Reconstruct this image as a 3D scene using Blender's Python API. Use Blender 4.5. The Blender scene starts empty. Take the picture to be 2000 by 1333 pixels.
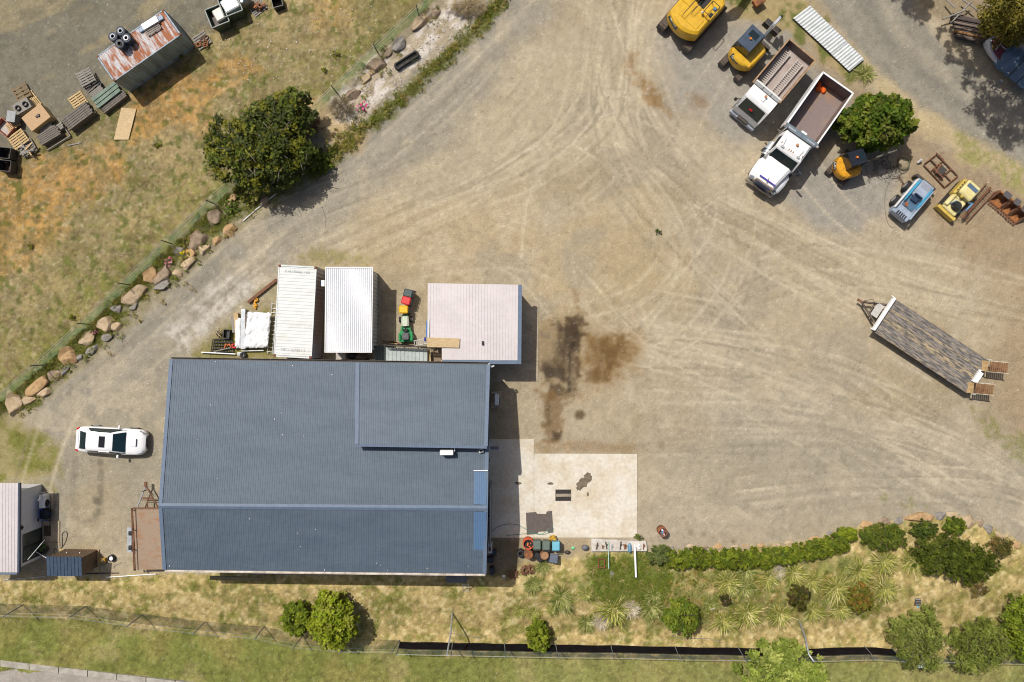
import bpy, math, random
import numpy as np
from mathutils import Vector, Matrix
PI = math.pi
R = math.radians
random.seed(7)
SC = bpy.context.scene
COL = SC.collection
# ------------------------------------------------------------------ camera, sky, sun, exposure
H, F = 55.0, 1556.0                      # drone height above the yard, focal length in photo pixels
cam_d = bpy.data.cameras.new("camera")
cam = bpy.data.objects.new("camera", cam_d)
COL.objects.link(cam)
cam.location = (0, 0, H)
cam_d.sensor_width = 36.0
cam_d.lens = 36.0 * F / 2000.0
cam_d.clip_end = 900
SC.camera = cam
SUNV = Vector((-0.37, 0.45, 1.0)).normalized()      # towards the sun (west of north-west, high)
SUN_EL = math.asin(SUNV.z)
SUN_AZ = math.atan2(SUNV.x, SUNV.y)
world = bpy.data.worlds.new("World")
SC.world = world
world.use_nodes = True
wn = world.node_tree
sky = wn.nodes.new("ShaderNodeTexSky")
sky.sky_type = 'NISHITA'
sky.sun_disc = False
sky.sun_elevation = SUN_EL
sky.sun_rotation = SUN_AZ
sky.air_density = 0.8
sky.dust_density = 4.0
sky.ozone_density = 0.3
wn.links.new(sky.outputs[0], wn.nodes["Background"].inputs[0])
wn.nodes["Background"].inputs[1].default_value = 0.085
sun_d = bpy.data.lights.new("sun", 'SUN')
sun_d.energy = 4.25
sun_d.angle = R(0.53)
sun_d.color = (1.0, 0.955, 0.89)
sun = bpy.data.objects.new("sun", sun_d)
COL.objects.link(sun)
sun.location = SUNV * 80
sun.rotation_euler = (-SUNV).to_track_quat('-Z', 'Y').to_euler()
vs = SC.view_settings
vs.view_transform = 'Standard'
vs.look = 'None'
vs.exposure = 0.0
vs.gamma = 1.0
vs.use_curve_mapping = False
SC.cycles.max_bounces = 6
SC.cycles.transparent_max_bounces = 8
SC.cycles.use_denoising = True
SC.cycles.filter_width = 1.05

# ------------------------------------------------------------------ helpers
def lin(c):
    c = c / 255.0
    return c / 12.92 if c <= 0.04045 else ((c + 0.055) / 1.055) ** 2.4
def D(r, g, b, k=1.33):                  # base colour of a surface that shows as this sRGB in full sun
    return (lin(r) / k, lin(g) / k, lin(b) / k)

def ss(a, b, x):
    t = np.clip((x - a) / (b - a), 0, 1)
    return t * t * (3 - 2 * t)

_rn = np.random.RandomState(11)
_LAT = _rn.rand(256, 256).astype(np.float32)
def vnoise(x, y, s, seed=0):
    x = x / s + seed * 17.31 + 300.0
    y = y / s + seed * 9.77 + 300.0
    xi = np.floor(x).astype(np.int64); yi = np.floor(y).astype(np.int64)
    fx = x - xi; fy = y - yi
    fx = fx * fx * (3 - 2 * fx); fy = fy * fy * (3 - 2 * fy)
    a = _LAT[xi % 256, yi % 256]; b = _LAT[(xi + 1) % 256, yi % 256]
    c = _LAT[xi % 256, (yi + 1) % 256]; d = _LAT[(xi + 1) % 256, (yi + 1) % 256]
    return (a * (1 - fx) + b * fx) * (1 - fy) + (c * (1 - fx) + d * fx) * fy
def fbm(x, y, s, seed=0, o=4):
    t = 0; a = 1.0; n = 0
    for i in range(o):
        t = t + a * vnoise(x, y, s, seed + i * 3.1); n += a
        a *= 0.55; s *= 0.5
    return t / n

# terrain: flat yard, field falling away beyond the north-west fence, bank falling to the south
FENCE_NW = [(-160, 935), (0, 787), (89, 713), (176, 634), (255, 557), (336, 477), (420, 397), (540, 292), (659, 183), (739, 105), (818, 31), (960, -102)]
_fx = np.array([(p[0] - 1000) * H / F for p in FENCE_NW]); _fy = np.array([(666.5 - p[1]) * H / F for p in FENCE_NW])
def hgt(x, y):
    x = np.asarray(x, dtype=np.float64); y = np.asarray(y, dtype=np.float64)
    yf = np.interp(x, _fx, _fy)
    yf = np.where(x < _fx[0], _fy[0] + (x - _fx[0]) * 0.93, np.where(x > _fx[-1], _fy[-1] + (x - _fx[-1]) * 0.93, yf))
    d = (y - yf) * 0.73
    z = -3.6 * ss(0.25, 1.5, d) - 2.3 * ss(1.5, 12, d)
    z = z - 1.2 * ss(-16.7, -21.0, y) - 0.5 * ss(-21, -26, y)
    z = z + 0.05 * (fbm(x, y, 3.0, 5) - 0.5)
    return z
def P(px, py, z=0.0):                    # point of the place at height z behind photo point
    return Vector(((px - 1000) * (H - z) / F, (666.5 - py) * (H - z) / F, z))
def G(px, py, up=0.0):                   # the same on the terrain
    z = 1.0
    for i in range(180):
        p = P(px, py, z)
        if float(hgt(p.x, p.y)) >= z: break
        z -= 0.05
    for i in range(3):
        p = P(px, py, z); z = float(hgt(p.x, p.y)) if abs(float(hgt(p.x, p.y)) - z) < .1 else z
    p = P(px, py, z); p.z += up
    return p
def GZ(x, y): return float(hgt(x, y))
def ang(p, q): return math.atan2(q[1] - p[1], q[0] - p[0])

def tag(o, label=None, cat=None, group=None, kind=None):
    if label: o["label"] = label
    if cat: o["category"] = cat
    if group: o["group"] = group
    if kind: o["kind"] = kind
    return o
def thing(name, label, cat, loc=(0, 0, 0), rz=0.0, group=None):
    o = bpy.data.objects.new(name, None)
    o.empty_display_size = 0.2
    COL.objects.link(o)
    o.location = loc; o.rotation_euler = (0, 0, rz)
    return tag(o, label, cat, group)
def kids(o): return [c for c in o.children]
def copy_tree(o, parent=None):
    c = o.copy(); COL.objects.link(c)
    if parent: c.parent = parent
    for ch in kids(o): copy_tree(ch, c)
    return c

class MB:
    def __init__(s): s.v = []; s.f = []; s.m = []; s.sm = []
    def add(s, vs, fs, mi=0, smooth=False, M=None):
        k = len(s.v)
        if M is not None: vs = [M @ Vector(v) for v in vs]
        s.v += [tuple(v) for v in vs]
        for f in fs:
            s.f.append([i + k for i in f]); s.m.append(mi); s.sm.append(smooth)
        return s
    def box(s, c, d, rz=0.0, ch=0.0, mi=0, rx=0.0, ry=0.0):
        x, y, z = d[0] / 2, d[1] / 2, d[2] / 2
        M = Matrix.Translation(c) @ Matrix.Rotation(rz, 4, 'Z') @ Matrix.Rotation(ry, 4, 'Y') @ Matrix.Rotation(rx, 4, 'X')
        if ch <= 0:
            vs = [(-x, -y, -z), (x, -y, -z), (x, y, -z), (-x, y, -z), (-x, -y, z), (x, -y, z), (x, y, z), (-x, y, z)]
            fs = [(3, 2, 1, 0), (4, 5, 6, 7), (0, 1, 5, 4), (1, 2, 6, 5), (2, 3, 7, 6), (3, 0, 4, 7)]
            return s.add(vs, fs, mi, False, M)
        a, b = x - ch, y - ch
        r0 = [(-x, -b), (-a, -y), (a, -y), (x, -b), (x, b), (a, y), (-a, y), (-x, b)]
        k = ch
        r1 = [(-x + k, -b), (-a, -y + k), (a, -y + k), (x - k, -b), (x - k, b), (a, y - k), (-a, y - k), (-x + k, b)]
        vs = [(p[0], p[1], -z) for p in r0] + [(p[0], p[1], z - ch) for p in r0] + [(p[0], p[1], z) for p in r1]
        fs = [tuple(range(7, -1, -1)), tuple(range(16, 24))]
        for l in (0, 8):
            for i in range(8):
                j = (i + 1) % 8
                fs.append((l + i, l + j, l + 8 + j, l + 8 + i))
        return s.add(vs, fs, mi, False, M)
    def cyl(s, a, b, r, r2=None, n=12, cap=True, mi=0, smooth=True):
        a = Vector(a); b = Vector(b); r2 = r if r2 is None else r2
        ax = (b - a).normalized()
        u = ax.orthogonal().normalized(); w = ax.cross(u)
        vs = []
        for p, q in ((a, r), (b, r2)):
            for i in range(n):
                t = 2 * PI * i / n
                vs.append(p + (u * math.cos(t) + w * math.sin(t)) * q)
        s.add(vs, [(i, (i + 1) % n, n + (i + 1) % n, n + i) for i in range(n)], mi, smooth)
        if cap: s.add(vs, [tuple(range(n - 1, -1, -1)), tuple(range(n, 2 * n))], mi, False)
        return s
    def ring(s, c, r0, r1, z0, z1, n=20, mi=0):        # hollow cylinder wall about z
        vs = []
        for rr, zz in ((r1, z0), (r1, z1), (r0, z1), (r0, z0)):
            for i in range(n):
                t = 2 * PI * i / n
                vs.append((c[0] + rr * math.cos(t), c[1] + rr * math.sin(t), c[2] + zz))
        fs = []
        for l in range(4):
            m = (l + 1) % 4
            for i in range(n):
                j = (i + 1) % n
                fs.append((l * n + i, l * n + j, m * n + j, m * n + i))
        return s.add(vs, fs, mi, True)
    def tube(s, pts, r, n=6, mi=0, rt=None):
        pts = [Vector(p) for p in pts]
        rings = []
        for i, p in enumerate(pts):
            t = (pts[min(i + 1, len(pts) - 1)] - pts[max(i - 1, 0)]).normalized()
            up = Vector((0, 0, 1)) if abs(t.z) < 0.95 else Vector((1, 0, 0))
            u = t.cross(up).normalized(); w = u.cross(t)
            q = r if rt is None else r + (rt - r) * i / max(1, len(pts) - 1)
            rings.append([p + (u * math.cos(2 * PI * k / n) + w * math.sin(2 * PI * k / n)) * q for k in range(n)])
        return s.loft(rings, True, mi, True)
    def loft(s, rings, cap=True, mi=0, smooth=False, closed=True):
        n = len(rings[0]); vs = [v for r_ in rings for v in r_]; fs = []
        for l in range(len(rings) - 1):
            for i in range(n if closed else n - 1):
                j = (i + 1) % n
                fs.append((l * n + i, l * n + j, (l + 1) * n + j, (l + 1) * n + i))
        s.add(vs, fs, mi, smooth)
        if cap and closed:
            k = (len(rings) - 1) * n
            s.add(vs, [tuple(range(n - 1, -1, -1)), tuple(range(k, k + n))], mi, False)
        return s
    def prism(s, poly, z0, z1, mi=0, top=None):
        n = len(poly); tp = top or poly
        vs = [(p[0], p[1], z0) for p in poly] + [(p[0], p[1], z1) for p in tp]
        fs = [tuple(range(n - 1, -1, -1)), tuple(range(n, 2 * n))] + [(i, (i + 1) % n, n + (i + 1) % n, n + i) for i in range(n)]
        return s.add(vs, fs, mi)
    def slabq(s, q, t, mi=0):                           # four 3-d corners (seen from above anticlockwise) with thickness t downwards
        q = [Vector(p) for p in q]; dn = Vector((0, 0, -t))
        vs = q + [p + dn for p in q]
        return s.add(vs, [(0, 1, 2, 3), (7, 6, 5, 4), (0, 4, 5, 1), (1, 5, 6, 2), (2, 6, 7, 3), (3, 7, 4, 0)], mi)
    def sheet(s, q, n, prof, mi=0, thick=0.0):          # corrugated sheet: q = A,B,C,D; ribs run A->D, repeat n times from A to B; prof = [(t, h)]
        A, B, Cc, Dd = [Vector(p) for p in q]
        nr = (B - A).cross(Dd - A).normalized()
        us = []
        for i in range(n):
            for t, h in prof: us.append(((i + t) / n, h))
        us.append((1.0, prof[0][1]))
        vs = []
        for u, h in us:
            vs.append(A.lerp(B, u) + nr * h); vs.append(Dd.lerp(Cc, u) + nr * h)
        fs = [(2 * i, 2 * i + 2, 2 * i + 3, 2 * i + 1) for i in range(len(us) - 1)]
        s.add(vs, fs, mi)
        if thick:
            lo = [A - nr * thick, B - nr * thick, Cc - nr * thick, Dd - nr * thick]
            s.add(lo, [(3, 2, 1, 0)], mi)
            k = [A, B, Cc, Dd] + lo
            s.add(k, [(0, 4, 5, 1), (1, 5, 6, 2), (2, 6, 7, 3), (3, 7, 4, 0)], mi)
        return s
    def ball(s, c, r, n=10, mi=0, sc=(1, 1, 1), half=False):
        rings = []
        m = n // 2
        for i in range(m + 1):
            ph = PI * i / m if not half else PI / 2 * i / m
            rr = max(1e-3, math.sin(ph))
            rings.append([(c[0] + r * sc[0] * rr * math.cos(2 * PI * k / n), c[1] + r * sc[1] * rr * math.sin(2 * PI * k / n), c[2] + r * sc[2] * math.cos(ph)) for k in range(n)])
        rings = rings[::-1]
        return s.loft(rings, True, mi, True)
    def build(s, name, mats, parent=None, loc=None, rot=None, off=False):
        if not isinstance(mats, (list, tuple)): mats = [mats]
        me = bpy.data.meshes.new(name)
        me.from_pydata([tuple(v) for v in s.v], [], s.f)
        for m in mats: me.materials.append(m)
        if s.f:
            me.polygons.foreach_set("material_index", s.m)
            me.polygons.foreach_set("use_smooth", s.sm)
        me.update()
        o = bpy.data.objects.new(name, me)
        COL.objects.link(o)
        if parent is not None:
            o.parent = parent
            if off: o.location = -parent.location
        if loc is not None: o.location = loc
        if rot is not None: o.rotation_euler = rot
        return o

def np_mesh(name, V, Fc, mats, parent=None, cols=None, smooth=False, k=3):
    """V (n,3), Fc (m,k) arrays -> mesh object; cols (n,3) per-vertex colour attribute 'tint'"""
    me = bpy.data.meshes.new(name)
    me.vertices.add(len(V)); me.vertices.foreach_set("co", np.asarray(V, dtype=np.float32).ravel())
    me.loops.add(Fc.size); me.loops.foreach_set("vertex_index", Fc.astype(np.int32).ravel())
    me.polygons.add(len(Fc))
    me.polygons.foreach_set("loop_start", np.arange(0, Fc.size, k, dtype=np.int32))
    me.polygons.foreach_set("loop_total", np.full(len(Fc), k, dtype=np.int32))
    if smooth: me.polygons.foreach_set("use_smooth", np.ones(len(Fc), dtype=bool))
    me.update(calc_edges=True)
    if cols is not None:
        at = me.color_attributes.new("tint", 'FLOAT_COLOR', 'POINT')
        c4 = np.ones((len(V), 4), dtype=np.float32); c4[:, :cols.shape[1]] = cols
        at.data.foreach_set("color", c4.ravel())
    for m in (mats if isinstance(mats, (list, tuple)) else [mats]): me.materials.append(m)
    o = bpy.data.objects.new(name, me); COL.objects.link(o)
    if parent is not None: o.parent = parent
    return o

# ------------------------------------------------------------------ materials
_MC = {}
def M(name, c1, c2=None, scale=4.0, rough=0.6, metal=0.0, lo=0.4, hi=0.62, bump=0.0, stretch=(1, 1, 1), spec=0.4, detail=7.0, var=0.10, coat=0.0):
    if name in _MC: return _MC[name]
    m = bpy.data.materials.new(name); m.use_nodes = True
    nt = m.node_tree; N = nt.nodes; L = nt.links
    b = N["Principled BSDF"]
    b.inputs["Roughness"].default_value = rough
    b.inputs["Metallic"].default_value = metal
    b.inputs["Specular IOR Level"].default_value = spec
    b.inputs["Coat Weight"].default_value = coat
    tc = N.new("ShaderNodeTexCoord"); mp = N.new("ShaderNodeMapping")
    mp.inputs["Scale"].default_value = stretch
    L.new(tc.outputs["Object"], mp.inputs["Vector"])
    n1 = N.new("ShaderNodeTexNoise"); n1.inputs["Scale"].default_value = scale; n1.inputs["Detail"].default_value = detail; n1.inputs["Roughness"].default_value = 0.62
    L.new(mp.outputs[0], n1.inputs["Vector"])
    rp = N.new("ShaderNodeValToRGB")
    rp.color_ramp.elements[0].position = lo; rp.color_ramp.elements[1].position = hi
    c2 = c2 or tuple(x * 0.8 for x in c1)
    rp.color_ramp.elements[0].color = (*c1, 1); rp.color_ramp.elements[1].color = (*c2, 1)
    L.new(n1.outputs["Fac"], rp.inputs["Fac"])
    n2 = N.new("ShaderNodeTexNoise"); n2.inputs["Scale"].default_value = scale * 7.3; n2.inputs["Detail"].default_value = 4
    L.new(mp.outputs[0], n2.inputs["Vector"])
    mr = N.new("ShaderNodeMapRange"); mr.inputs["From Min"].default_value = 0.3; mr.inputs["From Max"].default_value = 0.7
    mr.inputs["To Min"].default_value = 1 - var; mr.inputs["To Max"].default_value = 1 + var
    L.new(n2.outputs["Fac"], mr.inputs["Value"])
    mx = N.new("ShaderNodeMix"); mx.data_type = 'RGBA'; mx.blend_type = 'MULTIPLY'; mx.inputs["Factor"].default_value = 1.0
    L.new(rp.outputs["Color"], mx.inputs["A"]); L.new(mr.outputs[0], mx.inputs["B"])
    L.new(mx.outputs["Result"], b.inputs["Base Color"])
    if bump:
        bp = N.new("ShaderNodeBump"); bp.inputs["Strength"].default_value = bump; bp.inputs["Distance"].default_value = 0.02
        L.new(n2.outputs["Fac"], bp.inputs["Height"]); L.new(bp.outputs[0], b.inputs["Normal"])
    _MC[name] = m
    return m
def tint_mat(name, rough=0.8, transl=0.25, spec=0.15):
    if name in _MC: return _MC[name]
    m = bpy.data.materials.new(name); m.use_nodes = True
    nt = m.node_tree; N = nt.nodes; L = nt.links
    b = N["Principled BSDF"]; b.inputs["Roughness"].default_value = rough; b.inputs["Specular IOR Level"].default_value = spec
    at = N.new("ShaderNodeAttribute"); at.attribute_name = "tint"
    L.new(at.outputs["Color"], b.inputs["Base Color"])
    if transl:
        t = N.new("ShaderNodeBsdfTranslucent"); L.new(at.outputs["Color"], t.inputs["Color"])
        mx = N.new("ShaderNodeMixShader"); mx.inputs[0].default_value = transl
        L.new(b.outputs[0], mx.inputs[1]); L.new(t.outputs[0], mx.inputs[2])
        L.new(mx.outputs[0], N["Material Output"].inputs["Surface"])
    _MC[name] = m
    return m
def mesh_mat(name, col, dens):                         # wire mesh and shade cloth: threads and open gaps
    m = bpy.data.materials.new(name); m.use_nodes = True
    nt = m.node_tree; N = nt.nodes; L = nt.links
    b = N["Principled BSDF"]; b.inputs["Base Color"].default_value = (*col, 1); b.inputs["Roughness"].default_value = 0.7
    t = N.new("ShaderNodeBsdfTransparent"); mx = N.new("ShaderNodeMixShader")
    tc = N.new("ShaderNodeTexCoord"); n1 = N.new("ShaderNodeTexNoise"); n1.inputs["Scale"].default_value = 1.3; n1.inputs["Detail"].default_value = 5
    L.new(tc.outputs["Object"], n1.inputs["Vector"])
    mr = N.new("ShaderNodeMapRange"); mr.inputs["From Min"].default_value = 0.35; mr.inputs["From Max"].default_value = 0.65
    mr.inputs["To Min"].default_value = dens * 0.55; mr.inputs["To Max"].default_value = min(1, dens * 1.5)
    L.new(n1.outputs["Fac"], mr.inputs["Value"]); L.new(mr.outputs[0], mx.inputs[0])
    tl = N.new("ShaderNodeBsdfTranslucent"); tl.inputs[0].default_value = (*col, 1); m2 = N.new("ShaderNodeMixShader"); m2.inputs[0].default_value = .6
    L.new(b.outputs[0], m2.inputs[1]); L.new(tl.outputs[0], m2.inputs[2])
    L.new(t.outputs[0], mx.inputs[1]); L.new(m2.outputs[0], mx.inputs[2]); L.new(mx.outputs[0], N["Material Output"].inputs["Surface"])
    return m
def glass(name, col, rough=0.06):
    return M(name, col, col, rough=rough, spec=0.7, var=0.02)

white_paint = M("white_paint", (0.78, 0.78, 0.77), (0.70, 0.70, 0.69), scale=1.5, rough=0.35, var=0.03)
off_white = M("off_white", (0.62, 0.62, 0.59), (0.52, 0.52, 0.5), rough=0.5, var=0.05)
black_rubber = M("black_rubber", (0.018, 0.018, 0.019), (0.03, 0.029, 0.027), rough=0.75)
black_plastic = M("black_plastic", (0.015, 0.015, 0.017), (0.025, 0.025, 0.026), rough=0.45)
dark_steel = M("dark_steel", (0.05, 0.048, 0.046), (0.09, 0.07, 0.055), rough=0.6, metal=0.3, scale=6)
galv = M("galvanised", (0.42, 0.44, 0.46), (0.33, 0.35, 0.37), rough=0.42, metal=0.35, scale=3)
rust = M("rust", (0.13, 0.055, 0.03), (0.2, 0.1, 0.055), rough=0.85, scale=5, bump=0.3, var=0.25)
rust_bright = M("rust_bright", (0.33, 0.13, 0.035), (0.15, 0.06, 0.03), rough=0.85, scale=4, bump=0.3, var=0.3)
timber_grey = M("timber_grey", D(166, 160, 152), D(128, 122, 114), rough=0.85, scale=5, stretch=(1, 8, 8), var=0.22)
timber_dark = M("timber_dark", D(138, 130, 121), D(98, 91, 84), rough=0.85, scale=5, stretch=(1, 8, 8), var=0.25)
timber_new = M("timber_new", D(214, 186, 136), D(190, 158, 108), rough=0.75, scale=4, stretch=(1, 7, 7), var=0.12)
plywood = M("plywood", D(212, 188, 146), D(194, 166, 122), rough=0.75, scale=3, stretch=(1, 6, 6), var=0.10)
glass_dark = glass("glass_dark", (0.008, 0.018, 0.022))
cat_yellow = M("machine_yellow", (0.60, 0.36, 0.022), (0.52, 0.30, 0.02), rough=0.36, scale=3, var=0.05)
cat_yellow2 = M("machine_yellow_worn", (0.62, 0.30, 0.012), (0.47, 0.21, 0.012), rough=0.42, scale=4, var=0.08)
orange_lamp = M("orange_lamp", (0.7, 0.2, 0.02), rough=0.2)
chrome = M("chrome", (0.6, 0.6, 0.6), rough=0.12, metal=0.9, var=0.02)
# ------------------------------------------------------------------ the ground: colours of gravel, dirt, grass and oil laid out in metres of the yard
X0, Y0, ST = -200, -200, 2
GX, GY = np.meshgrid(np.arange(X0, 2201, ST, dtype=np.float32), np.arange(Y0, 1534, ST, dtype=np.float32))
GHh, GWw = GX.shape
def up4(a):
    h, w = a.shape
    ys = np.linspace(0, h - 1, GHh); xs = np.linspace(0, w - 1, GWw)
    yi = np.minimum(ys.astype(int), h - 2); xi = np.minimum(xs.astype(int), w - 2)
    fy = (ys - yi)[:, None]; fx = (xs - xi)[None, :]
    r0 = a[yi][:, xi] * (1 - fx) + a[yi][:, xi + 1] * fx
    r1 = a[yi + 1][:, xi] * (1 - fx) + a[yi + 1][:, xi + 1] * fx
    return r0 * (1 - fy) + r1 * fy
CX, CY = np.meshgrid(np.linspace(X0, GX[0, -1], 301), np.linspace(Y0, GY[-1, 0], 217))
def sdf(pts, closed=True):
    d2 = np.full(CX.shape, 1e12); ins = np.zeros(CX.shape, dtype=bool)
    n = len(pts)
    for i in range(n if closed else n - 1):
        ax, ay = pts[i]; bx, by = pts[(i + 1) % n]
        ex, ey = bx - ax, by - ay
        t = np.clip(((CX - ax) * ex + (CY - ay) * ey) / (ex * ex + ey * ey + 1e-9), 0, 1)
        d2 = np.minimum(d2, (CX - ax - t * ex) ** 2 + (CY - ay - t * ey) ** 2)
        if closed:
            c = ((ay > CY) != (by > CY)) & (CX < (bx - ax) * (CY - ay) / ((by - ay) if by != ay else 1e-9) + ax)
            ins ^= c
    d = np.sqrt(d2)
    return up4(np.where(ins, d, -d) if closed else d)
NZ = {s: fbm(GX, GY, s, s) for s in (10, 26, 70, 180)}
NF = fbm(GX, GY, 7, 91, 3)
NG = np.random.RandomState(5).rand(GHh, GWw).astype(np.float32)
def pm(pts, feather=14, amp=30, s=26):          # soft-edged region, positive inside
    return ss(-feather, feather, sdf(pts) + (NZ[s] - 0.5) * 2 * amp)
def lm(pts, width, feather=10, amp=20, s=26):   # band along a line
    return ss(-feather, feather, width - sdf(pts, False) + (NZ[s] - 0.5) * 2 * amp)
CC = np.zeros((GHh, GWw, 3), dtype=np.float32)
def C(*a): return np.array(D(*a), dtype=np.float32)
def lay(mask, c):
    global CC
    CC = CC + (c - CC) * mask[..., None]
# yard gravel
CC[:] = C(182, 167, 138)
lay(ss(.38, .66, NZ[180]), C(170, 155, 125))
lay(ss(.45, .7, fbm(GX, GY, 120, 33)) * .6, C(186, 172, 148))
lay(pm([(1380, 760), (2100, 860), (2100, 1060), (1250, 1080), (1250, 900)], 80, 60, 70) * .8, C(173, 163, 141))
lay(pm([(1000, 60), (1280, 20), (1260, 300), (1000, 330), (700, 440), (560, 480), (560, 430), (760, 290)], 50, 50, 70) * .75, C(190, 176, 147))
lay(pm([(700, 390), (1050, 380), (1100, 480), (900, 540), (700, 520)], 40, 50, 70) * .6, C(187, 168, 132))
lay(pm([(1020, 440), (1250, 380), (1330, 560), (1100, 620), (1020, 600)], 40, 50, 70) * .6, C(188, 168, 130))
# driveway along the rock wall: grey wheel bands
DRV = [(60, 1000), (130, 800), (250, 690), (420, 540), (560, 420), (700, 300), (850, 160), (1010, 0), (1080, -80)]
lay(lm(DRV, 84, 34, 34, 70) * .8, C(158, 152, 136)); lay(lm([(p[0] - 14, p[1] - 9) for p in DRV], 30, 16, 22, 26) * .6, C(144, 139, 125))
lay(lm([(p[0] + 18, p[1] + 10) for p in DRV], 9, 12, 16) * .6, C(178, 170, 150))
lay(lm([(p[0] - 26, p[1] - 16) for p in DRV], 6, 10, 14) * .45, C(172, 163, 140))
lay(pm([(330, 640), (480, 520), (560, 500), (540, 540), (470, 600), (400, 700), (340, 690)], 24, 40) * .75 * ss(.3, .6, NZ[10]), C(206, 199, 186))
lay(pm([(140, 820), (330, 700), (330, 1000), (240, 1060), (140, 1060), (110, 950)], 40, 30) * .6, C(168, 157, 130))
lay(pm([(60, 860), (140, 760), (320, 700), (325, 1000), (260, 1070), (230, 900), (150, 860), (110, 1000)], 40, 40, 70) * .65, C(158, 151, 134))
lay(ss(.54, .66, fbm(GX, GY, 150, 133)) * .5, C(160, 152, 133)); lay(ss(.58, .68, fbm(GX, GY, 60, 173)) * .4, C(196, 182, 154))
# grey compacted hardstand near the machines
lay(pm([(1290, 70), (1420, 40), (1560, 60), (1560, 180), (1440, 300), (1370, 240), (1300, 180)], 34, 34, 70) * .85, C(162, 157, 145))
lay(pm([(1580, 330), (1680, 290), (1760, 330), (1740, 420), (1680, 450), (1600, 440), (1540, 390)], 24, 24, 70) * .85, C(160, 155, 144))
lay(pm([(1560, 110), (1690, 170), (1640, 260), (1560, 330), (1500, 300)], 20, 20) * .8, C(150, 147, 138))
lay(lm([(970, 130), (860, 260), (760, 330)], 24, 30, 30) * .5, C(150, 144, 128))
# brown dirt by the eastern edge
EAST = [(1600, 30), (1690, 150), (1800, 250), (1900, 300), (2100, 380), (2200, 900), (2030, 900), (1930, 800), (1980, 560), (1830, 470), (1780, 420), (1760, 320), (1660, 200), (1580, 110)]
lay(pm(EAST, 26, 36) * .8, C(160, 140, 111))
lay(pm([(1880, 430), (2100, 500), (2100, 900), (1980, 840), (1950, 700), (1900, 560)], 50, 50, 70) * .6, C(172, 153, 122))
# NE gravel road and its straw verge
ROAD_NE = [(1560, -200), (1600, 0), (1660, 80), (1720, 140), (1800, 205), (1890, 262), (2000, 322), (2250, 440), (2250, 120), (2050, 120), (1960, 170), (1860, 110), (1790, 30), (1740, -200)]
lay(lm([(1640, 110), (1700, 150), (1790, 225), (1880, 275), (2000, 350), (2150, 420)], 26, 14, 26) * .8, C(196, 178, 138))
VERGE = lm([(1890, 280), (1960, 330), (2060, 390)], 22, 12, 26)
lay(VERGE * .8 * ss(.35, .6, NZ[10]), C(150, 148, 86))
lay(pm(ROAD_NE, 10, 10, 10), C(149, 143, 128))
lay(pm(ROAD_NE, 10, 10, 10) * lm([(1690, -60), (1760, 70), (1880, 180), (2030, 270)], 9, 12, 14) * .85, C(172, 163, 143)); lay(pm(ROAD_NE, 10, 10, 10) * lm([(1660, -60), (1730, 80), (1850, 190), (2020, 285)], 8, 10, 14) * .6, C(134, 129, 117))
lay(pm(ROAD_NE, 10, 10, 10) * lm([(1620, -60), (1690, 80), (1810, 195), (2000, 300)], 8, 12, 14) * .6, C(166, 159, 142))
lay(pm([(1790, 20), (1870, 60), (2010, 150), (2250, 200), (2250, -200), (1750, -200)], 16, 24) * .85, C(150, 134, 106))
NEG = pm([(1430, -40), (1560, -30), (1610, 40), (1680, 140), (1655, 160), (1560, 70), (1500, 60), (1420, 30)], 10, 26)
lay(NEG * .85, C(170, 152, 104))
GN_ne = NEG * ss(.46, .62, NZ[26])
lay(GN_ne * .85, C(112, 120, 62))
# field beyond the fence
fpx = [p for p in FENCE_NW]
FIELD = [(-400, 1200)] + fpx + [(1100, -400), (-400, -400)]
fm = ss(-3, 3, sdf(FIELD))
fc = np.zeros_like(CC); fc[:] = C(149, 135, 98)
def flay(mask, c):
    global fc
    fc = fc + (c - fc) * mask[..., None]
flay(ss(.40, .62, NZ[180]) * .8, C(136, 127, 83))
flay(ss(.46, .7, NZ[10] * .6 + NZ[26] * .4) * .75, C(114, 114, 60))
flay(ss(.52, .72, NZ[70]) * .75, C(166, 147, 105))
flay(pm([(300, 140), (520, 60), (700, -60), (420, -60), (300, 60)], 40, 50, 70) * .35, C(185, 165, 120))
for q, k in (([(-60, 330), (110, 300), (220, 290), (250, 330), (160, 400), (60, 440), (-60, 420)], .8), ([(270, 150), (380, 130), (430, 170), (400, 260), (330, 250), (260, 270), (240, 200)], .85),
             ([(-60, 440), (90, 400), (140, 440), (60, 520), (-60, 560)], .6), ([(380, 160), (460, 100), (500, 130), (420, 200)], .7), ([(600, -20), (680, -40), (700, 30), (610, 60)], .35)):
    flay(pm(q, 22, 34) * k * (.55 + .45 * ss(.3, .6, NZ[10])), C(188, 147, 88))
flay(lm([(690, 150), (560, 290), (420, 380), (300, 470), (180, 590), (60, 690), (-60, 780)], 44, 40, 40, 70) * .55 * ss(.35, .6, NZ[10]), C(128, 128, 66))
flay(ss(.60, .70, fbm(GX, GY, 13, 207, 3)) * .75, C(98, 106, 50)); flay(ss(.64, .72, fbm(GX, GY, 6, 311, 3)) * .5, C(184, 172, 140)); flay(ss(.56, .7, fbm(GX, GY, 20, 411, 3)) * .55, C(126, 112, 74))
# grey gravel at the pallets
GRV = [(-400, 330), (0, 300), (140, 232), (210, 190), (330, 120), (380, 70), (430, 30), (500, -20), (560, -300), (-400, -300)]
gm = pm(GRV, 22, 26)
flay(gm, C(131, 126, 110))
flay(gm * ss(.45, .66, fbm(GX + GY * .55, GY * 2.4 + GX * .9, 90, 41)) * .75, C(158, 146, 114))
flay(gm * ss(.5, .7, NZ[26]) * .4, C(104, 100, 90))
FIELDMASK = fm
fc = fc * (.90 + .05 * gm[..., None])
CC = CC * (1 - fm[..., None]) + fc * fm[..., None]
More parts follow.
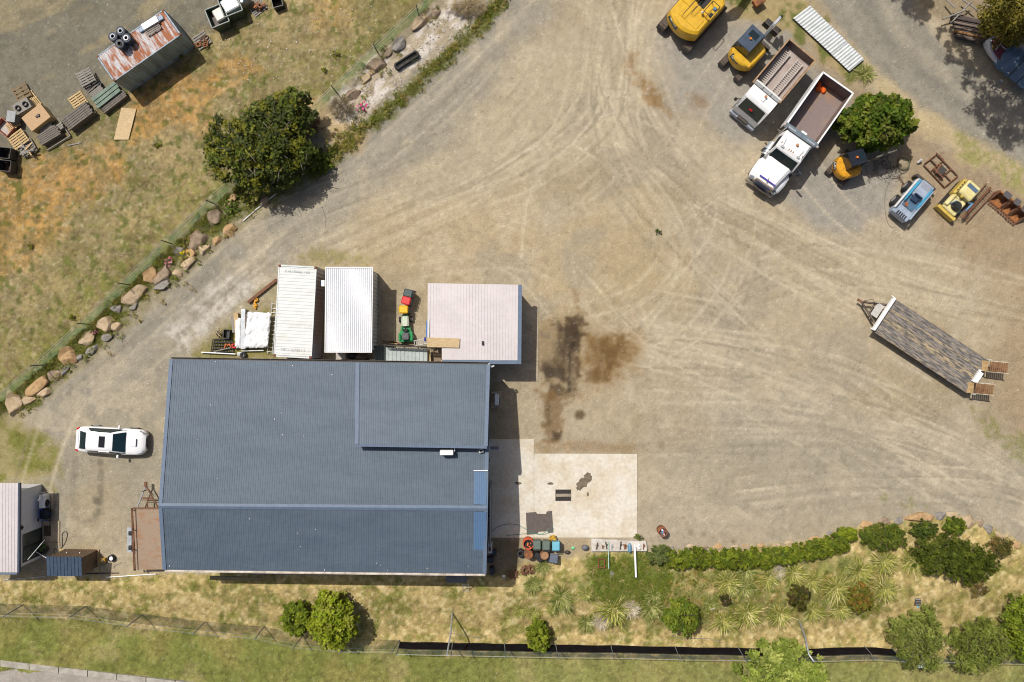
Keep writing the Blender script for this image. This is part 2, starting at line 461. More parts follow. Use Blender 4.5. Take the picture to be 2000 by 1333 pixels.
# verge between fence and boulders, and between rubble and driveway
VG1 = lm([(-60, 846), (10, 790), (95, 724), (182, 645), (262, 568), (344, 490), (428, 408), (500, 345), (560, 300)], 13, 7, 14, 10)
VG2 = lm([(990, -20), (940, 50), (880, 100), (825, 150), (775, 200), (720, 245), (670, 290), (625, 325), (570, 360), (500, 395), (440, 430)], 13, 8, 20, 10)
VG3 = lm([(60, 790), (130, 715), (215, 640), (290, 565), (370, 505), (440, 430)], 8, 8, 24, 10)
lay(lm([(-60, 860), (40, 790), (120, 725), (220, 640), (330, 540), (440, 440), (560, 360)], 26, 8, 16) * .55, C(150, 138, 100))
for v in (VG1, VG2, VG3): lay(v * .85, C(124, 126, 54)); 
RUB = pm([(640, 215), (672, 170), (730, 110), (790, 80), (830, 40), (880, 0), (930, -60), (985, -60), (930, 30), (860, 100), (800, 150), (740, 200), (690, 250), (650, 262)], 9, 20, 10)
lay(RUB, C(186, 172, 146)); lay(RUB * ss(.44, .62, fbm((GX + GY) * 1.6, (GY - GX) * .6, 24, 77)) * .9, C(220, 211, 199)); lay(RUB * ss(.56, .68, fbm(GX, GY, 22, 78)) * .7, C(140, 124, 88))
lay(lm([(620, 215), (650, 250), (690, 270)], 24, 12, 16) * .7, C(205, 178, 130))
# western grass and southern bank
lay(pm([(-300, 800), (40, 815), (120, 880), (118, 930), (100, 950), (-300, 950)], 18, 26) * .9, C(156, 145, 98))
GN_w = pm([(-300, 800), (40, 830), (112, 880), (114, 932), (90, 950), (-300, 950)], 18, 26) * ss(.42, .62, NZ[26])
lay(GN_w * .75, C(122, 126, 52))
SOUTH = [(-300, 1142), (210, 1128), (320, 1120), (640, 1124), (940, 1126), (1000, 1112), (1020, 1100), (1100, 1092), (1150, 1080), (1265, 1078), (1400, 1078), (1560, 1062), (1650, 1036), (1760, 1014), (1880, 1008), (2000, 1062), (2250, 1180), (2250, 1700), (-300, 1700)]
so = pm(SOUTH, 6, 8, 10)
lay(so, C(196, 174, 118))
lay(so * ss(.4, .62, NZ[26]) * .7, C(176, 157, 100))
SG = so * ss(.5, .64, NZ[26] * .55 + NZ[10] * .45) * (1 - ss(1100, 1700, GX) * .35)
lay(SG * .75, C(126, 130, 60)); lay(so * ss(.56, .7, NF) * .5, C(214, 198, 156)); lay(so * ss(.6, .7, fbm(GX, GY, 14, 509, 3)) * .6, C(112, 116, 54))
LAWN = [(-300, 1150), (0, 1195), (170, 1212), (330, 1232), (500, 1250), (700, 1262), (900, 1280), (1300, 1288), (1750, 1288), (2250, 1300), (2250, 1700), (-300, 1700)]
lw = pm(LAWN, 8, 14, 26)
lay(lw, C(141, 135, 76)); lay(lw * ss(.38, .62, NZ[70]) * .8, C(120, 127, 63)); lay(lw * ss(.52, .7, fbm(GX, GY, 50, 63)) * .5, C(174, 160, 110)); lay(lw * ss(.5, .75, NZ[10]) * .35, C(124, 134, 74))
lay(lw * ss(850, 1150, GX) * .45, C(156, 152, 96))
GARD = pm([(1150, 1095), (1300, 1100), (1640, 1085), (1740, 1100), (1740, 1180), (1600, 1215), (1400, 1230), (1180, 1215), (1130, 1150)], 14, 26)
lay(GARD * .85 * ss(.30, .55, NZ[10]), C(132, 132, 76))
lay(pm([(1145, 1085), (1300, 1080), (1310, 1150), (1250, 1180), (1170, 1160), (1150, 1120)], 8, 14, 10) * .75 * ss(.25, .6, NZ[10]), C(130, 140, 70))
lay(pm([(960, 1052), (1015, 1052), (1020, 1100), (1000, 1130), (950, 1125)], 8, 8) * .8, C(120, 108, 84))
lay(pm([(1010, 1052), (1150, 1052), (1150, 1090), (1020, 1098)], 6, 10) * .7, C(176, 158, 124))
lay(pm([(380, 660), (440, 620), (540, 540), (630, 480), (640, 520), (540, 700), (370, 698)], 8, 18) * .55, C(158, 146, 106))
lay(pm([(376, 690), (440, 640), (530, 600), (540, 700), (378, 700)], 6, 14, 10) * .75, C(134, 128, 64))
lay(pm([(585, 500), (650, 482), (720, 510), (640, 520)], 8, 20, 10) * .6, C(136, 130, 70))
# tyre tracks
TR = np.zeros((GHh, GWw), dtype=np.float32)
_k = np.exp(-((np.arange(-4, 5)[:, None]) ** 2 + (np.arange(-4, 5)[None, :]) ** 2) / 2.6).astype(np.float32)
trr = random.Random(3)
def spline(pts, step=2.0):
    out = []
    for i in range(len(pts) - 1):
        p0 = pts[max(i - 1, 0)]; p1 = pts[i]; p2 = pts[i + 1]; p3 = pts[min(i + 2, len(pts) - 1)]
        n = max(2, int(math.hypot(p2[0] - p1[0], p2[1] - p1[1]) / step))
        for k in range(n):
            t = k / n
            out.append(tuple(0.5 * ((2 * p1[j]) + (-p0[j] + p2[j]) * t + (2 * p0[j] - 5 * p1[j] + 4 * p2[j] - p3[j]) * t * t + (-p0[j] + 3 * p1[j] - 3 * p2[j] + p3[j]) * t ** 3) for j in (0, 1)))
    return out
def track(pts, amp, lug=False):
    sp = spline(pts)
    for i, (x, y) in enumerate(sp):
        if lug and (i // 2) % 2: continue
        a = int((y - Y0) / ST); b = int((x - X0) / ST)
        if 5 < a < GHh - 6 and 5 < b < GWw - 6:
            w = TR[a - 4:a + 5, b - 4:b + 5]
            kk = _k * amp * (0.55 + 0.45 * math.sin(i * .021 + pts[0][0]))
            np.copyto(w, np.where(np.abs(kk) > np.abs(w), kk, w))
FAM = [[(1160, -60), (1110, 130), (980, 270), (740, 380), (560, 440), (420, 560)], [(1190, -60), (1190, 180), (1290, 330), (1480, 440), (1750, 560), (2150, 640)],
       [(2150, 1080), (1960, 930), (1760, 840), (1520, 790), (1280, 780)], [(2150, 1150), (1950, 960), (1730, 830), (1500, 660), (1320, 500), (1200, 330), (1170, 150), (1230, -60)],
       [(1060, 480), (1100, 330), (1220, 260), (1330, 330), (1380, 460), (1300, 600), (1180, 660)], [(760, 450), (950, 430), (1120, 500), (1280, 640), (1480, 720), (1700, 830), (1980, 1000)],
       [(1260, 1000), (1450, 960), (1700, 930), (1950, 960), (2150, 1060)], [(1300, 860), (1560, 850), (1800, 880), (2050, 980)],
       [(1130, 420), (1160, 560), (1280, 640), (1450, 660), (1640, 720), (1800, 800)], [(640, 470), (830, 380), (1010, 300), (1130, 180), (1160, -60)],
       [(1680, 590), (1560, 520), (1450, 470), (1330, 390), (1230, 250), (1180, 80)], [(1400, 700), (1450, 560), (1600, 520), (1800, 540), (2100, 600)]]
for fam in FAM:
    for r_ in range(9):
        ox, oy = trr.gauss(0, 42), trr.gauss(0, 34); amp = trr.choice((1, 1, .7, -.8, -.6, .5))
        g = trr.uniform(28, 36)
        q = [(p[0] + ox + trr.gauss(0, 9), p[1] + oy + trr.gauss(0, 9)) for p in fam]
        a0 = trr.randint(0, max(0, len(q) - 4)); q = q[a0:]
        track(q, amp); track([(p[0] + g * .7, p[1] + g * .7) for p in q], amp * .9)
for dx in (-40, -28, -12, 6, 22, 36, 50):
    track([(p[0] + dx, p[1] + dx * .6) for p in DRV], trr.choice((-.9, .8, .6)))
for q in ([(1490, 300), (1400, 390), (1330, 440)], [(1385, 130), (1330, 210), (1290, 300)], [(1420, 150), (1370, 240)], [(1540, 330), (1650, 450), (1790, 520)], [(1590, 300), (1700, 430), (1900, 500)],
          [(1270, 330), (1420, 440), (1620, 480)], [(1440, 300), (1540, 420), (1690, 500)]):
    track(q, 1.0, True); track([(p[0] + 9, p[1] + 5) for p in q], -.8, True)
inyard = (1 - fm) * (1 - so)
CC *= 1 - inyard[..., None] * np.array([.050, .048, .030], dtype=np.float32)
TRM = TR * inyard * (.4 + .6 * ss(.3, .6, NZ[70]))
lay(np.clip(TRM, 0, 1) * .58, C(210, 197, 170)); lay(np.clip(-TRM, 0, 1) * .55, C(134, 124, 104))
# oil, water and rust stains
def stain(pts, c, k, f=10, amp=16, s=10): lay(pm(pts, f, amp, s) * k * (STK if amp > 15 else 1), np.array(c, dtype=np.float32))
STK = .7 + .3 * ss(.32, .62, fbm(GX * 3.0, GY, 34, 55)); OIL = (.050, .034, .018); OIL2 = (.18, .098, .028)
BRN = (.17, .10, .035)
lay(pm([(1128, 640), (1204, 640), (1260, 675), (1240, 715), (1200, 760), (1140, 770)], 26, 30, 26) * .55 * (.6 + .4 * STK), np.array((.24, .15, .06), dtype=np.float32))
stain([(1142, 656), (1204, 658), (1248, 678), (1226, 703), (1197, 744), (1146, 747), (1137, 700)], BRN, .8, 14, 26)
stain([(1160, 672), (1215, 668), (1222, 690), (1190, 720), (1165, 722)], (.09, .052, .02), .62, 14, 30)
stain([(1140, 715), (1190, 725), (1185, 745), (1142, 745)], (.09, .052, .02), .5, 8, 24)
stain([(1046, 636), (1090, 622), (1135, 602), (1146, 640), (1136, 770), (1108, 778), (1056, 748), (1050, 706)], (.2, .13, .055), .55, 12, 24)
stain([(1084, 633), (1127, 614), (1137, 640), (1132, 693), (1127, 763), (1109, 767), (1102, 743), (1063, 739), (1058, 714), (1080, 689), (1087, 667)], (.070, .046, .026), .86, 12, 20)
stain([(1092, 640), (1128, 622), (1133, 650), (1127, 690), (1108, 700), (1092, 690)], (.040, .029, .020), .7, 12, 22)
lay(lm([(1128, 640), (1121, 668), (1112, 700), (1110, 735), (1112, 764)], 3, 3, 4, 10) * .7, np.array((.028, .022, .017), dtype=np.float32))
stain([(1062, 720), (1100, 716), (1100, 738), (1066, 738)], (.032, .026, .022), .6, 6, 12)
stain([(1069, 754), (1102, 752), (1104, 776), (1074, 782)], (.07, .048, .028), .85, 5, 10)
stain([(1044, 766), (1100, 768), (1104, 790), (1096, 862), (1064, 860), (1056, 786)], (.15, .088, .034), .72, 8, 15)
stain([(1062, 790), (1074, 788), (1076, 830), (1066, 832)], (.07, .045, .022), .6, 5, 10); stain([(1077, 843), (1095, 843), (1097, 860), (1078, 862)], (.05, .036, .022), .85, 4, 6)
stain([(1119, 805), (1133, 801), (1144, 808), (1138, 818), (1124, 819)], (.085, .055, .025), .85, 4, 5)
stain([(1120, 566), (1128, 566), (1134, 600), (1124, 604)], BRN, .55, 6, 10); lay(lm([(1056, 652), (1075, 660), (1090, 672)], 3, 4, 8, 10) * .6, np.array((.12, .1, .08), dtype=np.float32))
stain([(1045, 865), (1150, 860), (1240, 870), (1240, 884), (1045, 884)], OIL2, .42, 8, 12)
stain([(1225, 140), (1262, 150), (1300, 200), (1310, 225), (1285, 215), (1250, 190)], OIL2, .72, 9, 18)
stain([(1220, 100), (1245, 105), (1240, 140), (1222, 135)], OIL2, .5, 8, 14); stain([(1345, 180), (1380, 190), (1385, 215), (1355, 205)], OIL2, .5, 8, 14)
stain([(1330, 510), (1345, 505), (1345, 520)], OIL2, .3)
for x, y, r_ in ((1335, 1013, 4), (1341, 1023, 3), (1349, 1040, 6), (1374, 1045, 5), (1397, 1057, 3), (1432, 1057, 5), (1250, 640, 6), (1290, 870, 5)):
    stain([(x - r_, y - r_), (x + r_, y - r_), (x + r_, y + r_), (x - r_, y + r_)], (.14, .1, .06), .6, 3, 4)
WET = (.10, .085, .06)
stain([(191, 890), (199, 892), (200, 960), (199, 985), (191, 985), (192, 930)], WET, .75, 3, 5); stain([(180, 972), (196, 968), (195, 984), (182, 985)], WET, .75, 3, 5)
for q in ([(145, 895), (151, 895), (151, 915), (146, 913)], [(143, 925), (151, 925), (150, 936), (143, 936)], [(183, 1000), (198, 985), (199, 1003), (185, 1017)], [(153, 1007), (164, 1007), (163, 1014), (154, 1014)], [(160, 1018), (180, 1015), (178, 1024), (160, 1023)]):
    stain(q, WET, .6, 4, 6)
lay(lm([(144, 890), (143, 980), (146, 1010), (165, 1024), (185, 1018), (198, 990), (198, 880)], 5, 7, 10, 10) * .45, C(128, 120, 104))
EG = pm([(1900, 800), (1932, 812), (1960, 850), (2060, 840), (2100, 930), (2010, 905), (1950, 870), (1918, 838)], 8, 20, 10) + pm([(1725, 972), (1800, 968), (1815, 985), (1740, 988)], 6, 22, 10) * ss(.55, .7, NZ[10])
lay(EG * .6 * ss(.3, .6, NZ[10]), C(132, 132, 78))
# fine grain
GRN = (NZ[10] - .5) * .34 + (NF - .5) * .42 + (NG - .5) * .30
grassy = np.clip(fm * (1 - gm) * .8 + so, 0, 1)
CC *= (1 + GRN * (.72 + 1.0 * grassy))[..., None]
bright = (NG > .990) & (NZ[26] > .45); CC[bright] += .12; CC[(NG < .008) & (NZ[26] < .55)] *= .62
CC = np.clip(CC, .008, .9)
def smp(A, px, py):
    a = np.clip((py - Y0) / ST, 0, GHh - 1.01); b = np.clip((px - X0) / ST, 0, GWw - 1.01)
    ai = a.astype(int); bi = b.astype(int); fa = a - ai; fb = b - bi
    if A.ndim == 3: fa = fa[:, None]; fb = fb[:, None]
    return (A[ai, bi] * (1 - fb) + A[ai, bi + 1] * fb) * (1 - fa) + (A[ai + 1, bi] * (1 - fb) + A[ai + 1, bi + 1] * fb) * fa
def to_px(x, y, z): return 1000 + x * F / (H - z), 666.5 - y * F / (H - z)
gx = np.concatenate([np.linspace(-260, -47, 14)[:-1], np.arange(-47, -40.5, .5), np.arange(-40.5, 37.5, .087), np.arange(37.5, 44, .5), np.linspace(44, 260, 14)])
gy = np.concatenate([np.linspace(-260, -34, 14)[:-1], np.arange(-34, -26, .5), np.arange(-26, 29, .087), np.arange(29, 34, .5), np.linspace(34, 260, 14)])
WX, WY = np.meshgrid(gx, gy)
WZ = hgt(WX, WY)
rough = fbm(WX, WY, .5, 21, 3) - .5
ppx, ppy = to_px(WX.ravel(), WY.ravel(), WZ.ravel())
vcol = smp(CC, ppx, ppy)
out = np.clip(np.maximum(np.maximum(-160 - ppx, ppx - 2160), np.maximum(-160 - ppy, ppy - 1490)) / 60, 0, 1)[:, None]
far = np.array(D(158, 148, 108)) * (0.8 + .4 * fbm(WX.ravel(), WY.ravel(), 9, 3))[:, None]
vcol = vcol * (1 - out) + far * out
gs = smp(grassy.astype(np.float32), ppx, ppy)
WZ = WZ + rough * (.03 + .07 * gs.reshape(WZ.shape))
nx, ny = len(gx), len(gy)
idx = np.arange(nx * ny).reshape(ny, nx)
Fc = np.stack([idx[:-1, :-1].ravel(), idx[:-1, 1:].ravel(), idx[1:, 1:].ravel(), idx[1:, :-1].ravel()], 1)
gmat = bpy.data.materials.new("ground_gravel"); gmat.use_nodes = True
nt = gmat.node_tree; N = nt.nodes; L = nt.links
b = N["Principled BSDF"]; b.inputs["Roughness"].default_value = 0.95; b.inputs["Specular IOR Level"].default_value = 0.1
at = N.new("ShaderNodeAttribute"); at.attribute_name = "tint"
tc = N.new("ShaderNodeTexCoord")
n1 = N.new("ShaderNodeTexNoise"); n1.inputs["Scale"].default_value = 13.0; n1.inputs["Detail"].default_value = 8; n1.inputs["Roughness"].default_value = .75
L.new(tc.outputs["Object"], n1.inputs["Vector"])
mr = N.new("ShaderNodeMapRange"); mr.inputs["From Min"].default_value = .3; mr.inputs["From Max"].default_value = .7; mr.inputs["To Min"].default_value = .70; mr.inputs["To Max"].default_value = 1.30
L.new(n1.outputs["Fac"], mr.inputs["Value"])
mx = N.new("ShaderNodeMix"); mx.data_type = 'RGBA'; mx.blend_type = 'MULTIPLY'; mx.inputs["Factor"].default_value = 1.0
L.new(at.outputs["Color"], mx.inputs["A"]); L.new(mr.outputs[0], mx.inputs["B"]); L.new(mx.outputs["Result"], b.inputs["Base Color"])
bp = N.new("ShaderNodeBump"); bp.inputs["Strength"].default_value = .5; bp.inputs["Distance"].default_value = .03
L.new(n1.outputs["Fac"], bp.inputs["Height"]); L.new(bp.outputs[0], b.inputs["Normal"])
ground = np_mesh("ground", np.stack([WX.ravel(), WY.ravel(), WZ.ravel()], 1), Fc, gmat, cols=vcol, smooth=True, k=4)
tag(ground, kind="structure")

# grass tufts standing on the grassy ground, many thousands: one object
grng = np.random.RandomState(8)
def grass_pts(A, n):
    w = A.ravel().astype(np.float64); w = w / w.sum()
    k = grng.choice(len(w), n, p=w)
    return X0 + (k % GWw) * ST + grng.rand(n) * ST, Y0 + (k // GWw) * ST + grng.rand(n) * ST
FIELDG = fm * (1 - gm) * (GX > -20) * (GX < 1000) * (GY > -20)
inview = ((GX > -20) & (GX < 2020) & (GY > -20) & (GY < 1353))
W_ = (FIELDG * (.45 + ss(.45, .65, NZ[26])) * .8 + (so * (.5 + SG) - lw * .25) + EG * 2.0 + GARD * 1.3 + (VG1 + VG2 + VG3) * 2.6 + GN_w * 1.2 + GN_ne * 3.2 + VERGE * .8 + pm([(1145, 1085), (1300, 1080), (1310, 1150), (1250, 1180), (1170, 1160), (1150, 1120)], 8, 14, 10) * 3
      + pm([(376, 690), (440, 640), (530, 600), (540, 700), (378, 700)], 6, 14, 10) * 1.2) * inview
W_ = np.clip(W_, 0, None)
nT = 42000
tpx, tpy = grass_pts(W_, nT)
tx = (tpx - 1000) * H / F; ty = (666.5 - tpy) * H / F
for i in range(5):
    tz = hgt(tx, ty); tx = (tpx - 1000) * (H - tz) / F; ty = (666.5 - tpy) * (H - tz) / F
tz = hgt(tx, ty)
tcol = smp(CC, tpx, tpy)
green = smp(np.clip(VG1 + VG2 + VG3, 0, 1) + pm([(1145, 1085), (1300, 1080), (1310, 1150), (1250, 1180), (1170, 1160), (1150, 1120)], 8, 14, 10), tpx, tpy)
nb = 5
B = nT * nb
bx = np.repeat(tx, nb) + grng.randn(B) * .09; by = np.repeat(ty, nb) + grng.randn(B) * .09; bz = np.repeat(tz, nb) - .02
bh = (.03 + .06 * grng.rand(B)) * (1 + 1.3 * np.repeat(np.clip(green, 0, 1), nb)); a_ = grng.rand(B) * 2 * PI; ln = bh * (0.5 + grng.rand(B) * .9)
wd = .010 + .012 * grng.rand(B)
V = np.zeros((B, 3, 3))
V[:, 0] = np.stack([bx - np.sin(a_) * wd, by + np.cos(a_) * wd, bz], 1)
V[:, 1] = np.stack([bx + np.sin(a_) * wd, by - np.cos(a_) * wd, bz], 1)
V[:, 2] = np.stack([bx + np.cos(a_) * ln, by + np.sin(a_) * ln, bz + bh], 1)
cb = np.repeat(tcol, nb, 0) * (0.95 + .75 * grng.rand(B))[:, None]
gn = np.array([.78, 1.0, .55]); sel = grng.rand(B) < .25; cb[sel] *= gn
cb = np.repeat(cb, 3, 0)
grass = np_mesh("grass", V.reshape(-1, 3), np.arange(B * 3).reshape(-1, 3), tint_mat("grass_blade", .9, .3, .05), cols=np.clip(cb, .01, .8))
tag(grass, kind="stuff")
# ------------------------------------------------------------------ main workshop
roof_blue = M("roof_steel", (0.088, 0.117, 0.150), (0.074, 0.101, 0.132), scale=.45, rough=.55, metal=.05, spec=.3, var=.07, stretch=(1, 3, 3))
trim_blue = M("trim_steel", (0.118, 0.158, 0.220), (0.10, 0.138, 0.195), rough=.55, metal=.0, spec=.25, var=.04)
wall_grey = M("wall_steel", (0.13, 0.16, 0.2), rough=.5, var=.05)
gutter_pale = M("gutter_pale", (0.6, 0.56, 0.5), (0.42, 0.36, 0.3), scale=2, rough=.6)
sky_blue = M("skylight_sheet", (0.08, 0.145, 0.25), (0.09, 0.16, 0.265), rough=.3, var=.04)
conc = M("concrete", (0.58, 0.54, 0.46), (0.47, 0.385, 0.26), scale=.6, rough=.9, lo=.40, hi=.74, bump=.1, var=.10)
conc2 = M("concrete_aged", (0.38, 0.32, 0.225), (0.30, 0.24, 0.165), scale=.9, rough=.9, bump=.1, var=.14)
TRIM = [(0.0, 0), (0.62, 0), (0.72, .012), (0.90, .012)]
def W(q): return [P(*p) for p in q]
zN, zR, zS = 4.4, 5.6, 4.95
b0 = thing("workshop_building", "large workshop with long blue-grey ribbed steel roof beside the concrete apron", "building", P(640, 905, 0))
A_, B_, C_, D_ = W([(333, 702, zN), (955, 712, zN), (951, 993, zR), (312, 988, zR)])
E_, F_ = W([(948, 1121, zS), (320, 1113, zS)])
lo = Vector((0, 0, -.12))
wq = [A_ + Vector((.12, -.1, 0)), B_ + Vector((-.1, -.1, 0)), E_ + Vector((-.1, .25, 0)), F_ + Vector((.12, .25, 0))]
rw, re_ = D_ + Vector((.12, 0, -.1)), C_ + Vector((-.1, 0, -.1))
m = MB()
base = [Vector((p.x, p.y, -1.2)) for p in wq]
tp = [p + lo for p in wq]
m.add(base + tp, [(0, 1, 5, 4)]); m.build("back_wall", wall_grey, b0, off=True)
m = MB(); m.add(base + tp, [(2, 3, 7, 6)]); m.build("front_wall", wall_grey, b0, off=True)
for nm, i, j, rr in (("gable_wall", 1, 2, re_), ("gable_wall", 3, 0, rw)):
    m = MB(); m.add([base[i], base[j], tp[j], rr, tp[i]], [(0, 1, 2, 3, 4)]); m.build(nm, wall_grey, b0, off=True)
m = MB(); m.sheet([D_, C_, B_, A_], 138, TRIM, thick=.04); m.build("roof_sheet", roof_blue, b0, off=True)
m = MB(); m.sheet([F_, E_, C_, D_], 138, TRIM, thick=.04); m.build("roof_sheet", roof_blue, b0, off=True)
up = Vector((0, 0, .045))
m = MB()
for a, b_, hh in ((A_, B_, -.2), (F_, E_, -.2)):
    pass
rdN = [D_ + (A_ - D_) * .018, C_ + (B_ - C_) * .018]; rdS = [D_ + (F_ - D_) * .042, C_ + (E_ - C_) * .042]
pk = Vector((0, 0, .085))
m.add([D_ + pk, C_ + pk, rdN[1] + up, rdN[0] + up, rdS[0] + up, rdS[1] + up], [(0, 1, 2, 3), (1, 0, 4, 5)]); m.build("ridge_cap", trim_blue, b0, off=True)
for pts in ((A_, D_, F_), (B_, C_, E_)):
    m = MB(); s = -1 if pts[0] is A_ else 1
    for p, q in ((pts[0], pts[1]), (pts[1], pts[2])):
        i = Vector((-s * .17, 0, 0)); o = Vector((s * .06, 0, 0))
        v = [p + i + up * 1.1, p + o + up * 1.1, q + o + up * 1.1, q + i + up * 1.1, p + o - up * 4, q + o - up * 4]
        m.add(v, [(0, 1, 2, 3), (1, 4, 5, 2)])
    m.build("barge_flashing", trim_blue, b0, off=True)
def gutter(p, q, side, mat_, w=.13):
    n = Vector((0, side, 0)); d = (q - p).normalized(); k = int((q - p).length / 1.25)
    m = MB()
    for i in range(k):
        a = p.lerp(q, i / k) + d * .008; b_ = p.lerp(q, (i + 1) / k) - d * .008
        for u, w0, w1, z0, z1 in ((0, .0, w, -.14, -.12), (0, w - .025, w, -.12, 0), (0, 0.0, .02, -.12, -.02)):
            vs = [a + n * w0 + Vector((0, 0, z0)), a + n * w1 + Vector((0, 0, z0)), b_ + n * w1 + Vector((0, 0, z0)), b_ + n * w0 + Vector((0, 0, z0))]
            vs += [v + Vector((0, 0, z1 - z0)) for v in vs]
            m.add(vs, [(0, 1, 2, 3), (7, 6, 5, 4), (0, 4, 5, 1), (1, 5, 6, 2), (2, 6, 7, 3), (3, 7, 4, 0)])
    return m
gutter(F_, E_, -1, gutter_pale, .15).build("gutter", gutter_pale, b0, off=True)
gutter(A_, B_, 1, dark_steel, .13).build("gutter", dark_steel, b0, off=True)
# raised roof over the north-east bays
zr2 = 5.95
a_, b1, c_, d_ = W([(700, 709, zN + .12), (953, 713, zN + .12), (948, 872, zr2), (698, 868, zr2)])
m = MB(); m.sheet([d_, c_, b1, a_], 56, TRIM, thick=.05); ro = m.build("raised_roof", roof_blue, b0, off=True)
m = MB()
m.add([d_ + Vector((.06, .1, -.05)), c_ + Vector((-.06, .1, -.05)), c_ + Vector((-.06, .1, -1.3)), d_ + Vector((.06, .1, -1.6))], [(3, 2, 1, 0)])
m.add([c_ + Vector((-.06, .1, -.05)), b1 + Vector((-.06, 0, -.05)), b1 + Vector((-.06, 0, -.5)), c_ + Vector((-.06, .1, -1.3))], [(3, 2, 1, 0)])
m.add([d_ + Vector((.06, .1, -.05)), a_ + Vector((.06, 0, -.05)), a_ + Vector((.06, 0, -.5)), d_ + Vector((.06, .1, -1.3))], [(0, 1, 2, 3)])
m.build("raised_wall", wall_grey, b0, off=True)
m = MB()
for p, q, w in ((a_, d_, -.16), (b1, c_, .14)):
    o = Vector((w, 0, 0)); i = Vector((-w * .5, 0, 0))
    v = [p + i + up, p + o + up, q + o + up, q + i + up, p + o - up * 3, q + o - up * 3]
    m = MB(); m.add(v, [(0, 1, 2, 3), (1, 4, 5, 2)]); m.build("raised_flashing", trim_blue, b0, off=True)
m = MB(); m.box((d_ + c_) / 2 + Vector((0, -.07, -.06)), ((c_ - d_).length + .2, .15, .12), rz=-math.atan2((d_ - c_).y, (c_ - d_).x)); m.build("raised_gutter", trim_blue, b0, off=True)
# skylight sheets over the ridge
for q in ([(926, 985.5, zR + .06), (950.5, 986.5, zR + .06), (951.5, 921, 5.33), (926.5, 920, 5.33)], [(925, 1074, 5.22), (948, 1075, 5.22), (950, 1001, zR + .05), (925.5, 1000, zR + .05)]):
    m = MB(); m.sheet(W(q), 7, TRIM, thick=.03); m.build("skylight", sky_blue, b0, off=True)
m = MB(); m.box(P(939, 919.5, 5.4), (.9, .05, .05)); m.build("skylight_flashing", white_paint, b0, off=True)
m = MB(); q0 = P(954.5, 711, 4.4); m.tube([q0, q0 + Vector((.06, -.12, -.05)), q0 + Vector((.16, -.2, -.12)), q0 + Vector((.3, -.16, -.16)), q0 + Vector((.3, -.16, -.5))], .06, 8); m.build("downpipe", white_paint, b0, off=True)
r = random.Random(12); m = MB()
for k in range(26):
    u, v = r.random(), r.random()
    p = (A_.lerp(B_, u)).lerp(D_.lerp(C_, u), v) if k % 2 else (F_.lerp(E_, u)).lerp(D_.lerp(C_, u), v)
    if k % 2 and u > .56 and v < .62: continue
    s_ = r.uniform(.012, .03); z = Vector((0, 0, .035)); m.add([p + z + Vector((s_ * math.cos(t), s_ * 1.4 * math.sin(t), 0)) for t in (0, 1.2, 2.4, 3.6, 5)], [(0, 1, 2, 3, 4)])
q = m.build("roof_droppings", white_paint, b0, off=True); q["kind"] = "stuff"
# small floodlight and its bracket at the raised corner
m = MB(); p = P(939.5, 881, 5.4); m.box(p, (.27, .2, .05), rz=.15, rx=-.3); m.box(p + Vector((0, 0, .03)), (.22, .15, .03), rz=.15, rx=-.3, mi=1); m.tube([p, p + Vector((0, .3, .1))], .015)
m.build("floodlight", [white_paint, glass_dark], b0, off=True)
m = MB()
for y in (900, 1008):
    m.box(P(955, y, 3.6), (.1, .16, .12))
m.build("wall_light", black_plastic, b0, off=True)
m = MB(); m.box(P(958, 1002, 2.2), (.06, 3.6, 3.9)); m.build("roller_door", wall_grey, b0, off=True)
m = MB(); m.box(P(966, 875.5, 3.2), (.55, .2, .06)); m.build("door_canopy", wall_grey, b0, off=True)
# air conditioner hung on the raised wall
def aircon(name, label, p, w, d, h, rz=0, stand=None):
    t = thing(name, label, "air conditioner", p, rz)
    m = MB(); m.box((0, 0, h / 2), (w, d, h), ch=.03); m.build("casing", white_paint, t)
    m = MB(); m.cyl((-w * .16, -d / 2 - .004, h * .5), (-w * .16, -d / 2 - .03, h * .5), h * .4, n=16); m.build("fan_grille", black_plastic, t)
    m = MB()
    for s in (-1, 1): m.box((s * w * .36, 0, -.02), (.06, d * 1.1, .04))
    m.build("foot", galv, t)
    m = MB(); m.tube([(w * .5, 0, h * .3), (w * .58, .05, h * .3), (w * .58, .35, h * .2)], .03); m.build("pipe", white_paint, t)
    return t
aircon("wall_air_conditioner", "white air conditioner hung on the raised roof wall above its own shadow", P(873.5, 882.5, 5.35), .82, .3, .55)
t = aircon("ground_air_conditioner", "white air conditioner on a concrete pad in the shade of the workshop", P(970.5, 780, .12), .75, .3, .6, PI / 2)
m = MB(); p = P(969, 780.5, 0); m.box(p + Vector((0, 0, .05)), (.72, 1.16, .12), ch=.02); tag(m.build("concrete_pad", conc2), "small square concrete pad under the shaded air conditioner", "pad")

# ------------------------------------------------------------------ concrete apron: separate slabs with open joints
apron = bpy.data.objects.new("concrete_apron", None); COL.objects.link(apron); tag(apron, kind="structure")
def slab(q, z=.06, mat_=conc, par=apron, name="slab"):
    m = MB(); m.slabq([P(x, y, z) for x, y in q], .25); return m.build(name, mat_, par)
JX = [1043, 1144, 1244]; JY = [887.5, 969, 1050.5]
slab([(1043.2, 1050.5), (1244, 1050.5), (1244.5, 887.5), (1043.2, 886.5)]); slab([(955, 1050.5), (1042.7, 1050.5), (1042.7, 858), (955, 858)])
for q in ([(1014, 637), (1051.5, 637), (1051, 592), (1014, 592)], [(1014, 705.5), (1051.5, 705.5), (1051.5, 637.8), (1014, 637.8)], [(956, 746), (1051.5, 746), (1051.5, 706.3), (956, 706.3)]): slab(q, .04, conc2)
slab([(700, 700), (744, 700), (744, 555), (700, 555)], .03, conc2)
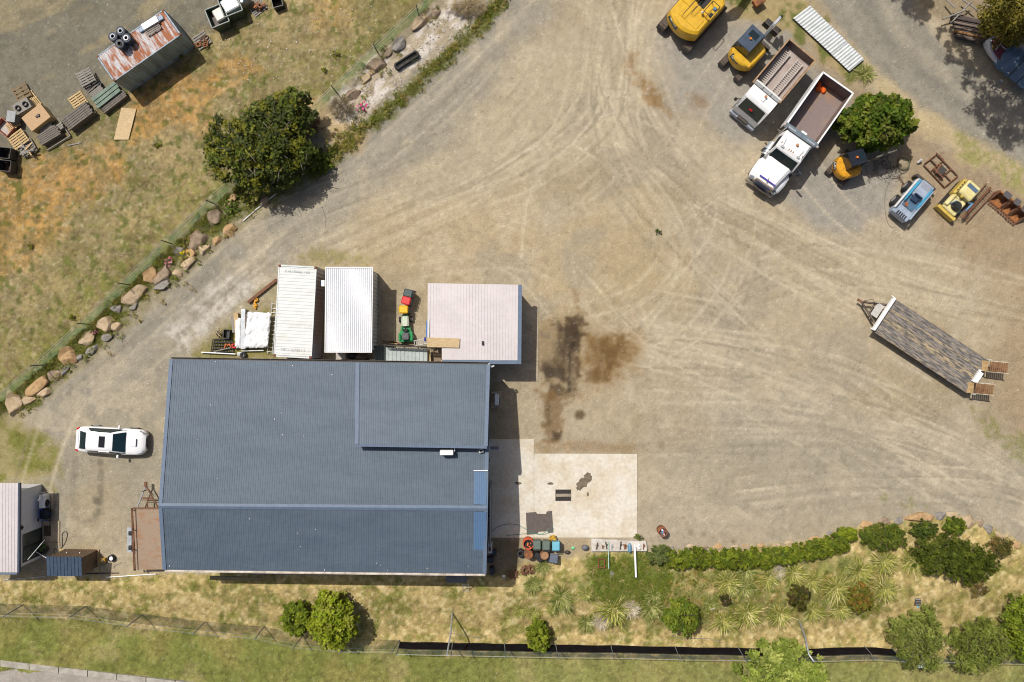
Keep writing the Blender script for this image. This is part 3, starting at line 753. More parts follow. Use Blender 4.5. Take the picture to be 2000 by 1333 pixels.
# stains lying on the slabs: mud, rubber mat, grate
m = MB(); mud = M("damp_mud", (.17, .135, .09), (.11, .085, .055), scale=4, rough=.8)
def blob(m, c, r, z, n=22, seed=0, sx=1, sy=1, rot=0):
    rr = random.Random(seed); pts = []
    for i in range(n):
        t = 2 * PI * i / n; q = r * (0.72 + .45 * rr.random())
        x, y = q * math.cos(t) * sx, q * math.sin(t) * sy
        px, py = c[0] + x * math.cos(rot) - y * math.sin(rot), c[1] + x * math.sin(rot) + y * math.cos(rot)
        p = P(px, py, z); pts.append((p.x, p.y))
    m.prism(pts[::-1], z - .01, z)
for args, lab in ((((1141, 942), 22, .066, 26, 3, .95, .42, -.75), "largest patch of dried brown mud on the sunny concrete apron"), (((1148, 931), 8, .069, 16, 9), "round damp end of the largest mud patch"), (((1076, 945), 6, .066, 14, 4, 1.1, .5), "small mud patch between drain grate and workshop shade"), (((1012, 944), 7, .066, 14, 5, 1, .4), "small mud patch at the edge of the workshop shade"), (((1148, 966), 4, .066, 12, 6, .5, 1.3), "tiny mud dash below the largest mud patch")):
    m = MB(); blob(m, *args); tag(m.build("mud_patch", mud), lab, "mud", "mud patches on the apron")
t = thing("drain_grate", "dark steel drain pit with a bare crossbar in the concrete apron", "drain", P(1100, 967.5, .06))
m = MB(); m.box((0, 0, .006), (1.02, .72, .012)); m.build("pit", M("pit_dark", (.02, .017, .014)), t)
m = MB(); m.box((0, .0, .03), (1.02, .2, .04)); m.build("crossbar", M("bar_mud", (.3, .25, .18)), t)
m = MB()
for s in (-1, 1): m.box((0, s * .37, .02), (1.08, .04, .04)); m.box((s * .52, 0, .02), (.04, .70, .038))
for k in range(9):
    for s in (-1, 1): m.box((-.42 + k * .105, s * .22, .012), (.02, .25, .02))
m.build("grate_frame", dark_steel, t)
mat_rub = M("mat_rubber", D(112, 102, 96), D(98, 90, 85), rough=.85, scale=6, var=.1)
m = MB(); zz = .085
q = [(1027, 1002), (1047, 1000.5), (1049, 1004), (1066, 1004.5), (1068, 999.5), (1078, 998.5), (1081, 1040.5), (1071, 1042), (1069, 1038), (1052, 1039), (1049, 1043.5), (1029, 1045)]
m.prism([(P(x, y, zz).x, P(x, y, zz).y) for x, y in q][::-1], .064, zz)
tag(m.build("rubber_mat", mat_rub), "notched dark grey rubber mat lying flat on the concrete apron", "mat")
hose_teal = M("hose_green", (.05, .22, .18), rough=.5)
m = MB(); m.tube([P(x, y, .09) for x, y in spline([(955, 1047), (968, 1032), (990, 1024), (1012, 1026), (1030, 1036), (1045, 1042), (1060, 1043), (1070, 1034), (1080, 1031), (1078, 1038), (1058, 1045), (1040, 1042), (1015, 1044), (985, 1047)], 6)], .016, 6)
tag(m.build("garden_hose", hose_teal), "thin green hose looped across the shaded slab and the rubber mat", "hose")

# ------------------------------------------------------------------ pale shed
pink = M("shed_roof", D(222, 214, 213), D(213, 205, 204), scale=.6, rough=.45, metal=.1, var=.04)
sh = thing("pale_shed", "pale pinkish shed roof with blue-grey edge flashing beside the oil stain", "shed", P(925, 632, 0))
z0, z1 = 2.85, 3.0
q = W([(836.5, 707, z0), (1011, 704, z0), (1012.5, 556.5, z1), (834.5, 553.5, z1)])
SEAM = [(0, 0), (.90, 0), (.92, .02), (.97, .02)]
qa = W([(834.5, 676, z0), (863, 676, z0), (863, 553.9, z1), (835.5, 553.5, z1)]); qb = W([(863, 703.5, z0), (1011, 704.5, z0), (1012.5, 556.5, z1), (863, 553.9, z1)])
m = MB(); m.sheet(qa, 5, SEAM, thick=.04); m.build("roof_sheet", pink, sh, off=True)
m = MB(); m.sheet(qb, 25, SEAM, thick=.04); m.build("roof_sheet", pink, sh, off=True)
m = MB(); m.slabq(W([(1010.5, 711.5, z0 + .03), (1018, 711.5, z0 + .03), (1019.5, 557, z1 + .04), (1012, 556.7, z1 + .04)]), .22); m.build("edge_flashing", trim_blue, sh, off=True)
m = MB(); m.slabq(W([(863, 706.5, z0 + .05), (955, 708, z0 + .05), (955, 703.5, z0 + .05), (863, 703, z0 + .05)]), .2); m.slabq(W([(955.3, 711.5, z0 + .05), (1010.3, 711.5, z0 + .05), (1010.3, 704, z0 + .05), (955.3, 704, z0 + .05)]), .2)
m.build("front_flashing", trim_blue, sh, off=True)
m = MB()
for p, q_ in (((838, 674), (838, 556)), ((838, 556), (1009, 558)), ((1009, 558), (1009, 702)), ((1009, 702), (866, 702)), ((866, 702), (866, 674)), ((866, 674), (838, 674))):
    a, b_ = P(*p, 2.8), P(*q_, 2.8)
    m.add([(a.x, a.y, 0), (b_.x, b_.y, 0), b_, a], [(0, 1, 2, 3)])
m.build("wall", pink, sh, off=True)
m = MB(); m.box(P(943, 670.5, 2.97), (.13, .27, .1), ch=.02); tag(m.build("roof_vent_box", black_plastic), "small dark box fixed on the pale shed roof", "vent box")
m = MB(); m.slabq(W([(834, 678.5, 2.97), (897, 679.5, 3.0), (898, 661.5, 3.01), (834.5, 659.5, 2.98)]), .03); tag(m.build("plywood_sheet", plywood), "long plywood sheet lying across the pale shed roof edge", "plywood")
m = MB(); m.cyl(P(834.5, 627, 2.7), P(834, 659, 2.7), .06); tag(m.build("blue_tube", M("blue_plastic", (.02, .16, .5), rough=.4)), "bright blue tube leaning along the pale shed wall", "pipe")
m = MB(); m.cyl(P(838.5, 624, 2.94), P(837.5, 659, 2.94), .03); tag(m.build("conduit", off_white), "thin pale conduit beside the bright blue tube", "pipe")

# ------------------------------------------------------------------ white-roofed container shed
wr = M("white_roof", (0.70, 0.71, 0.73), (0.62, 0.63, 0.65), scale=.8, rough=.5, var=.05)
ws = thing("white_roofed_container", "container shed under a bright white ribbed roof with rusty side", "shed", P(682, 605, 0))
m = MB(); m.sheet(W([(636.5, 687, 2.9), (724, 687, 2.9), (726, 524.5, 2.95), (637.5, 524.5, 2.95)]), 22, [(0, 0), (.5, 0), (.58, .05), (.92, .05)], thick=.05); m.build("roof_sheet", wr, ws, off=True)
fr = W([(634.8, 688.2, 2.98), (725.6, 688.2, 2.98), (727.5, 522.8, 3.03), (636.2, 522.8, 3.03)])
m = MB()
for i in range(4):
    a, b_ = fr[i], fr[(i + 1) % 4]; d = b_ - a
    m.box((a + b_) / 2 + Vector((0, 0, -.07)), (d.length + .06, .06, .14), rz=math.atan2(d.y, d.x), mi=0)
m.build("roof_frame", white_paint, ws, off=True)
g0 = [P(648, 686, .1), P(736, 686, .1), P(736, 528, .1), P(648, 528, .1)]
c0 = [Vector((p.x, p.y, 0)) for p in W([(639, 684, 2.7), (724, 684, 2.7), (725, 528, 2.7), (640, 528, 2.7)])]
for i, mt in ((0, white_paint), (1, off_white), (2, white_paint), (3, rust)):
    a, b_ = c0[i], c0[(i + 1) % 4]; z = Vector((0, 0, 2.84))
    m = MB(); m.sheet([a, b_, b_ + z, a + z], 20, [(0, 0), (.3, 0), (.5, -.04), (.8, -.04)]); m.build("corrugated_wall", mt, ws, off=True)
m = MB(); m.box(P(632, 554, 2.6), (.2, .4, .35)); m.box(P(629, 554, 2.5), (.06, .36, .3), mi=1); tag(m.build("meter_box", [white_paint, M("blue_face", (.05, .2, .45))]), "small white and blue box on the wall between the two containers", "meter box")

# ------------------------------------------------------------------ shipping containers
def container(name, label, TL, TR, BR, BL, zt, wmat, rmat, nroof=29, marks=False, cm=None):
    A, B, Cc, Dd = P(*BL, zt), P(*BR, zt), P(*TR, zt), P(*TL, zt)
    cen = (A + B + Cc + Dd) / 4; cen.z = zt - 2.59
    t = thing(name, label, "container", cen)
    long_ = (Dd - A).length > (B - A).length
    q = [A, B, Cc, Dd] if not long_ else [B, Cc, Dd, A]
    L_ = (q[1] - q[0]); Wd = (q[3] - q[0]); ux = L_.normalized(); uy = Wd.normalized()
    lx, ly = L_.length, Wd.length
    rz = math.atan2(ux.y, ux.x); t.rotation_euler = (0, 0, rz)
    hx, hy, hz = lx / 2, ly / 2, 2.59
    rib = [(0, 0), (.25, 0), (.4, -.03), (.75, -.03), (.9, 0)]
    z0 = .15
    m = MB(); m.sheet([(-hx + .12, -hy + .03, hz - .03), (hx - .12, -hy + .03, hz - .03), (hx - .12, hy - .03, hz - .03), (-hx + .12, hy - .03, hz - .03)], nroof, [(0, 0), (.55, 0), (.65, .02), (.9, .02)], thick=.02); m.build("roof", rmat, t)
    for s in (-1, 1):
        a, b_ = (-hx + .1, s * (hy - .01), z0), (hx - .1, s * (hy - .01), z0)
        if s > 0: a, b_ = b_, a
        m = MB(); m.sheet([a, b_, (b_[0], b_[1], hz - .08), (a[0], a[1], hz - .08)], 22, rib); m.build("side_panel", wmat, t)
    a, b_ = (-hx + .01, hy - .1, z0), (-hx + .01, -hy + .1, z0)
    m = MB(); m.sheet([a, b_, (b_[0], b_[1], hz - .08), (a[0], a[1], hz - .08)], 8, rib); m.build("end_panel", wmat, t)
    for s in (-1, 1):
        m = MB(); m.box((hx - .05, s * hy / 2, hz / 2 + .05), (.05, hy - .08, hz - .3)); d = m.build("door", wmat, t)
        m = MB()
        for k in (.3, .7): m.cyl((hx - .01, s * hy * k, .2), (hx - .01, s * hy * k, hz - .15), .022, n=6)
        m.build("lock_rod", galv, d)
    m = MB()
    for s in (-1, 1):
        m.box((0, s * (hy - .035), hz - .05), (2 * hx - .3, .07, .1)); m.box((0, s * (hy - .035), .1), (2 * hx - .3, .07, .16))
        m.box((s * (hx - .05), 0, hz - .055), (.1, 2 * hy - .3, .11)); m.box((s * (hx - .05), 0, .1), (.1, 2 * hy - .3, .16))
        for u in (-1, 1): m.box((s * (hx - .06), u * (hy - .06), hz / 2), (.12, .12, hz - .3))
    m.build("frame", cm or wmat, t)
    for s in (-1, 1):
        for u in (-1, 1):
            m = MB()
            for zc in (.065, hz - .055): m.box((s * (hx - .085), u * (hy - .085), zc), (.18, .17, .13), ch=.015)
            m.build("corner_casting", rust, t)
    return t, hx, hy, hz
cwhite = M("container_white", D(228, 232, 230), D(212, 217, 214), scale=1.2, rough=.5, var=.06)
crw = M("container_white_roof", D(230, 233, 230), D(216, 216, 208), scale=1.6, rough=.5, lo=.45, hi=.75, stretch=(1, .4, 1), var=.06)
t1, hx, hy, hz = container("shipping_container", "pale white shipping container with ribbed roof beside the aluminium ladder", (545, 517.6), (618.3, 520.6), (608.3, 700.6), (533.6, 697.2), 2.6, cwhite, crw, 27)
def text(name, body, size, mat_, parent, loc, rot, ext=.003):
    cu = bpy.data.curves.new(name, 'FONT'); cu.body = body; cu.size = size; cu.extrude = ext; cu.align_x = 'CENTER'; cu.align_y = 'CENTER'; cu.resolution_u = 2
    cu.materials.append(mat_)
    tmp = bpy.data.objects.new(name, cu); COL.objects.link(tmp)
    me = bpy.data.meshes.new_from_object(tmp.evaluated_get(bpy.context.evaluated_depsgraph_get()))
    bpy.data.objects.remove(tmp); me.name = name
    o = bpy.data.objects.new(name, me); COL.objects.link(o); o.parent = parent; o.location = loc; o.rotation_euler = rot
    o["kind"] = "stuff"
    return o
ink = M("grey_ink", (.45, .46, .45), rough=.7)
text("lettering", "KVLU0083 160", .26, ink, t1, (hx - .42, 0, hz + .0), (0, 0, PI + PI / 2)); text("lettering", "MKU 527201 1", .26, ink, t1, (-hx + .5, 0, hz + .0), (0, 0, PI + PI / 2))
rustroof = M("rusty_container_roof", D(206, 205, 206), D(168, 104, 68), scale=1.3, rough=.75, lo=.44, hi=.56, stretch=(2.2, .55, 1), var=.16, detail=9)
cgrey = M("container_grey", (.26, .35, .44), (.17, .21, .26), scale=1.2, rough=.55, var=.1, stretch=(2.5, 2.5, .4))
ZF = -5.9
zc = GZ(*P(300, 120, -5.5).xy)
t2, hx2, hy2, hz2 = container("shipping_container", "old grey container with rust-streaked roof standing in the lower yard", (188, 109.5), (319, 21), (354, 67), (222.5, 158.8), zc + 2.6, cgrey, rustroof, 27)
ZCT = zc + 2.6
# ------------------------------------------------------------------ neighbouring white building with its yard things
nb0 = thing("white_neighbour_building", "white rendered building with pale ribbed roof and tall glass door", "building", P(40, 1025, 0))
render_w = M("render_white", (.66, .66, .68), (.60, .60, .62), scale=.8, rough=.7, var=.04)
q = W([(-60, 1118.5, 2.7), (34, 1118.5, 2.7), (35.5, 944, 2.75), (-60, 943, 2.75)])
m = MB(); m.sheet(q, 16, SEAM, thick=.05); m.build("roof_sheet", pink, nb0, off=True)
m = MB(); m.slabq(W([(33.6, 1119.5, 2.72), (37.4, 1119.5, 2.72), (38.2, 944, 2.77), (35.2, 944, 2.77)]), .2); m.build("roof_gutter", M("gutter_navy", (.05, .07, .11), rough=.4), nb0, off=True)
m = MB(); m.slabq(W([(-60, 1122.5, 2.68), (33.5, 1122.5, 2.68), (33.5, 1119.2, 2.68), (-60, 1119.2, 2.68)]), .15); m.build("fascia", trim_blue, nb0, off=True)
g_ne, g_se = P(81.5, 946, 0), P(83.5, 1089, 0)
wx = g_ne.x; zz = 2.66
m = MB()
xw = -40.0
yd0, yd1 = P(84, 1030, 0).y, P(84, 1083, 0).y
def wall_face(m, x, ya, yb, za, zb): m.add([(x, ya, za), (x, yb, za), (x, yb, zb), (x, ya, zb)], [(3, 2, 1, 0)])
wall_face(m, wx, g_ne.y, yd0, -.4, zz); wall_face(m, wx, yd1, g_se.y, -.4, zz); wall_face(m, wx, yd0, yd1, 2.15, zz)
m.add([(wx, g_ne.y, -.4), (xw, g_ne.y, -.4), (xw, g_ne.y, zz), (wx, g_ne.y, zz)], [(0, 1, 2, 3)]); m.add([(wx, g_se.y, -.4), (xw, g_se.y, -.4), (xw, g_se.y, zz), (wx, g_se.y, zz)], [(3, 2, 1, 0)])
m.build("wall", render_w, nb0, off=True)
m = MB()
for k in range(2):
    ya, yb = yd0 + (yd1 - yd0) * k / 2, yd0 + (yd1 - yd0) * (k + 1) / 2
    d = MB(); d.box((wx - .03, (ya + yb) / 2, 1.08), (.03, abs(yb - ya) - .08, 2.08)); g = d.build("glass_panel", glass("glass_door", (.06, .075, .07)), nb0, off=True)
    for a in (ya, yb): m.box((wx - .01, a + (.02 if a == yb else -.02), 1.08), (.08, .04, 2.14))
    m.box((wx - .01, (ya + yb) / 2, .03), (.08, abs(yb - ya) - .1, .06)); m.box((wx - .01, (ya + yb) / 2, 2.13), (.08, abs(yb - ya) - .1, .06))
m.build("door_frame", black_plastic, nb0, off=True)
m = MB(); m.box(P(40, 1031, 2.5), (.22, .28, .16)); m.box(P(43, 1031, 2.45), (.18, .1, .1)); m.build("camera_bracket", black_plastic, nb0, off=True)
aircon("outdoor_air_conditioner", "white air conditioner outside the neighbour's rendered wall by the bicycle", P(91.5, 977, .1), .9, .38, .62, PI / 2)
m = MB(); m.tube([P(83, 967, .6), P(79, 968, .9), P(77, 975, 1.1), P(74, 979, 1.2)], .05, 8); tag(m.build("drain_pipe", white_paint), "bent white drain pipe beside the neighbour's air conditioner", "pipe")
path = bpy.data.objects.new("paved_path", None); COL.objects.link(path); tag(path, kind="structure")
for q in ([(84.5, 1060), (116, 1060), (116, 1018), (84.5, 1018)], [(84.5, 1095), (116.5, 1095), (116.5, 1060.7), (84.5, 1060.7)], [(84, 994), (104.5, 994), (104.5, 960), (84, 960)]): slab(q, .06, conc2, path)
m = MB(); m.box(P(92.5, 1037, .075), (.45, .7, .03), ch=.006); tag(m.build("door_mat", M("coir", D(92, 78, 62), D(74, 62, 48), rough=.9)), "brown door mat on the path outside the glass door", "mat")
# open awning leaf with its strut
t = thing("open_shutter", "pale framed shutter leaf propped open by a strut at the glass door", "shutter", (0, 0, 0))
a, b_ = P(85.5, 1057, .95), P(55, 1093, 2.3)
m = MB(); d = Vector((.06, .08, 0)); m.add([a - d * .4, b_ - d * .4, b_ + d * .8 + Vector((0, 0, -.02)), a + d * .8 + Vector((0, 0, -.02))], [(0, 1, 2, 3)]); m.build("panel", black_plastic, t)
m = MB(); m.tube([a - d * .5, b_ - d * .5], .025, 6); m.tube([a + d, b_ + d], .025, 6); m.build("frame", white_paint, t)
m = MB(); m.tube([P(70, 1078, 1.6), P(90, 1090, 1.2), P(97, 1091, 1.9)], .02, 6); m.build("strut", white_paint, t)
# bicycle leaning by the wall
def wheel(m, c, r, rz, tilt=.35, mi=0, w=.022):
    M_ = Matrix.Translation(c) @ Matrix.Rotation(rz, 4, 'Z') @ Matrix.Rotation(tilt, 4, 'X')
    pts = [M_ @ Vector((r * math.cos(t * PI / 12), 0, r * math.sin(t * PI / 12))) for t in range(25)]
    m.tube(pts, w, 6, mi)
    return M_
bk = thing("bicycle", "blue bicycle leaning against the neighbour's white wall", "bicycle", P(100, 1003, 0))
bl = M("bike_blue", (.02, .08, .42), rough=.35)
dd = Vector((-.02, 1, 0)).normalized(); rzb = math.atan2(dd.y, dd.x)
c1, c2 = Vector((.12, .62, .33)), Vector((.10, -.48, .33))
for c in (c1, c2):
    m = MB(); Mw = wheel(m, c, .31, rzb, .55); w_ = m.build("wheel", black_rubber, bk)
    m = MB()
    for k in range(8):
        t = k * PI / 4; m.tube([Mw @ Vector((0, 0, 0)), Mw @ Vector((.3 * math.cos(t), 0, .3 * math.sin(t)))], .006, 4)
    m.build("spokes", galv, w_)
s_ = Vector((-.36, -.25, .85)); h_ = Vector((-.33, .42, .95)); bb = Vector((.08, .02, .3))
m = MB(); m.tube([c2, bb, s_, c2], .02); m.tube([bb, h_ - Vector((0, 0, .15)), s_], .024); m.tube([h_, c1], .02); m.build("frame", bl, bk)
m = MB(); m.tube([h_ + Vector((-.26, .02, .06)), h_, h_ + Vector((.26, .06, -.02))], .016); m.build("handlebar", black_plastic, bk)
m = MB(); m.ball(s_ + Vector((0, 0, .05)), .13, 8, sc=(.6, 1.1, .35)); m.build("saddle", black_plastic, bk)
m = MB(); m.box(P(88, 1004, .3), (.5, .62, .55), ch=.04); m.ball(P(88, 1004, .62), .26, 8, sc=(1, 1.2, .4)); tag(m.build("covered_bin", M("navy_cloth", (.012, .016, .028), rough=.8)), "dark covered bin between the bicycle and the white wall", "bin")
# little garden shed
shd = thing("garden_shed", "small brown garden shed with dark navy ribbed roof near the bank", "shed", P(150, 1098, 0))
navy = M("shed_navy", (.055, .085, .13), rough=.45, metal=.2, var=.04); brown = M("shed_brown", D(120, 100, 82, 1.0), D(104, 86, 70, 1.0), rough=.6)
zt = 2.15
q = W([(92, 1125, zt), (160.5, 1126, zt), (159.5, 1088.8, zt + .15), (90.5, 1087.6, zt + .15)])
m = MB(); m.sheet(q, 10, [(0, 0), (.8, 0), (.84, .03), (.96, .03)], thick=.05); m.build("roof_sheet", navy, shd, off=True)
cr = [Vector((p.x, p.y, 0)) for p in W([(93.5, 1123.5, zt), (158.5, 1124.5, zt), (157.5, 1090, zt), (92, 1089, zt)])]
for i in range(4):
    a, b_ = cr[i] - Vector((0, 0, .5)), cr[(i + 1) % 4] - Vector((0, 0, .5)); z = Vector((0, 0, zt + .45))
    m = MB(); m.sheet([a, b_, b_ + z, a + z], 14, [(0, 0), (.7, 0), (.8, .02), (.95, .02)]); m.build("wall", brown, shd, off=True)
m = MB()
for k in range(2):
    p = cr[3].lerp(cr[2], .3 + .4 * k); m.box(p + Vector((0, .03, 1.0)), (.05, .06, .12))
m.build("door_handle", white_paint, shd, off=True)
m = MB(); p = P(155, 1078, .05); m.slabq(W([(116, 1092, .08), (193, 1092, .08), (193, 1074, .08), (116, 1073, .08)]), .2); m.slabq(W([(181, 1118, .08), (193, 1118, .08), (193, 1092.4, .08), (181, 1092.4, .08)]), .2); tag(m.build("shed_plinth", timber_new), "pale timber plinth around the little garden shed", "plinth")
m = MB(); m.cyl(P(187, 1078, .1), P(187, 1112, .1), .025, n=6); tag(m.build("white_pipe", white_paint), "short white pipe lying beside the garden shed", "pipe")
m = MB(); m.box(P(201, 1094.5, .13), (.4, .3, .3), ch=.02); m.box(P(199.5, 1094.5, .29), (.12, .12, .02), mi=1); tag(m.build("yellow_box", [M("yellow_board", D(214, 170, 60), D(190, 140, 44)), white_paint]), "small yellow box in the garden shed's shadow", "box")
t = thing("planter_pot", "round black pot with white top standing on the gravel", "pot", P(220, 1089, 0))
m = MB(); m.ring((0, 0, 0), .16, .22, 0, .3); m.build("rim", black_plastic, t)
m = MB(); m.cyl((0, 0, .0), (0, 0, .22), .16, n=16); m.build("fill", white_paint, t)
m = MB(); m.tube([P(237, 1099, .03), P(223, 1106, .03), P(222, 1111, .03)], .025); tag(m.build("bent_stick", timber_grey), "bent grey stick on the gravel below the black pot", "stick")
for nm, lab, a, b_, mt in (("pole", "long white pole lying on the grass beyond the garden shed", (208, 1127.5), (306, 1121), white_paint), ("pole", "long grey pole lying in the neighbour building's shadow", (8, 1133), (92, 1125), galv), ("pole", "dark pole lying beside the yellow box", (162, 1121), (232, 1119), dark_steel)):
    m = MB(); m.cyl(G(*a, .06), G(*b_, .06), .035, n=8); tag(m.build(nm, mt), lab, "pole")
m = MB(); m.tube([P(x, y, .03) for x, y in spline([(120, 1072), (122, 1060), (121, 1045), (126, 1039), (131, 1041), (130, 1053), (124, 1066), (119, 1072)], 4)], .02); tag(m.build("black_hose", black_rubber), "black hose looped on gravel at the path's edge", "hose")
m = MB(); m.tube([P(x, y, .09) for x, y in spline([(106, 1083), (105, 1074), (109, 1072), (110, 1080)], 3)], .02); tag(m.build("short_hose", black_rubber), "short black hose loop on the paved path", "hose")
m = MB()
for k in range(5): m.ball(P(80 + 5 * (k % 3), 1068 + 5 * (k // 2), .25 + .1 * (k % 2)), .2, 8, sc=(1, 1, .8), mi=k % 2)
tag(m.build("potted_clutter", [black_plastic, M("pot_green", (.06, .1, .02), rough=.8)]), "dark pots and greenery heaped beside the glass door", "pots")
m = MB(); m.sheet(W([(410, 1133, 1.2), (505, 1136, 1.2), (505, 1128, 2.6), (410, 1126, 2.6)]), 6, [(0, 0), (.8, 0), (.85, .03), (.97, .03)], thick=.03); tag(m.build("steel_awning", M("awning_dark", (.03, .04, .06), rough=.5)), "dark steel awning under the workshop's shaded southern gutter", "awning")

# ------------------------------------------------------------------ white car
def wheel_set(par, pts, r, w, rim=galv, name="wheel"):
    for (x, y) in pts:
        m = MB(); m.cyl((x, y - w / 2, r), (x, y + w / 2, r), r, n=18); o = m.build(name, black_rubber, par)
        s = 1 if y > 0 else -1
        m = MB(); m.cyl((x, y + s * (w / 2 - .03), r), (x, y + s * (w / 2 + .012), r), r * .62, n=14); m.build("rim", rim, o)
p = P(220.5, 860.5, .5)
car = thing("white_car", "white car with black sunroof parked on the gravel west of the workshop", "car", (p.x, p.y, 0), R(-3.6))
carw = M("car_white", (.80, .80, .80), (.78, .78, .78), rough=.2, var=.01, coat=.6, spec=.5)
def body_ring(x, w, zs, zb, zt_, k=.82):
    pts = [(-w * .93, .22), (-w, .45), (-w, zs), (-w * .965, zb), (-w * k, zt_), (-w * .35, zt_ + .025)]
    pts = pts + [(-y, z) for y, z in pts[::-1]]
    return [(x, y, z) for y, z in pts][::-1]
m = MB()
m.loft([body_ring(x, w, a, b_, c) for x, w, a, b_, c in ((-2.30, .62, .5, .72, .86), (-2.24, .76, .55, .82, .98), (-2.05, .86, .6, .9, 1.06), (-1.7, .89, .62, .93, 1.07), (-1.0, .9, .62, .93, 1.0), (0, .9, .62, .92, .98), (.8, .9, .62, .9, .97), (1.1, .9, .62, .87, .95), (1.7, .89, .6, .78, .87), (2.05, .85, .55, .70, .78), (2.22, .74, .5, .62, .70), (2.31, .56, .45, .55, .62))], smooth=True)
m.build("body", carw, car)
def gr(x, wb, wt, zb, zt_):
    pts = [(-wb, zb), (-(wb * .45 + wt * .55), zb + (zt_ - zb) * .62), (-wt, zt_ - .03), (-wt * .6, zt_ + .015)]
    pts = pts + [(-y, z) for y, z in pts[::-1]]
    return [(x, y, z) for y, z in pts][::-1]
m = MB(); m.loft([gr(-1.98, .70, .62, .99, 1.03), gr(-1.35, .78, .60, .97, 1.40), gr(-.8, .82, .61, .96, 1.47), (gr(.0, .83, .61, .95, 1.46)), gr(.42, .83, .60, .95, 1.38), gr(1.12, .80, .64, .93, .96)], smooth=True); m.build("cabin", carw, car)
def pane(name, q, mt, par, t=.012, thick=.02):
    q = [Vector(v) for v in q]; n = (q[1] - q[0]).cross(q[3] - q[0]).normalized()
    m = MB(); vs = [v + n * t for v in q] + [v - n * thick for v in q]
    k = len(q)
    m.add(vs, [tuple(range(k)), tuple(range(2 * k - 1, k - 1, -1))] + [(i, k + i, k + (i + 1) % k, (i + 1) % k) for i in range(k)])
    return m.build(name, mt, par)
cg = glass("car_glass", (.006, .02, .026))
pane("windscreen", [(1.10, -.68, .985), (1.10, .68, .985), (.42, .56, 1.40), (.42, -.56, 1.40)], cg, car, .03)
pane("rear_window", [(-1.95, .60, 1.055), (-1.95, -.60, 1.055), (-1.40, -.55, 1.40), (-1.40, .55, 1.40)], cg, car, .03)
for s in (-1, 1):
    q = [(.85, s * .825, .985), (-1.45, s * .80, 1.0), (-1.15, s * .68, 1.31), (-.5, s * .655, 1.41), (.22, s * .65, 1.38)]
    pane("side_window", q if s > 0 else q[::-1], cg, car, .03)
    m = MB(); m.box((.62, s * 1.0, .98), (.13, .22, .14), ch=.03); m.build("door_mirror", carw, car)
    m = MB(); m.box((2.08, s * .66, .73), (.36, .16, .06), rz=-s * .5, ry=.25, ch=.015); m.build("headlight", glass("lamp_glass", (.2, .22, .24)), car)
    m = MB(); m.box((-2.16, s * .72, .95), (.22, .17, .09), rz=s * .5, ch=.02); m.build("tail_light", M("lamp_red", (.45, .01, .01), rough=.25), car)
m = MB(); m.box((-.27, 0, 1.478), (.42, .76, .02), ch=.006); m.build("sunroof", glass("roof_glass", (.004, .006, .008)), car)
m = MB(); m.box((1.62, 0, .93), (.34, .56, .07), ry=.06, ch=.02); m.box((1.80, 0, .925), (.03, .48, .05), mi=1); m.build("bonnet_scoop", [carw, black_plastic], car)
m = MB(); m.box((2.27, 0, .56), (.12, .62, .16), ry=.2); m.box((2.29, 0, .36), (.10, .9, .12)); m.build("grille", black_plastic, car)
m = MB(); m.box((-2.12, 0, 1.1), (.16, 1.3, .025), ch=.006); m.build("boot_spoiler", carw, car)
wheel_set(car, [(1.38, .80), (1.38, -.80), (-1.28, .80), (-1.28, -.80)], .33, .23)

# ------------------------------------------------------------------ rusty plant trailer beside the workshop
deck_r = M("deck_rust", D(162, 140, 118), D(160, 116, 82), scale=1.0, rough=.75, lo=.5, hi=.7, var=.12, stretch=(1, 2, 1))
tr = thing("rusty_trailer", "rusty flat deck trailer parked against the workshop's gable end", "trailer", P(292, 1053, 0))
zd = .85
m = MB(); m.slabq(W([(266.5, 1113.5, zd), (326, 1112.5, zd), (320, 994, zd), (259.5, 994.5, zd)]), .05); m.build("deck", deck_r, tr, off=True)
m = MB(); m.box(P(292, 993, zd + .02), (2.2, .08, .12)); m.tube([P(256.5, 993, zd + .35), P(261.5, 1115, zd + .35)], .035, 6); m.tube([P(258.5, 993, zd - .1), P(264, 1115, zd - .1)], .05, 6)
for k in range(4): m.tube([P(256.5 + 1.6 * k, 996 + k * 39, zd + .35), P(258.5 + 1.6 * k, 996 + k * 39, zd - .1)], .03, 6)
m.build("side_rail", rust, tr, off=True)
m = MB(); m.box(P(293, 1054, zd - .2), (1.6, 3.6, .25)); m.build("chassis", dark_steel, tr, off=True)
m = MB(); ap = P(285, 949, .6)
m.tube([ap, P(268, 992, .6)], .05, 6, 1); m.tube([ap, P(309, 992, .6)], .05, 6); m.tube([P(276, 973, .62), P(299, 973, .62)], .05, 6); m.tube([P(288, 975, .6), P(288, 992, .6)], .05, 6); m.tube([P(276, 977, .62), P(299, 977, .62)], .03, 6)
m.build("drawbar", [rust, galv], tr, off=True)
m = MB(); m.box(ap + Vector((0, .08, .02)), (.16, .34, .14)); m.cyl(ap + Vector((-.1, -.35, -.6)), ap + Vector((-.1, -.35, .3)), .03); m.build("coupling", rust, tr, off=True)
for y in (1040, 1068):
    m = MB(); c = P(258, y, .35); m.cyl((c.x - .1, c.y, .35), (c.x + .12, c.y, .35), .34, n=16); m.build("wheel", black_rubber, tr, off=True)
m = MB(); c = P(254.5, 1054, .5); m.box((c.x, c.y, .62), (.3, 1.7, .05)); m.build("mudguard", galv, tr, off=True)
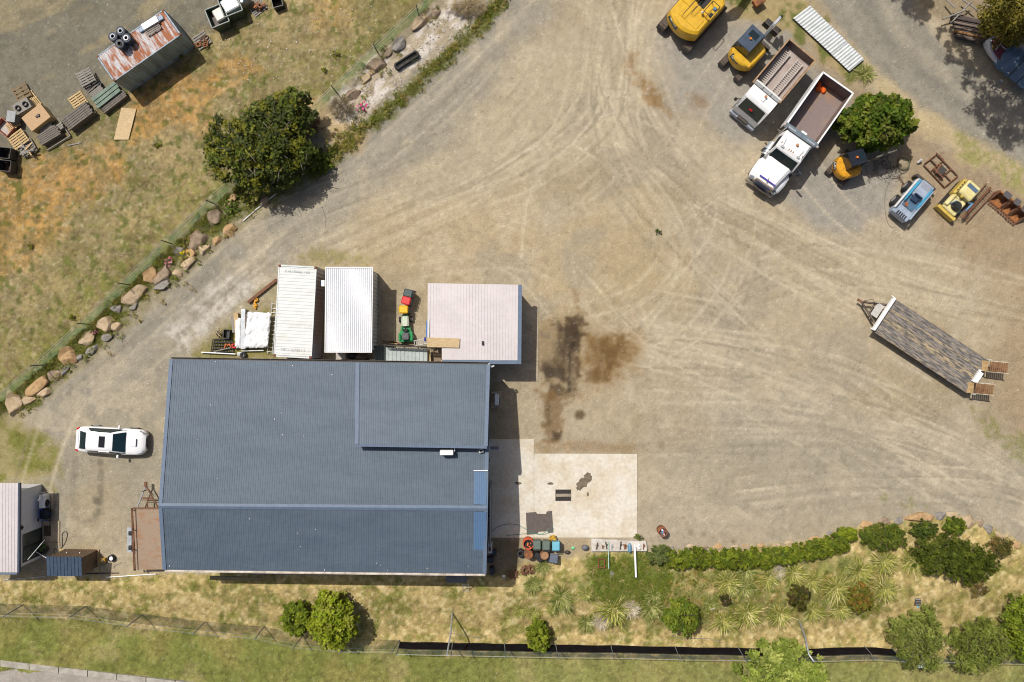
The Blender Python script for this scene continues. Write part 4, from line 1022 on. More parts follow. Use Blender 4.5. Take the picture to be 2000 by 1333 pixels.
# ------------------------------------------------------------------ leaves, crowns, tussocks
leafm = tint_mat("leaf", .6, .34, .2)
def leaf_cloud(ells, n, size, cols, seed, cs=.26, inner=.3, up=.85, asp=.55, br=1.5):
    r = np.random.RandomState(seed)
    E = np.array(ells, dtype=float)
    area = (E[:, 3] * E[:, 4] + E[:, 3] * E[:, 5] + E[:, 4] * E[:, 5]); pr = area / area.sum()
    nc = max(12, int(n / 26))
    e = r.choice(len(E), nc, p=pr)
    d = r.randn(nc, 3); d[:, 2] = np.abs(d[:, 2]) * 1.1 - .35; d /= np.linalg.norm(d, axis=1)[:, None]
    rad = np.where(r.rand(nc) < inner, .35 + .4 * r.rand(nc), .80 + .22 * r.rand(nc))
    cc = E[e, :3] + d * E[e, 3:] * rad[:, None]
    ccol = np.array(cols)[r.randint(0, len(cols), nc)] * (0.72 + .56 * r.rand(nc))[:, None]
    k = r.randint(0, nc, n)
    cr = cs * E[e[k], 3:].mean(1)
    pos = cc[k] + np.clip(r.randn(n, 3), -1.9, 1.9) * (cr * .5)[:, None] * np.array([1, 1, .8])
    nr = d[k] * .5 + r.randn(n, 3) * .5; nr[:, 2] += up; nr /= np.linalg.norm(nr, axis=1)[:, None]
    t = np.cross(nr, r.randn(n, 3)); t /= np.linalg.norm(t, axis=1)[:, None]
    s = np.cross(nr, t)
    L_ = (size * (.65 + .7 * r.rand(n)))[:, None]
    V = np.stack([pos - t * L_, pos + s * L_ * asp, pos + t * L_, pos - s * L_ * asp], 1).reshape(-1, 3)
    col = np.repeat(br * np.array([1.22, 1.04, .72]) * ccol[k] * (.78 + .44 * r.rand(n))[:, None], 4, 0)
    return V, np.arange(n * 4).reshape(-1, 4), np.clip(col, .004, .9)
bark = M("bark", D(128, 112, 98), D(92, 78, 66), scale=8, rough=.9, stretch=(1, 1, .3), bump=.4)
barkw = M("bark_pale", D(176, 168, 158), D(130, 120, 110), scale=6, rough=.9)
def limbs(m, h, spread, n, r0, seed, mi=0):
    r = random.Random(seed)
    tip = Vector((r.uniform(-.1, .1), r.uniform(-.1, .1), h * .55))
    m.tube([(0, 0, -.3), tip * .5, tip], r0, 8, mi, rt=r0 * .6)
    for k in range(n):
        a = 2 * PI * (k + r.random() * .6) / n
        q = [tip * (.45 + .5 * r.random())]
        for j in range(1, 4):
            q.append(q[0] + Vector((math.cos(a) * spread * j / 3.2, math.sin(a) * spread * j / 3.2, h * .38 * j / 3)) + Vector((r.uniform(-.12, .12), r.uniform(-.12, .12), r.uniform(-.05, .1))) * spread * .6)
        m.tube(q, r0 * .5, 5, mi, rt=r0 * .1)
GR1 = [D(118, 128, 40, 1.0), D(96, 112, 34, 1.0), D(140, 146, 50, 1.0)]
def plant(name, label, cat, px, py, rx, ry, h, n, size, cols, seed, rot=0.0, group=None, ells=None, trunk=True, z=None, low=.12, **kw):
    g = G(px, py) if z is None else P(px, py, z)
    zc = g.z + h * .5
    c = P(px, py, zc); k = (H - zc) / F
    gz = GZ(c.x, c.y)
    t = thing(name, label, cat, (c.x, c.y, gz), 0, group)
    if ells is None: ells = [(0, 0, 1, 1)]
    if ells is LOB: ells = lob(seed)
    E = []
    for ex, ey, es, eh in ells:            # offsets and sizes in fractions of the plant's radii
        X, Y = ex * rx * k, -ey * ry * k
        E.append((X * math.cos(rot) - Y * math.sin(rot), X * math.sin(rot) + Y * math.cos(rot), h * (.5 + low * .5) * eh, rx * k * es, ry * k * es, h * (.5 - low * .5) * eh))
    V, Fc, co = leaf_cloud(E, n, size, cols, seed, **kw)
    V[:, 2] = np.maximum(V[:, 2], .02)
    o = np_mesh("crown" if trunk else "foliage", V, Fc, leafm, t, co, k=4); o["kind"] = "stuff"
    m = MB(); limbs(m, h, max(rx, ry) * k * .7, 7, .05 + .022 * h, seed); m.build("trunk" if trunk else "stem", bark, t)
    return t
LOB = [(0, 0, .72, 1), (.5, .1, .5, .8), (-.48, .12, .5, .82), (.05, .52, .48, .78), (.0, -.5, .5, .85), (.4, -.42, .42, .9), (-.42, -.4, .42, .8), (.42, .46, .4, .7), (-.4, .48, .4, .7)]
def lob(seed, n=13):
    q = random.Random(seed * 7 + 1); a = q.random() * 6.28; ca, sa = math.cos(a), math.sin(a)
    if seed not in (9, 10, 21, 22, 23): return [((x * ca - y * sa) * q.uniform(.9, 1.2), (x * sa + y * ca) * q.uniform(.9, 1.2), s_ * q.uniform(.85, 1.12), h_ * q.uniform(.85, 1.05)) for x, y, s_, h_ in LOB] + [(.8 * math.cos(b_), .8 * math.sin(b_), .24, .6) for b_ in (q.random() * 6.28, q.random() * 6.28)]
    out = [(0, 0, .76, 1)]
    for k in range(n):
        a = 2 * PI * (k + q.random() * .8) / n; d = q.uniform(.5, .86); out.append((d * math.cos(a), d * math.sin(a), q.uniform(.2, .42), q.uniform(.55, .98)))
    return out
YG = [(.135, .19, .022), (.10, .155, .018), (.17, .22, .03), (.08, .13, .016)]
DG = [(.035, .062, .012), (.05, .08, .014), (.028, .05, .012), (.065, .095, .018)]
MG = [(.06, .10, .014), (.085, .125, .018), (.045, .08, .012), (.11, .145, .022)]
OL = [(.055, .085, .016), (.04, .065, .013), (.075, .105, .02), (.105, .13, .018), (.035, .055, .015)]
plant("round_tree", "smaller of two bright green trees touching on the southern bank", "tree", 579, 1205, 29, 36, 2.3, 5200, .10, [(.075, .115, .010), (.10, .14, .014), (.06, .095, .010)], 1, ells=LOB, br=1.8)
plant("round_tree", "larger bright green tree overhanging the wire fence south of the workshop", "tree", 651, 1208, 46, 58, 3.2, 9500, .115, [(.115, .165, .012), (.145, .195, .018), (.085, .13, .010), (.16, .2, .04)], 2, ells=LOB, br=1.7)
plant("upright_shrub", "small upright green shrub standing against the black shade cloth", "shrub", 1051, 1244, 23, 31, 2.0, 4200, .09, [(.09, .135, .012), (.12, .165, .018), (.07, .105, .01)], 3, ells=LOB)
plant("lime_tree", "broad lime green tree at the bottom edge crossing the black fence", "tree", 1526, 1318, 88, 62, 3.6, 9000, .13, [(.17, .24, .06), (.135, .2, .045), (.21, .27, .09), (.11, .165, .035)], 4, br=1.3, ells=LOB, cs=.22, inner=.2)
plant("globe_shrub", "round dense dark green shrub among the tussocks near the wire fence", "shrub", 1330, 1203, 33, 36, 2.2, 6000, .085, MG, 5, ells=LOB, br=1.8)
plant("dark_shrub", "very dark low shrub between yellow tussocks", "shrub", 1561, 1166, 21, 26, 1.3, 2600, .08, [(.03, .04, .01), (.05, .06, .012), (.04, .035, .012)], 6, ells=LOB, trunk=False)
plant("dark_shrub", "tiny dark shrub with gaps beside the pale plastic tag", "shrub", 1417, 1171, 12, 13, .9, 700, .07, [(.03, .035, .01), (.045, .04, .014)], 7, ells=LOB, trunk=False)
plant("russet_shrub", "reddish-green rounded shrub beside the bright yellow tussock", "shrub", 1680, 1167, 25, 27, 1.4, 3600, .08, [(.10, .115, .02), (.12, .085, .02), (.075, .09, .016)], 8, ells=LOB, trunk=False)
plant("willow_tree", "feathery olive green tree hiding the pale cabinet on the southern fence", "tree", 1790, 1248, 53, 62, 3.4, 9000, .10, [(.095, .135, .035), (.075, .11, .025), (.12, .16, .05), (.14, .175, .06)], 9, br=1.6, ells=LOB, asp=.3)
plant("willow_tree", "feathery olive green tree with drooping fringe between cabinet tree and corner tree", "tree", 1916, 1262, 58, 54, 3.2, 9000, .10, [(.09, .13, .03), (.075, .108, .025), (.12, .16, .045)], 10, br=1.6, ells=LOB, asp=.3)
plant("corner_tree", "dense bright green tree cut by the frame at the bank's eastern end", "tree", 2000, 1228, 46, 62, 3.2, 7600, .10, [(.075, .115, .012), (.10, .145, .016), (.055, .09, .01)], 11, ells=LOB, br=1.8)
plant("low_shrub", "wide dark green shrub tucked under orange rocks", "shrub", 1728, 1049, 44, 25, 1.3, 6000, .075, [(.06, .09, .014), (.045, .075, .012), (.08, .11, .018)], 12, ells=LOB, trunk=False, rot=-.05)
CON = [(-.55, -.25, .42, .8), (-.2, -.28, .45, .95), (-.2, .1, .45, 1), (.15, -.1, .45, 1), (.18, .25, .45, .95), (.5, .12, .4, .8), (.55, .38, .36, .7), (.82, .3, .26, .5), (.3, .52, .34, .6), (-.5, .12, .38, .7), (.8, .06, .22, .4)]
plant("spreading_conifer", "large spreading dark green conifer with pointed branch tips casting shade on straw", "tree", 1866, 1090, 88, 64, 1.9, 17000, .075, [(.050, .078, .010), (.066, .098, .013), (.038, .06, .009), (.08, .11, .018)], 13, ells=CON, cs=.17, asp=.5, br=1.2)
plant("low_conifer", "small green conifer lobe between orange rock and spreading conifer", "shrub", 1805, 1033, 30, 16, 1.1, 3000, .07, DG, 14, ells=LOB, trunk=False)
plant("low_conifer", "small dense green ball shrub beside the grey rocks", "shrub", 1866, 1028, 22, 16, 1.2, 3000, .07, MG, 15, ells=LOB, trunk=False)
plant("sparse_shrub", "sparse brown-green shrub standing alone under the eastern rocks", "shrub", 1954, 1069, 26, 20, 1.0, 1700, .06, [(.07, .07, .022), (.11, .085, .035), (.05, .06, .018)], 16, ells=LOB, trunk=False, cs=.5)
plant("sparse_shrub", "thin brownish shrub in the conifer's shadow", "shrub", 1912, 1152, 18, 14, .8, 700, .06, [(.12, .1, .045), (.08, .08, .03)], 17, ells=LOB, trunk=False, cs=.5)
HEDGE = [(1287, 1084, 21, 20, "bluish green shrub at the hedge's end by the plank stand", 1), (1324, 1092, 24, 22, "second hedge shrub from the plank stand", 0), (1362, 1089, 24, 22, "hedge shrub below the oil-spotted gravel, third from the plank stand", 0), (1398, 1092, 22, 20, "hedge shrub fourth from the plank stand", 0), (1432, 1091, 22, 21, "hedge shrub behind the square orange rock", 0), (1466, 1090, 22, 20, "hedge shrub seventh from its eastern end", 0), (1500, 1090, 22, 19, "hedge shrub behind the pair of orange rocks", 0), (1532, 1086, 22, 20, "hedge shrub where the row starts to bend upwards", 0), (1567, 1078, 24, 20, "hedge shrub fourth from its eastern end", 0), (1601, 1071, 24, 20, "hedge shrub next to last but one at the eastern end", 0), (1632, 1063, 24, 20, "plump hedge shrub at the row's eastern bend", 0), (1655, 1043, 18, 14, "bright lime shrub ending the hedge under the rocks", 2)]
HED = [(0, 0, .86, 1), (.5, .2, .56, .85), (-.5, -.2, .56, .9), (.45, -.34, .5, .8), (-.45, .36, .5, .82), (0, .6, .4, .7), (.1, -.6, .4, .75)]
for i, (x, y, rx, ry, lab, kk) in enumerate(HEDGE):
    plant("hedge_shrub", lab, "shrub", x, y, rx * 1.12, ry * random.uniform(.9, 1.06), 1.0 + .3 * random.random(), 3300, .078, [[(.07, .11, .012), (.09, .135, .014), (.055, .088, .011), (.105, .14, .016)], [(.06, .09, .035), (.08, .11, .045)], [(.12, .17, .015), (.10, .15, .014)]][kk], 30 + i, ells=HED, rot=random.uniform(-.5, .5), trunk=False, group="hedge shrubs along the southern rock edge")
wt = plant("wattle_tree", "big dark bushy tree with yellowish flowers spilling over the boulder wall", "tree", 512, 282, 114, 94, 4.6, 26000, .105, OL + [(.12, .135, .018), (.028, .045, .014), (.04, .06, .018)], 20, z=.1, cs=.2, inner=.25, br=1.3,
      ells=[(-.55, -.15, .42, .8), (-.45, .35, .46, .85), (-.1, .1, .52, 1), (.05, -.45, .42, .85), (.46, -.84, .36, .75), (.34, -.55, .42, .8), (.55, -.5, .36, .8), (.3, .1, .5, .95), (.62, .15, .3, .7), (-.05, .55, .42, .8), (.3, .5, .36, .75), (-.75, .1, .3, .6)])
for i, (q, lab) in enumerate((([(590, 345, .4), (596, 322, 2.2), (600, 300, 3.6)], "pale bare limb standing at the wattle tree's eastern edge"), ([(556, 349, .3), (548, 330, 2.0), (540, 318, 3.0)], "thin bare white branch low on the wattle tree"))):
    m = MB(); m.tube([P(*p) for p in q], .05, 6, rt=.02); tag(m.build("bare_branch", barkw), lab, "branch")
plant("broad_tree", "broad bright green tree beside the white tipper tray", "tree", 1712, 240, 66, 55, 4.2, 15000, .15, [(.055, .105, .010), (.075, .135, .012), (.04, .08, .009), (.10, .155, .016), (.13, .17, .03)], 21, ells=LOB, cs=.22, inner=.25, br=1.05)
plant("gum_tree", "olive gum tree at the top corner over the boat", "tree", 1987, 24, 60, 54, 6.5, 9000, .14, [(.10, .10, .02), (.075, .08, .018), (.13, .125, .028)], 22, ells=LOB, cs=.3, inner=.2, asp=.3)
plant("dark_gum", "dark green gum crown leaning over the boat's cover", "tree", 2035, 20, 60, 46, 6.0, 4500, .14, [(.04, .055, .014), (.06, .07, .018)], 23, ells=LOB, cs=.3)
plant("dry_bush", "dry brown twiggy bush beside the wattle tree", "bush", 665, 208, 28, 20, 1.1, 2200, .07, [(.16, .15, .12), (.11, .1, .085), (.07, .065, .06)], 24, z=.1, ells=LOB, trunk=False, asp=.12, cs=.5)
plant("dry_bush", "dark purple-brown dead bush in the wattle tree's fringe", "bush", 612, 243, 26, 20, 1.3, 1800, .08, [(.05, .035, .03), (.08, .06, .05)], 25, z=.1, ells=LOB, trunk=False, asp=.12, cs=.5)
plant("dry_bush", "heap of dry straw-coloured branches topping the white rubble", "bush", 912, 10, 40, 18, 1.0, 3000, .09, [(.26, .24, .19), (.19, .175, .13), (.14, .13, .1)], 26, z=.1, ells=LOB, trunk=False, asp=.1, cs=.5)
plant("leafy_weed", "pale-flowered leafy weed below the wattle tree", "weed", 486, 382, 22, 20, .7, 1500, .06, [(.16, .2, .04), (.10, .15, .02), (.3, .32, .14)], 27, z=.0, ells=LOB, trunk=False)
plant("leafy_weed", "dark green weed clump by the boulder gap", "weed", 449, 403, 16, 17, .5, 900, .06, [(.06, .11, .018), (.09, .14, .02)], 28, z=.0, ells=LOB, trunk=False)
plant("green_weed", "green weeds filling the wattle tree's yard side", "weed", 622, 318, 34, 26, .8, 2600, .07, [(.06, .10, .016), (.09, .13, .02), (.045, .075, .012)], 29, z=.0, ells=LOB, trunk=False)
plant("yard_weed", "lone small green weed in the middle of the gravel yard", "weed", 1286, 453, 9, 7, .25, 160, .05, [(.07, .12, .02), (.05, .09, .02)], 60, ells=LOB, trunk=False)
plant("apron_weed", "small green weed at the apron's lower corner", "weed", 1249, 1049, 10, 7, .4, 500, .05, [(.06, .10, .02), (.08, .12, .02)], 61, ells=LOB, trunk=False)
for i, (x, y, r_, c1, lab) in enumerate(((361, 499, 12, [(.75, .5, .02), (.55, .4, .02), (.16, .2, .03)], "yellow flowering plant between two tan boulders"), (328, 511, 10, [(.6, .25, .42), (.5, .2, .36), (.09, .13, .03)], "pink flowering plant next to the yellow flowers"), (183, 648, 8, [(.62, .22, .4), (.09, .13, .03)], "small pink flowering plant above the boulder wall"), (707, 209, 11, [(.65, .06, .3), (.6, .1, .34), (.1, .14, .04)], "magenta flowering plant at the rubble's end"))):
    plant("flower_clump", lab, "flowers", x, y, r_, r_, .45, 420, .05, c1, 70 + i, z=.05, ells=LOB, trunk=False)
for i, (x, y, r_) in enumerate(((657, 106, 9), (634, 137, 6), (305, 282, 9), (352, 110, 5), (140, 620, 7), (60, 480, 7))):
    plant("field_weed", ["round green weed in the field above the dry bush", "smaller green weed downhill of the round field weed", "green weed near the wattle tree's western side", "tiny weed beside the container's shadow", "green weed in the field above the wire fence posts", "lone green weed in the orange dirt field"][i], "weed", x, y, r_, r_, .4, 320, .06, [(.10, .13, .015), (.13, .155, .02)], 80 + i, ells=LOB, trunk=False)
rb = random.Random(4)
for k in range(16):            # bare twigs standing out of the wattle's crown
    p = P(rb.uniform(430, 600), rb.uniform(225, 335), rb.uniform(3.4, 4.7)); a = rb.random() * 6.28; l = rb.uniform(.5, 1.1)
    m = MB(); m.tube([p - Vector((0, 0, .5)), p + Vector((math.cos(a) * l * .4, math.sin(a) * l * .4, .25)), p + Vector((math.cos(a) * l, math.sin(a) * l, .3))], .022, 4, rt=.008); m.build("twig", barkw, wt, off=True)
# tall gums whose trunks stand beyond the frame; they shade the road
def tall_gum(x, y, h, cells, seed, lean, lab, n=7000):
    t = thing("tall_gum_tree", lab, "tree", (x, y, 0), 0, "tall gums beyond the road")
    V, Fc, co = leaf_cloud(cells, n, .16, [(.07, .075, .02), (.055, .065, .018), (.1, .1, .026)], seed, cs=.3, inner=.25, asp=.28)
    o = np_mesh("crown", V, Fc, leafm, t, co, k=4); o["kind"] = "stuff"
    m = MB(); tip = Vector(lean)
    m.tube([(0, 0, -.3), tip * .4 + Vector((.2, .1, 0)), tip * .8], .28, 8, rt=.14)
    for c in cells: m.tube([tip * .6, tip * .7 + Vector((c[0] - tip.x * .7, c[1] - tip.y * .7, c[2] - tip.z * .7)) * .5, Vector(c[:3])], .1, 5, rt=.03)
    m.build("trunk", bark, t)
def crown_for(shadows, z):      # crown position whose shade falls on the given road points
    return [(P(x, y).x + SUNV.x / SUNV.z * z * zz, P(x, y).y + SUNV.y / SUNV.z * z * zz, z * zz, r_, r_, r_ * .55) for x, y, r_, zz in shadows]
cr_ = crown_for([(1865, 100, .9, 1), (1850, 70, .6, 1), (1905, 150, 1.1, 1), (1930, 210, 1.3, 1.02), (1975, 190, 1.3, .96), (1985, 255, 1.4, .98), (1950, 245, .9, 1.02), (2010, 230, 1.2, 1), (2030, 160, 1.6, 1)], 11.5)
bx_, by_ = P(2060, 10).x, P(2060, 10).y
tall_gum(bx_, by_, 11, [(c[0] - bx_, c[1] - by_, *c[2:]) for c in cr_], 40, (-4.2, 2.5, 11.5), 'tall gum tree shading the road beside the boat')
cr_ = crown_for([(1785, 15, .8, 1), (1800, 30, .6, 1), (1770, -10, 1.0, 1), (1810, -5, .8, 1)], 11.0)
bx_, by_ = P(1870, -90).x, P(1870, -90).y
tall_gum(bx_, by_, 11, [(c[0] - bx_, c[1] - by_, *c[2:]) for c in cr_], 41, (-4.5, 3.5, 11), 'tall gum tree shading the road at the top edge', 2400)

# flax tussocks
tusm = tint_mat("tussock_blade", .6, .25, .2)
def tussock_mesh(seed, n, cols, name):
    r = np.random.RandomState(seed); V = []; Fq = []; Cc = []
    for i in range(n):
        a = r.rand() * 2 * PI; l = .65 + .45 * r.rand(); e = .35 + .75 * r.rand(); w = .016 + .014 * r.rand()
        c = np.array(cols[r.randint(len(cols))]) * (1.0 + .75 * r.rand()); k0 = len(V)
        b0_ = np.array([.14 * r.randn(), .14 * r.randn(), 0])
        for j in range(4):
            t = j / 3; out_ = l * (math.sin(e * 1.2 * t) * .85 + .1 * t); zz = l * .75 * (t - .62 * t * t * e)
            p = b0_ + np.array([math.cos(a) * out_, math.sin(a) * out_, max(.02, zz)])
            ww = w * (1.1 - .8 * t)
            V += [p + np.array([-math.sin(a) * ww, math.cos(a) * ww, 0]), p - np.array([-math.sin(a) * ww, math.cos(a) * ww, 0])]; Cc += [c * (.8 + .3 * t)] * 2
        for j in range(3): Fq.append([k0 + 2 * j, k0 + 2 * j + 1, k0 + 2 * j + 3, k0 + 2 * j + 2])
    o = np_mesh(name, np.array(V), np.array(Fq), tusm, None, np.clip(np.array(Cc), .01, .9), k=4)
    me = o.data; bpy.data.objects.remove(o); return me
TYG = [(.24, .25, .045), (.33, .31, .08), (.16, .18, .03), (.42, .37, .17), (.12, .14, .025)]
TGN = [(.16, .19, .035), (.11, .14, .025), (.24, .25, .07), (.34, .31, .14)]
TPL = [(.48, .42, .34), (.40, .34, .26), (.3, .27, .2)]
TME = [[tussock_mesh(s + 10 * k, 230, c, "tussock_blades") for s in range(3)] for k, c in enumerate((TYG, TGN, TPL))]
TUS = [(1059, 1107, 15, 1, "green tussock below the rust-topped drums"), (1040, 1140, 17, 1, "green tussock beside the workshop's shadow corner"), (1095, 1168, 24, 1, "large dark green tussock alone in dry grass west of the long grass patch"), (1142, 1160, 14, 0, "thin yellow-green tussock west of the weed patch"), (1016, 1191, 13, 0, "small yellow tussock nearest the upright shrub"), (1043, 1196, 15, 0, "pale-tipped tussock next to the smallest yellow one"), (1077, 1190, 11, 0, "narrow tussock under the large dark green one"), (1198, 1190, 29, 0, "largest yellow-green tussock, between two grey dead ones"), (1145, 1214, 18, 1, "green tussock touching the grey dead tussock"), (1172, 1213, 16, 2, "grey dead tussock nearest the fence"), (1232, 1188, 17, 2, "grey dead tussock beside the largest yellow-green one"), (1271, 1185, 22, 1, "tussock between grey dead one and globe shrub"), (1275, 1160, 15, 1, "tussock at the long grass patch's lower end"),
       (1420, 1138, 22, 0, "starry yellow tussock above the tiny dark shrub"), (1457, 1114, 19, 1, "dark-centred tussock right under the hedge"), (1452, 1150, 18, 1, "flat tussock below the dark-centred one"), (1500, 1128, 20, 0, "yellow tussock under the hedge's middle"), (1519, 1116, 15, 2, "straw-pale tussock squeezed under the hedge"), (1547, 1120, 23, 0, "bright tussock above the very dark shrub"), (1582, 1135, 20, 0, "tussock east of the very dark shrub"), (1632, 1149, 25, 0, "big pale-rayed tussock west of the russet shrub"), (1457, 1196, 25, 0, "broad tussock near the middle of the bank"), (1412, 1212, 22, 0, "tussock leaning to the fence beside the pale tag"), (1386, 1178, 15, 1, "small tussock next to the globe shrub"), (1521, 1198, 22, 0, "blond tussock between bank's broad tussock and dark shrub"), (1586, 1192, 20, 0, "tussock next to the bent steel pole's foot"), (1640, 1190, 20, 0, "tussock below the big pale-rayed one"), (1615, 1168, 16, 1, "low tussock below the bright pair"), (1650, 1105, 16, 1, "green tussock at the hedge's eastern foot"),
       (1725, 1096, 24, 0, "tall pale tussock under the wide dark shrub"), (1780, 1094, 23, 0, "yellow tussock against the spreading conifer"), (1678, 1116, 24, 0, "tussock with sweeping blades above the russet shrub"), (1727, 1151, 23, 0, "brightest yellow tussock, beside the russet shrub"), (1688, 147, 17, 1, "spiky green tussock by the corrugated sheets' end")]
for i, (x, y, r_, k, lab) in enumerate(TUS):
    g = G(x, y); sc = r_ * 1.12 * (H - g.z) / F / .82
    o = bpy.data.objects.new("tussock", TME[k][i % 3]); COL.objects.link(o); o.location = g; o.rotation_euler = (0, 0, i * 1.9); o.scale = (sc, sc, sc * .9)
    tag(o, lab, "tussock", "flax tussocks on the southern bank" if y > 500 else None)

# ------------------------------------------------------------------ boulders
import bmesh
def rock_mesh(sx, sy, sz, seed, mat_, sub=3):
    r = random.Random(seed); bm = bmesh.new(); bmesh.ops.create_icosphere(bm, subdivisions=sub, radius=1.0)
    pl = []
    for k in range(13):
        d = Vector((r.gauss(0, 1), r.gauss(0, 1), r.gauss(0, .8))).normalized(); pl.append((d, r.uniform(.52, .86)))
    pl.append((Vector((r.uniform(-.2, .2), r.uniform(-.2, .2), 1)).normalized(), r.uniform(.55, .75)))
    for v in bm.verts:
        for d, q in pl:
            t = v.co.dot(d)
            if t > q: v.co -= d * (t - q) * .97
        v.co *= 1 + .05 * math.sin(v.co.x * 5 + seed) * math.cos(v.co.y * 6 + seed * 2) + r.uniform(-.012, .012)
        v.co.x *= sx * 1.12; v.co.y *= sy * 1.12; v.co.z *= sz
    me = bpy.data.meshes.new("boulder"); bm.to_mesh(me); bm.free(); me.materials.append(mat_)
    me.polygons.foreach_set("use_smooth", [False] * len(me.polygons))
    return me
RKM = [M("rock_tan", D(206, 184, 152), D(176, 148, 112), scale=2.2, rough=.9, bump=.5, var=.16, lo=.4, hi=.66), M("rock_grey", D(158, 152, 144), D(128, 122, 114), scale=2.5, rough=.9, bump=.5, var=.14), M("rock_orange", D(202, 168, 122), D(170, 134, 96), scale=2.0, rough=.9, bump=.5, var=.16), M("rock_brown", D(172, 152, 128), D(136, 116, 96), scale=2.4, rough=.9, bump=.5, var=.14)]
BN = ["tan", "grey", "orange-stained", "brown"]
BOUL = [(25, 790, 17, 23, 20, 0, "big tan boulder ending the wall at the frame's edge"), (52, 783, 13, 9, 30, 0, "low tan boulder against the wall's big end boulder"), (70, 752, 27, 13, 40, 2, "long orange-tipped boulder second in the wall"), (83, 765, 14, 9, 30, 0, "small tan boulder under the long orange-tipped one"), (104, 733, 12, 12, 20, 3, "squarish brown boulder above the long one"), (122, 724, 14, 6, 45, 1, "thin grey slab rock beside squarish brown boulder"), (129, 698, 22, 17, 35, 2, "wedge-shaped orange boulder pointing up the wall"), (151, 699, 8, 5, 45, 1, "tiny grey slate rock under the wedge boulder"), (167, 664, 17, 15, 45, 0, "rounded tan boulder next to the pink flowers"), (177, 683, 15, 8, 30, 1, "blue-grey slate boulder beside the driveway"), (204, 632, 16, 20, -30, 0, "egg-shaped tan boulder above the slate"), (223, 637, 12, 10, 30, 0, "small tan boulder next to the egg-shaped one"), (206, 659, 13, 8, 30, 1, "grey rock with orange lichen by the driveway"), (224, 603, 11, 8, 10, 1, "pale grey block on the wall's crest"), (241, 586, 9, 11, 30, 0, "knobbly tan boulder beside the pale grey block"), (266, 571, 28, 17, 38, 0, "large smooth tan boulder midway up the wall"), (258, 599, 10, 6, 45, 1, "dark slate rock under the large smooth boulder"), (291, 539, 20, 12, 40, 2, "orange boulder third from the yellow flowers"), (317, 536, 22, 14, 45, 3, "pitted brown boulder below the pink flowers"), (344, 535, 12, 9, 35, 0, "small tan rock beside the pitted boulder"), (317, 557, 18, 10, 25, 1, "long grey rock edging the driveway"), (346, 490, 11, 8, 20, 1, "small grey rock next to yellow flowers"), (384, 472, 24, 16, 42, 3, "sharp-edged big boulder above the yellow flowers"), (370, 494, 12, 10, 40, 2, "orange rock behind the yellow flowers"), (397, 486, 15, 9, 45, 0, "flat tan rock dipping to the driveway"), (366, 513, 17, 10, 45, 0, "tan rock below yellow flowers"), (420, 469, 13, 7, 50, 2, "narrow orange rock next to flat tan rock"), (447, 447, 14, 12, 45, 2, "half buried orange rock below the white edging"), (419, 425, 17, 15, 20, 3, "shaded brown boulder by the weed clump"), (450, 391, 16, 8, 45, 2, "orange boulder at the green fence's bend"), (515, 391, 10, 9, 20, 3, "small brown rock at the white edging's top"),
        (737, 128, 22, 14, 30, 3, "smooth brown boulder above the white rubble"), (778, 86, 21, 10, 42, 1, "elongated grey boulder beside the rubber track"), (757, 102, 12, 7, 30, 3, "small brown rock under the elongated one"), (819, 41, 20, 12, 45, 0, "long tan boulder near the straw heap"), (846, 25, 13, 10, 30, 3, "dark rock nearest the straw heap"), (713, 152, 13, 9, 40, 0, "tan boulder edge showing in the rubble"), (686, 184, 18, 10, 42, 3, "half buried boulder above the dry bush"), (726, 141, 7, 5, 10, 0, "cream pebble-sized rock in the rubble")]
SER = [(1304, 1071, 11, 5, 0, 2, "orange-topped rock beside the plank stand's shrub"), (1320, 1072, 9, 6, 0, 1, "grey rock behind the second hedge shrub"), (1354, 1070, 12, 6, 0, 0, "pale rock behind the third hedge shrub"), (1381, 1071, 13, 7, 0, 3, "brown rock before the square orange one"), (1405, 1069, 13, 7, 0, 2, "square orange rock set behind the hedge"), (1437, 1070, 14, 6, 0, 0, "tan rock east of the square orange one"), (1458, 1069, 10, 6, 0, 2, "orange rock paired with its twin behind the hedge"), (1490, 1069, 13, 7, 0, 2, "darker orange rock of the pair behind the hedge"), (1517, 1068, 12, 6, 0, 0, "pale rock at the hedge's straight end"), (1547, 1064, 13, 6, 8, 0, "buff rock at the hedge's bend"), (1594, 1054, 15, 6, 12, 2, "flat orange rock above the bending hedge"), (1623, 1044, 12, 6, 15, 1, "whitish rock above the lime shrub"), (1697, 1026, 14, 9, 8, 2, "orange rock left of the large brown one"), (1731, 1021, 20, 9, 5, 3, "broad brown rock above the wide dark shrub"), (1757, 1020, 12, 10, 0, 1, "split grey rock between brown and orange ones"), (1798, 1013, 30, 11, 3, 2, "largest orange rock of the bank edge"), (1840, 1010, 15, 9, 5, 1, "grey flat rock next to the largest orange one"), (1868, 1009, 15, 7, -5, 0, "tan rock above the ball shrub"), (1897, 1022, 18, 14, -20, 0, "broad buried sandstone rock"), (1920, 1024, 10, 10, -40, 3, "cracked brown rock beside the buried sandstone"), (1936, 1037, 15, 9, -25, 1, "dark grey rock above the sparse shrub"), (1957, 1048, 13, 9, -30, 0, "tan rock in dry grass above sparse shrub"), (1990, 1066, 14, 9, -30, 2, "orange rock nearest the eastern frame edge")]
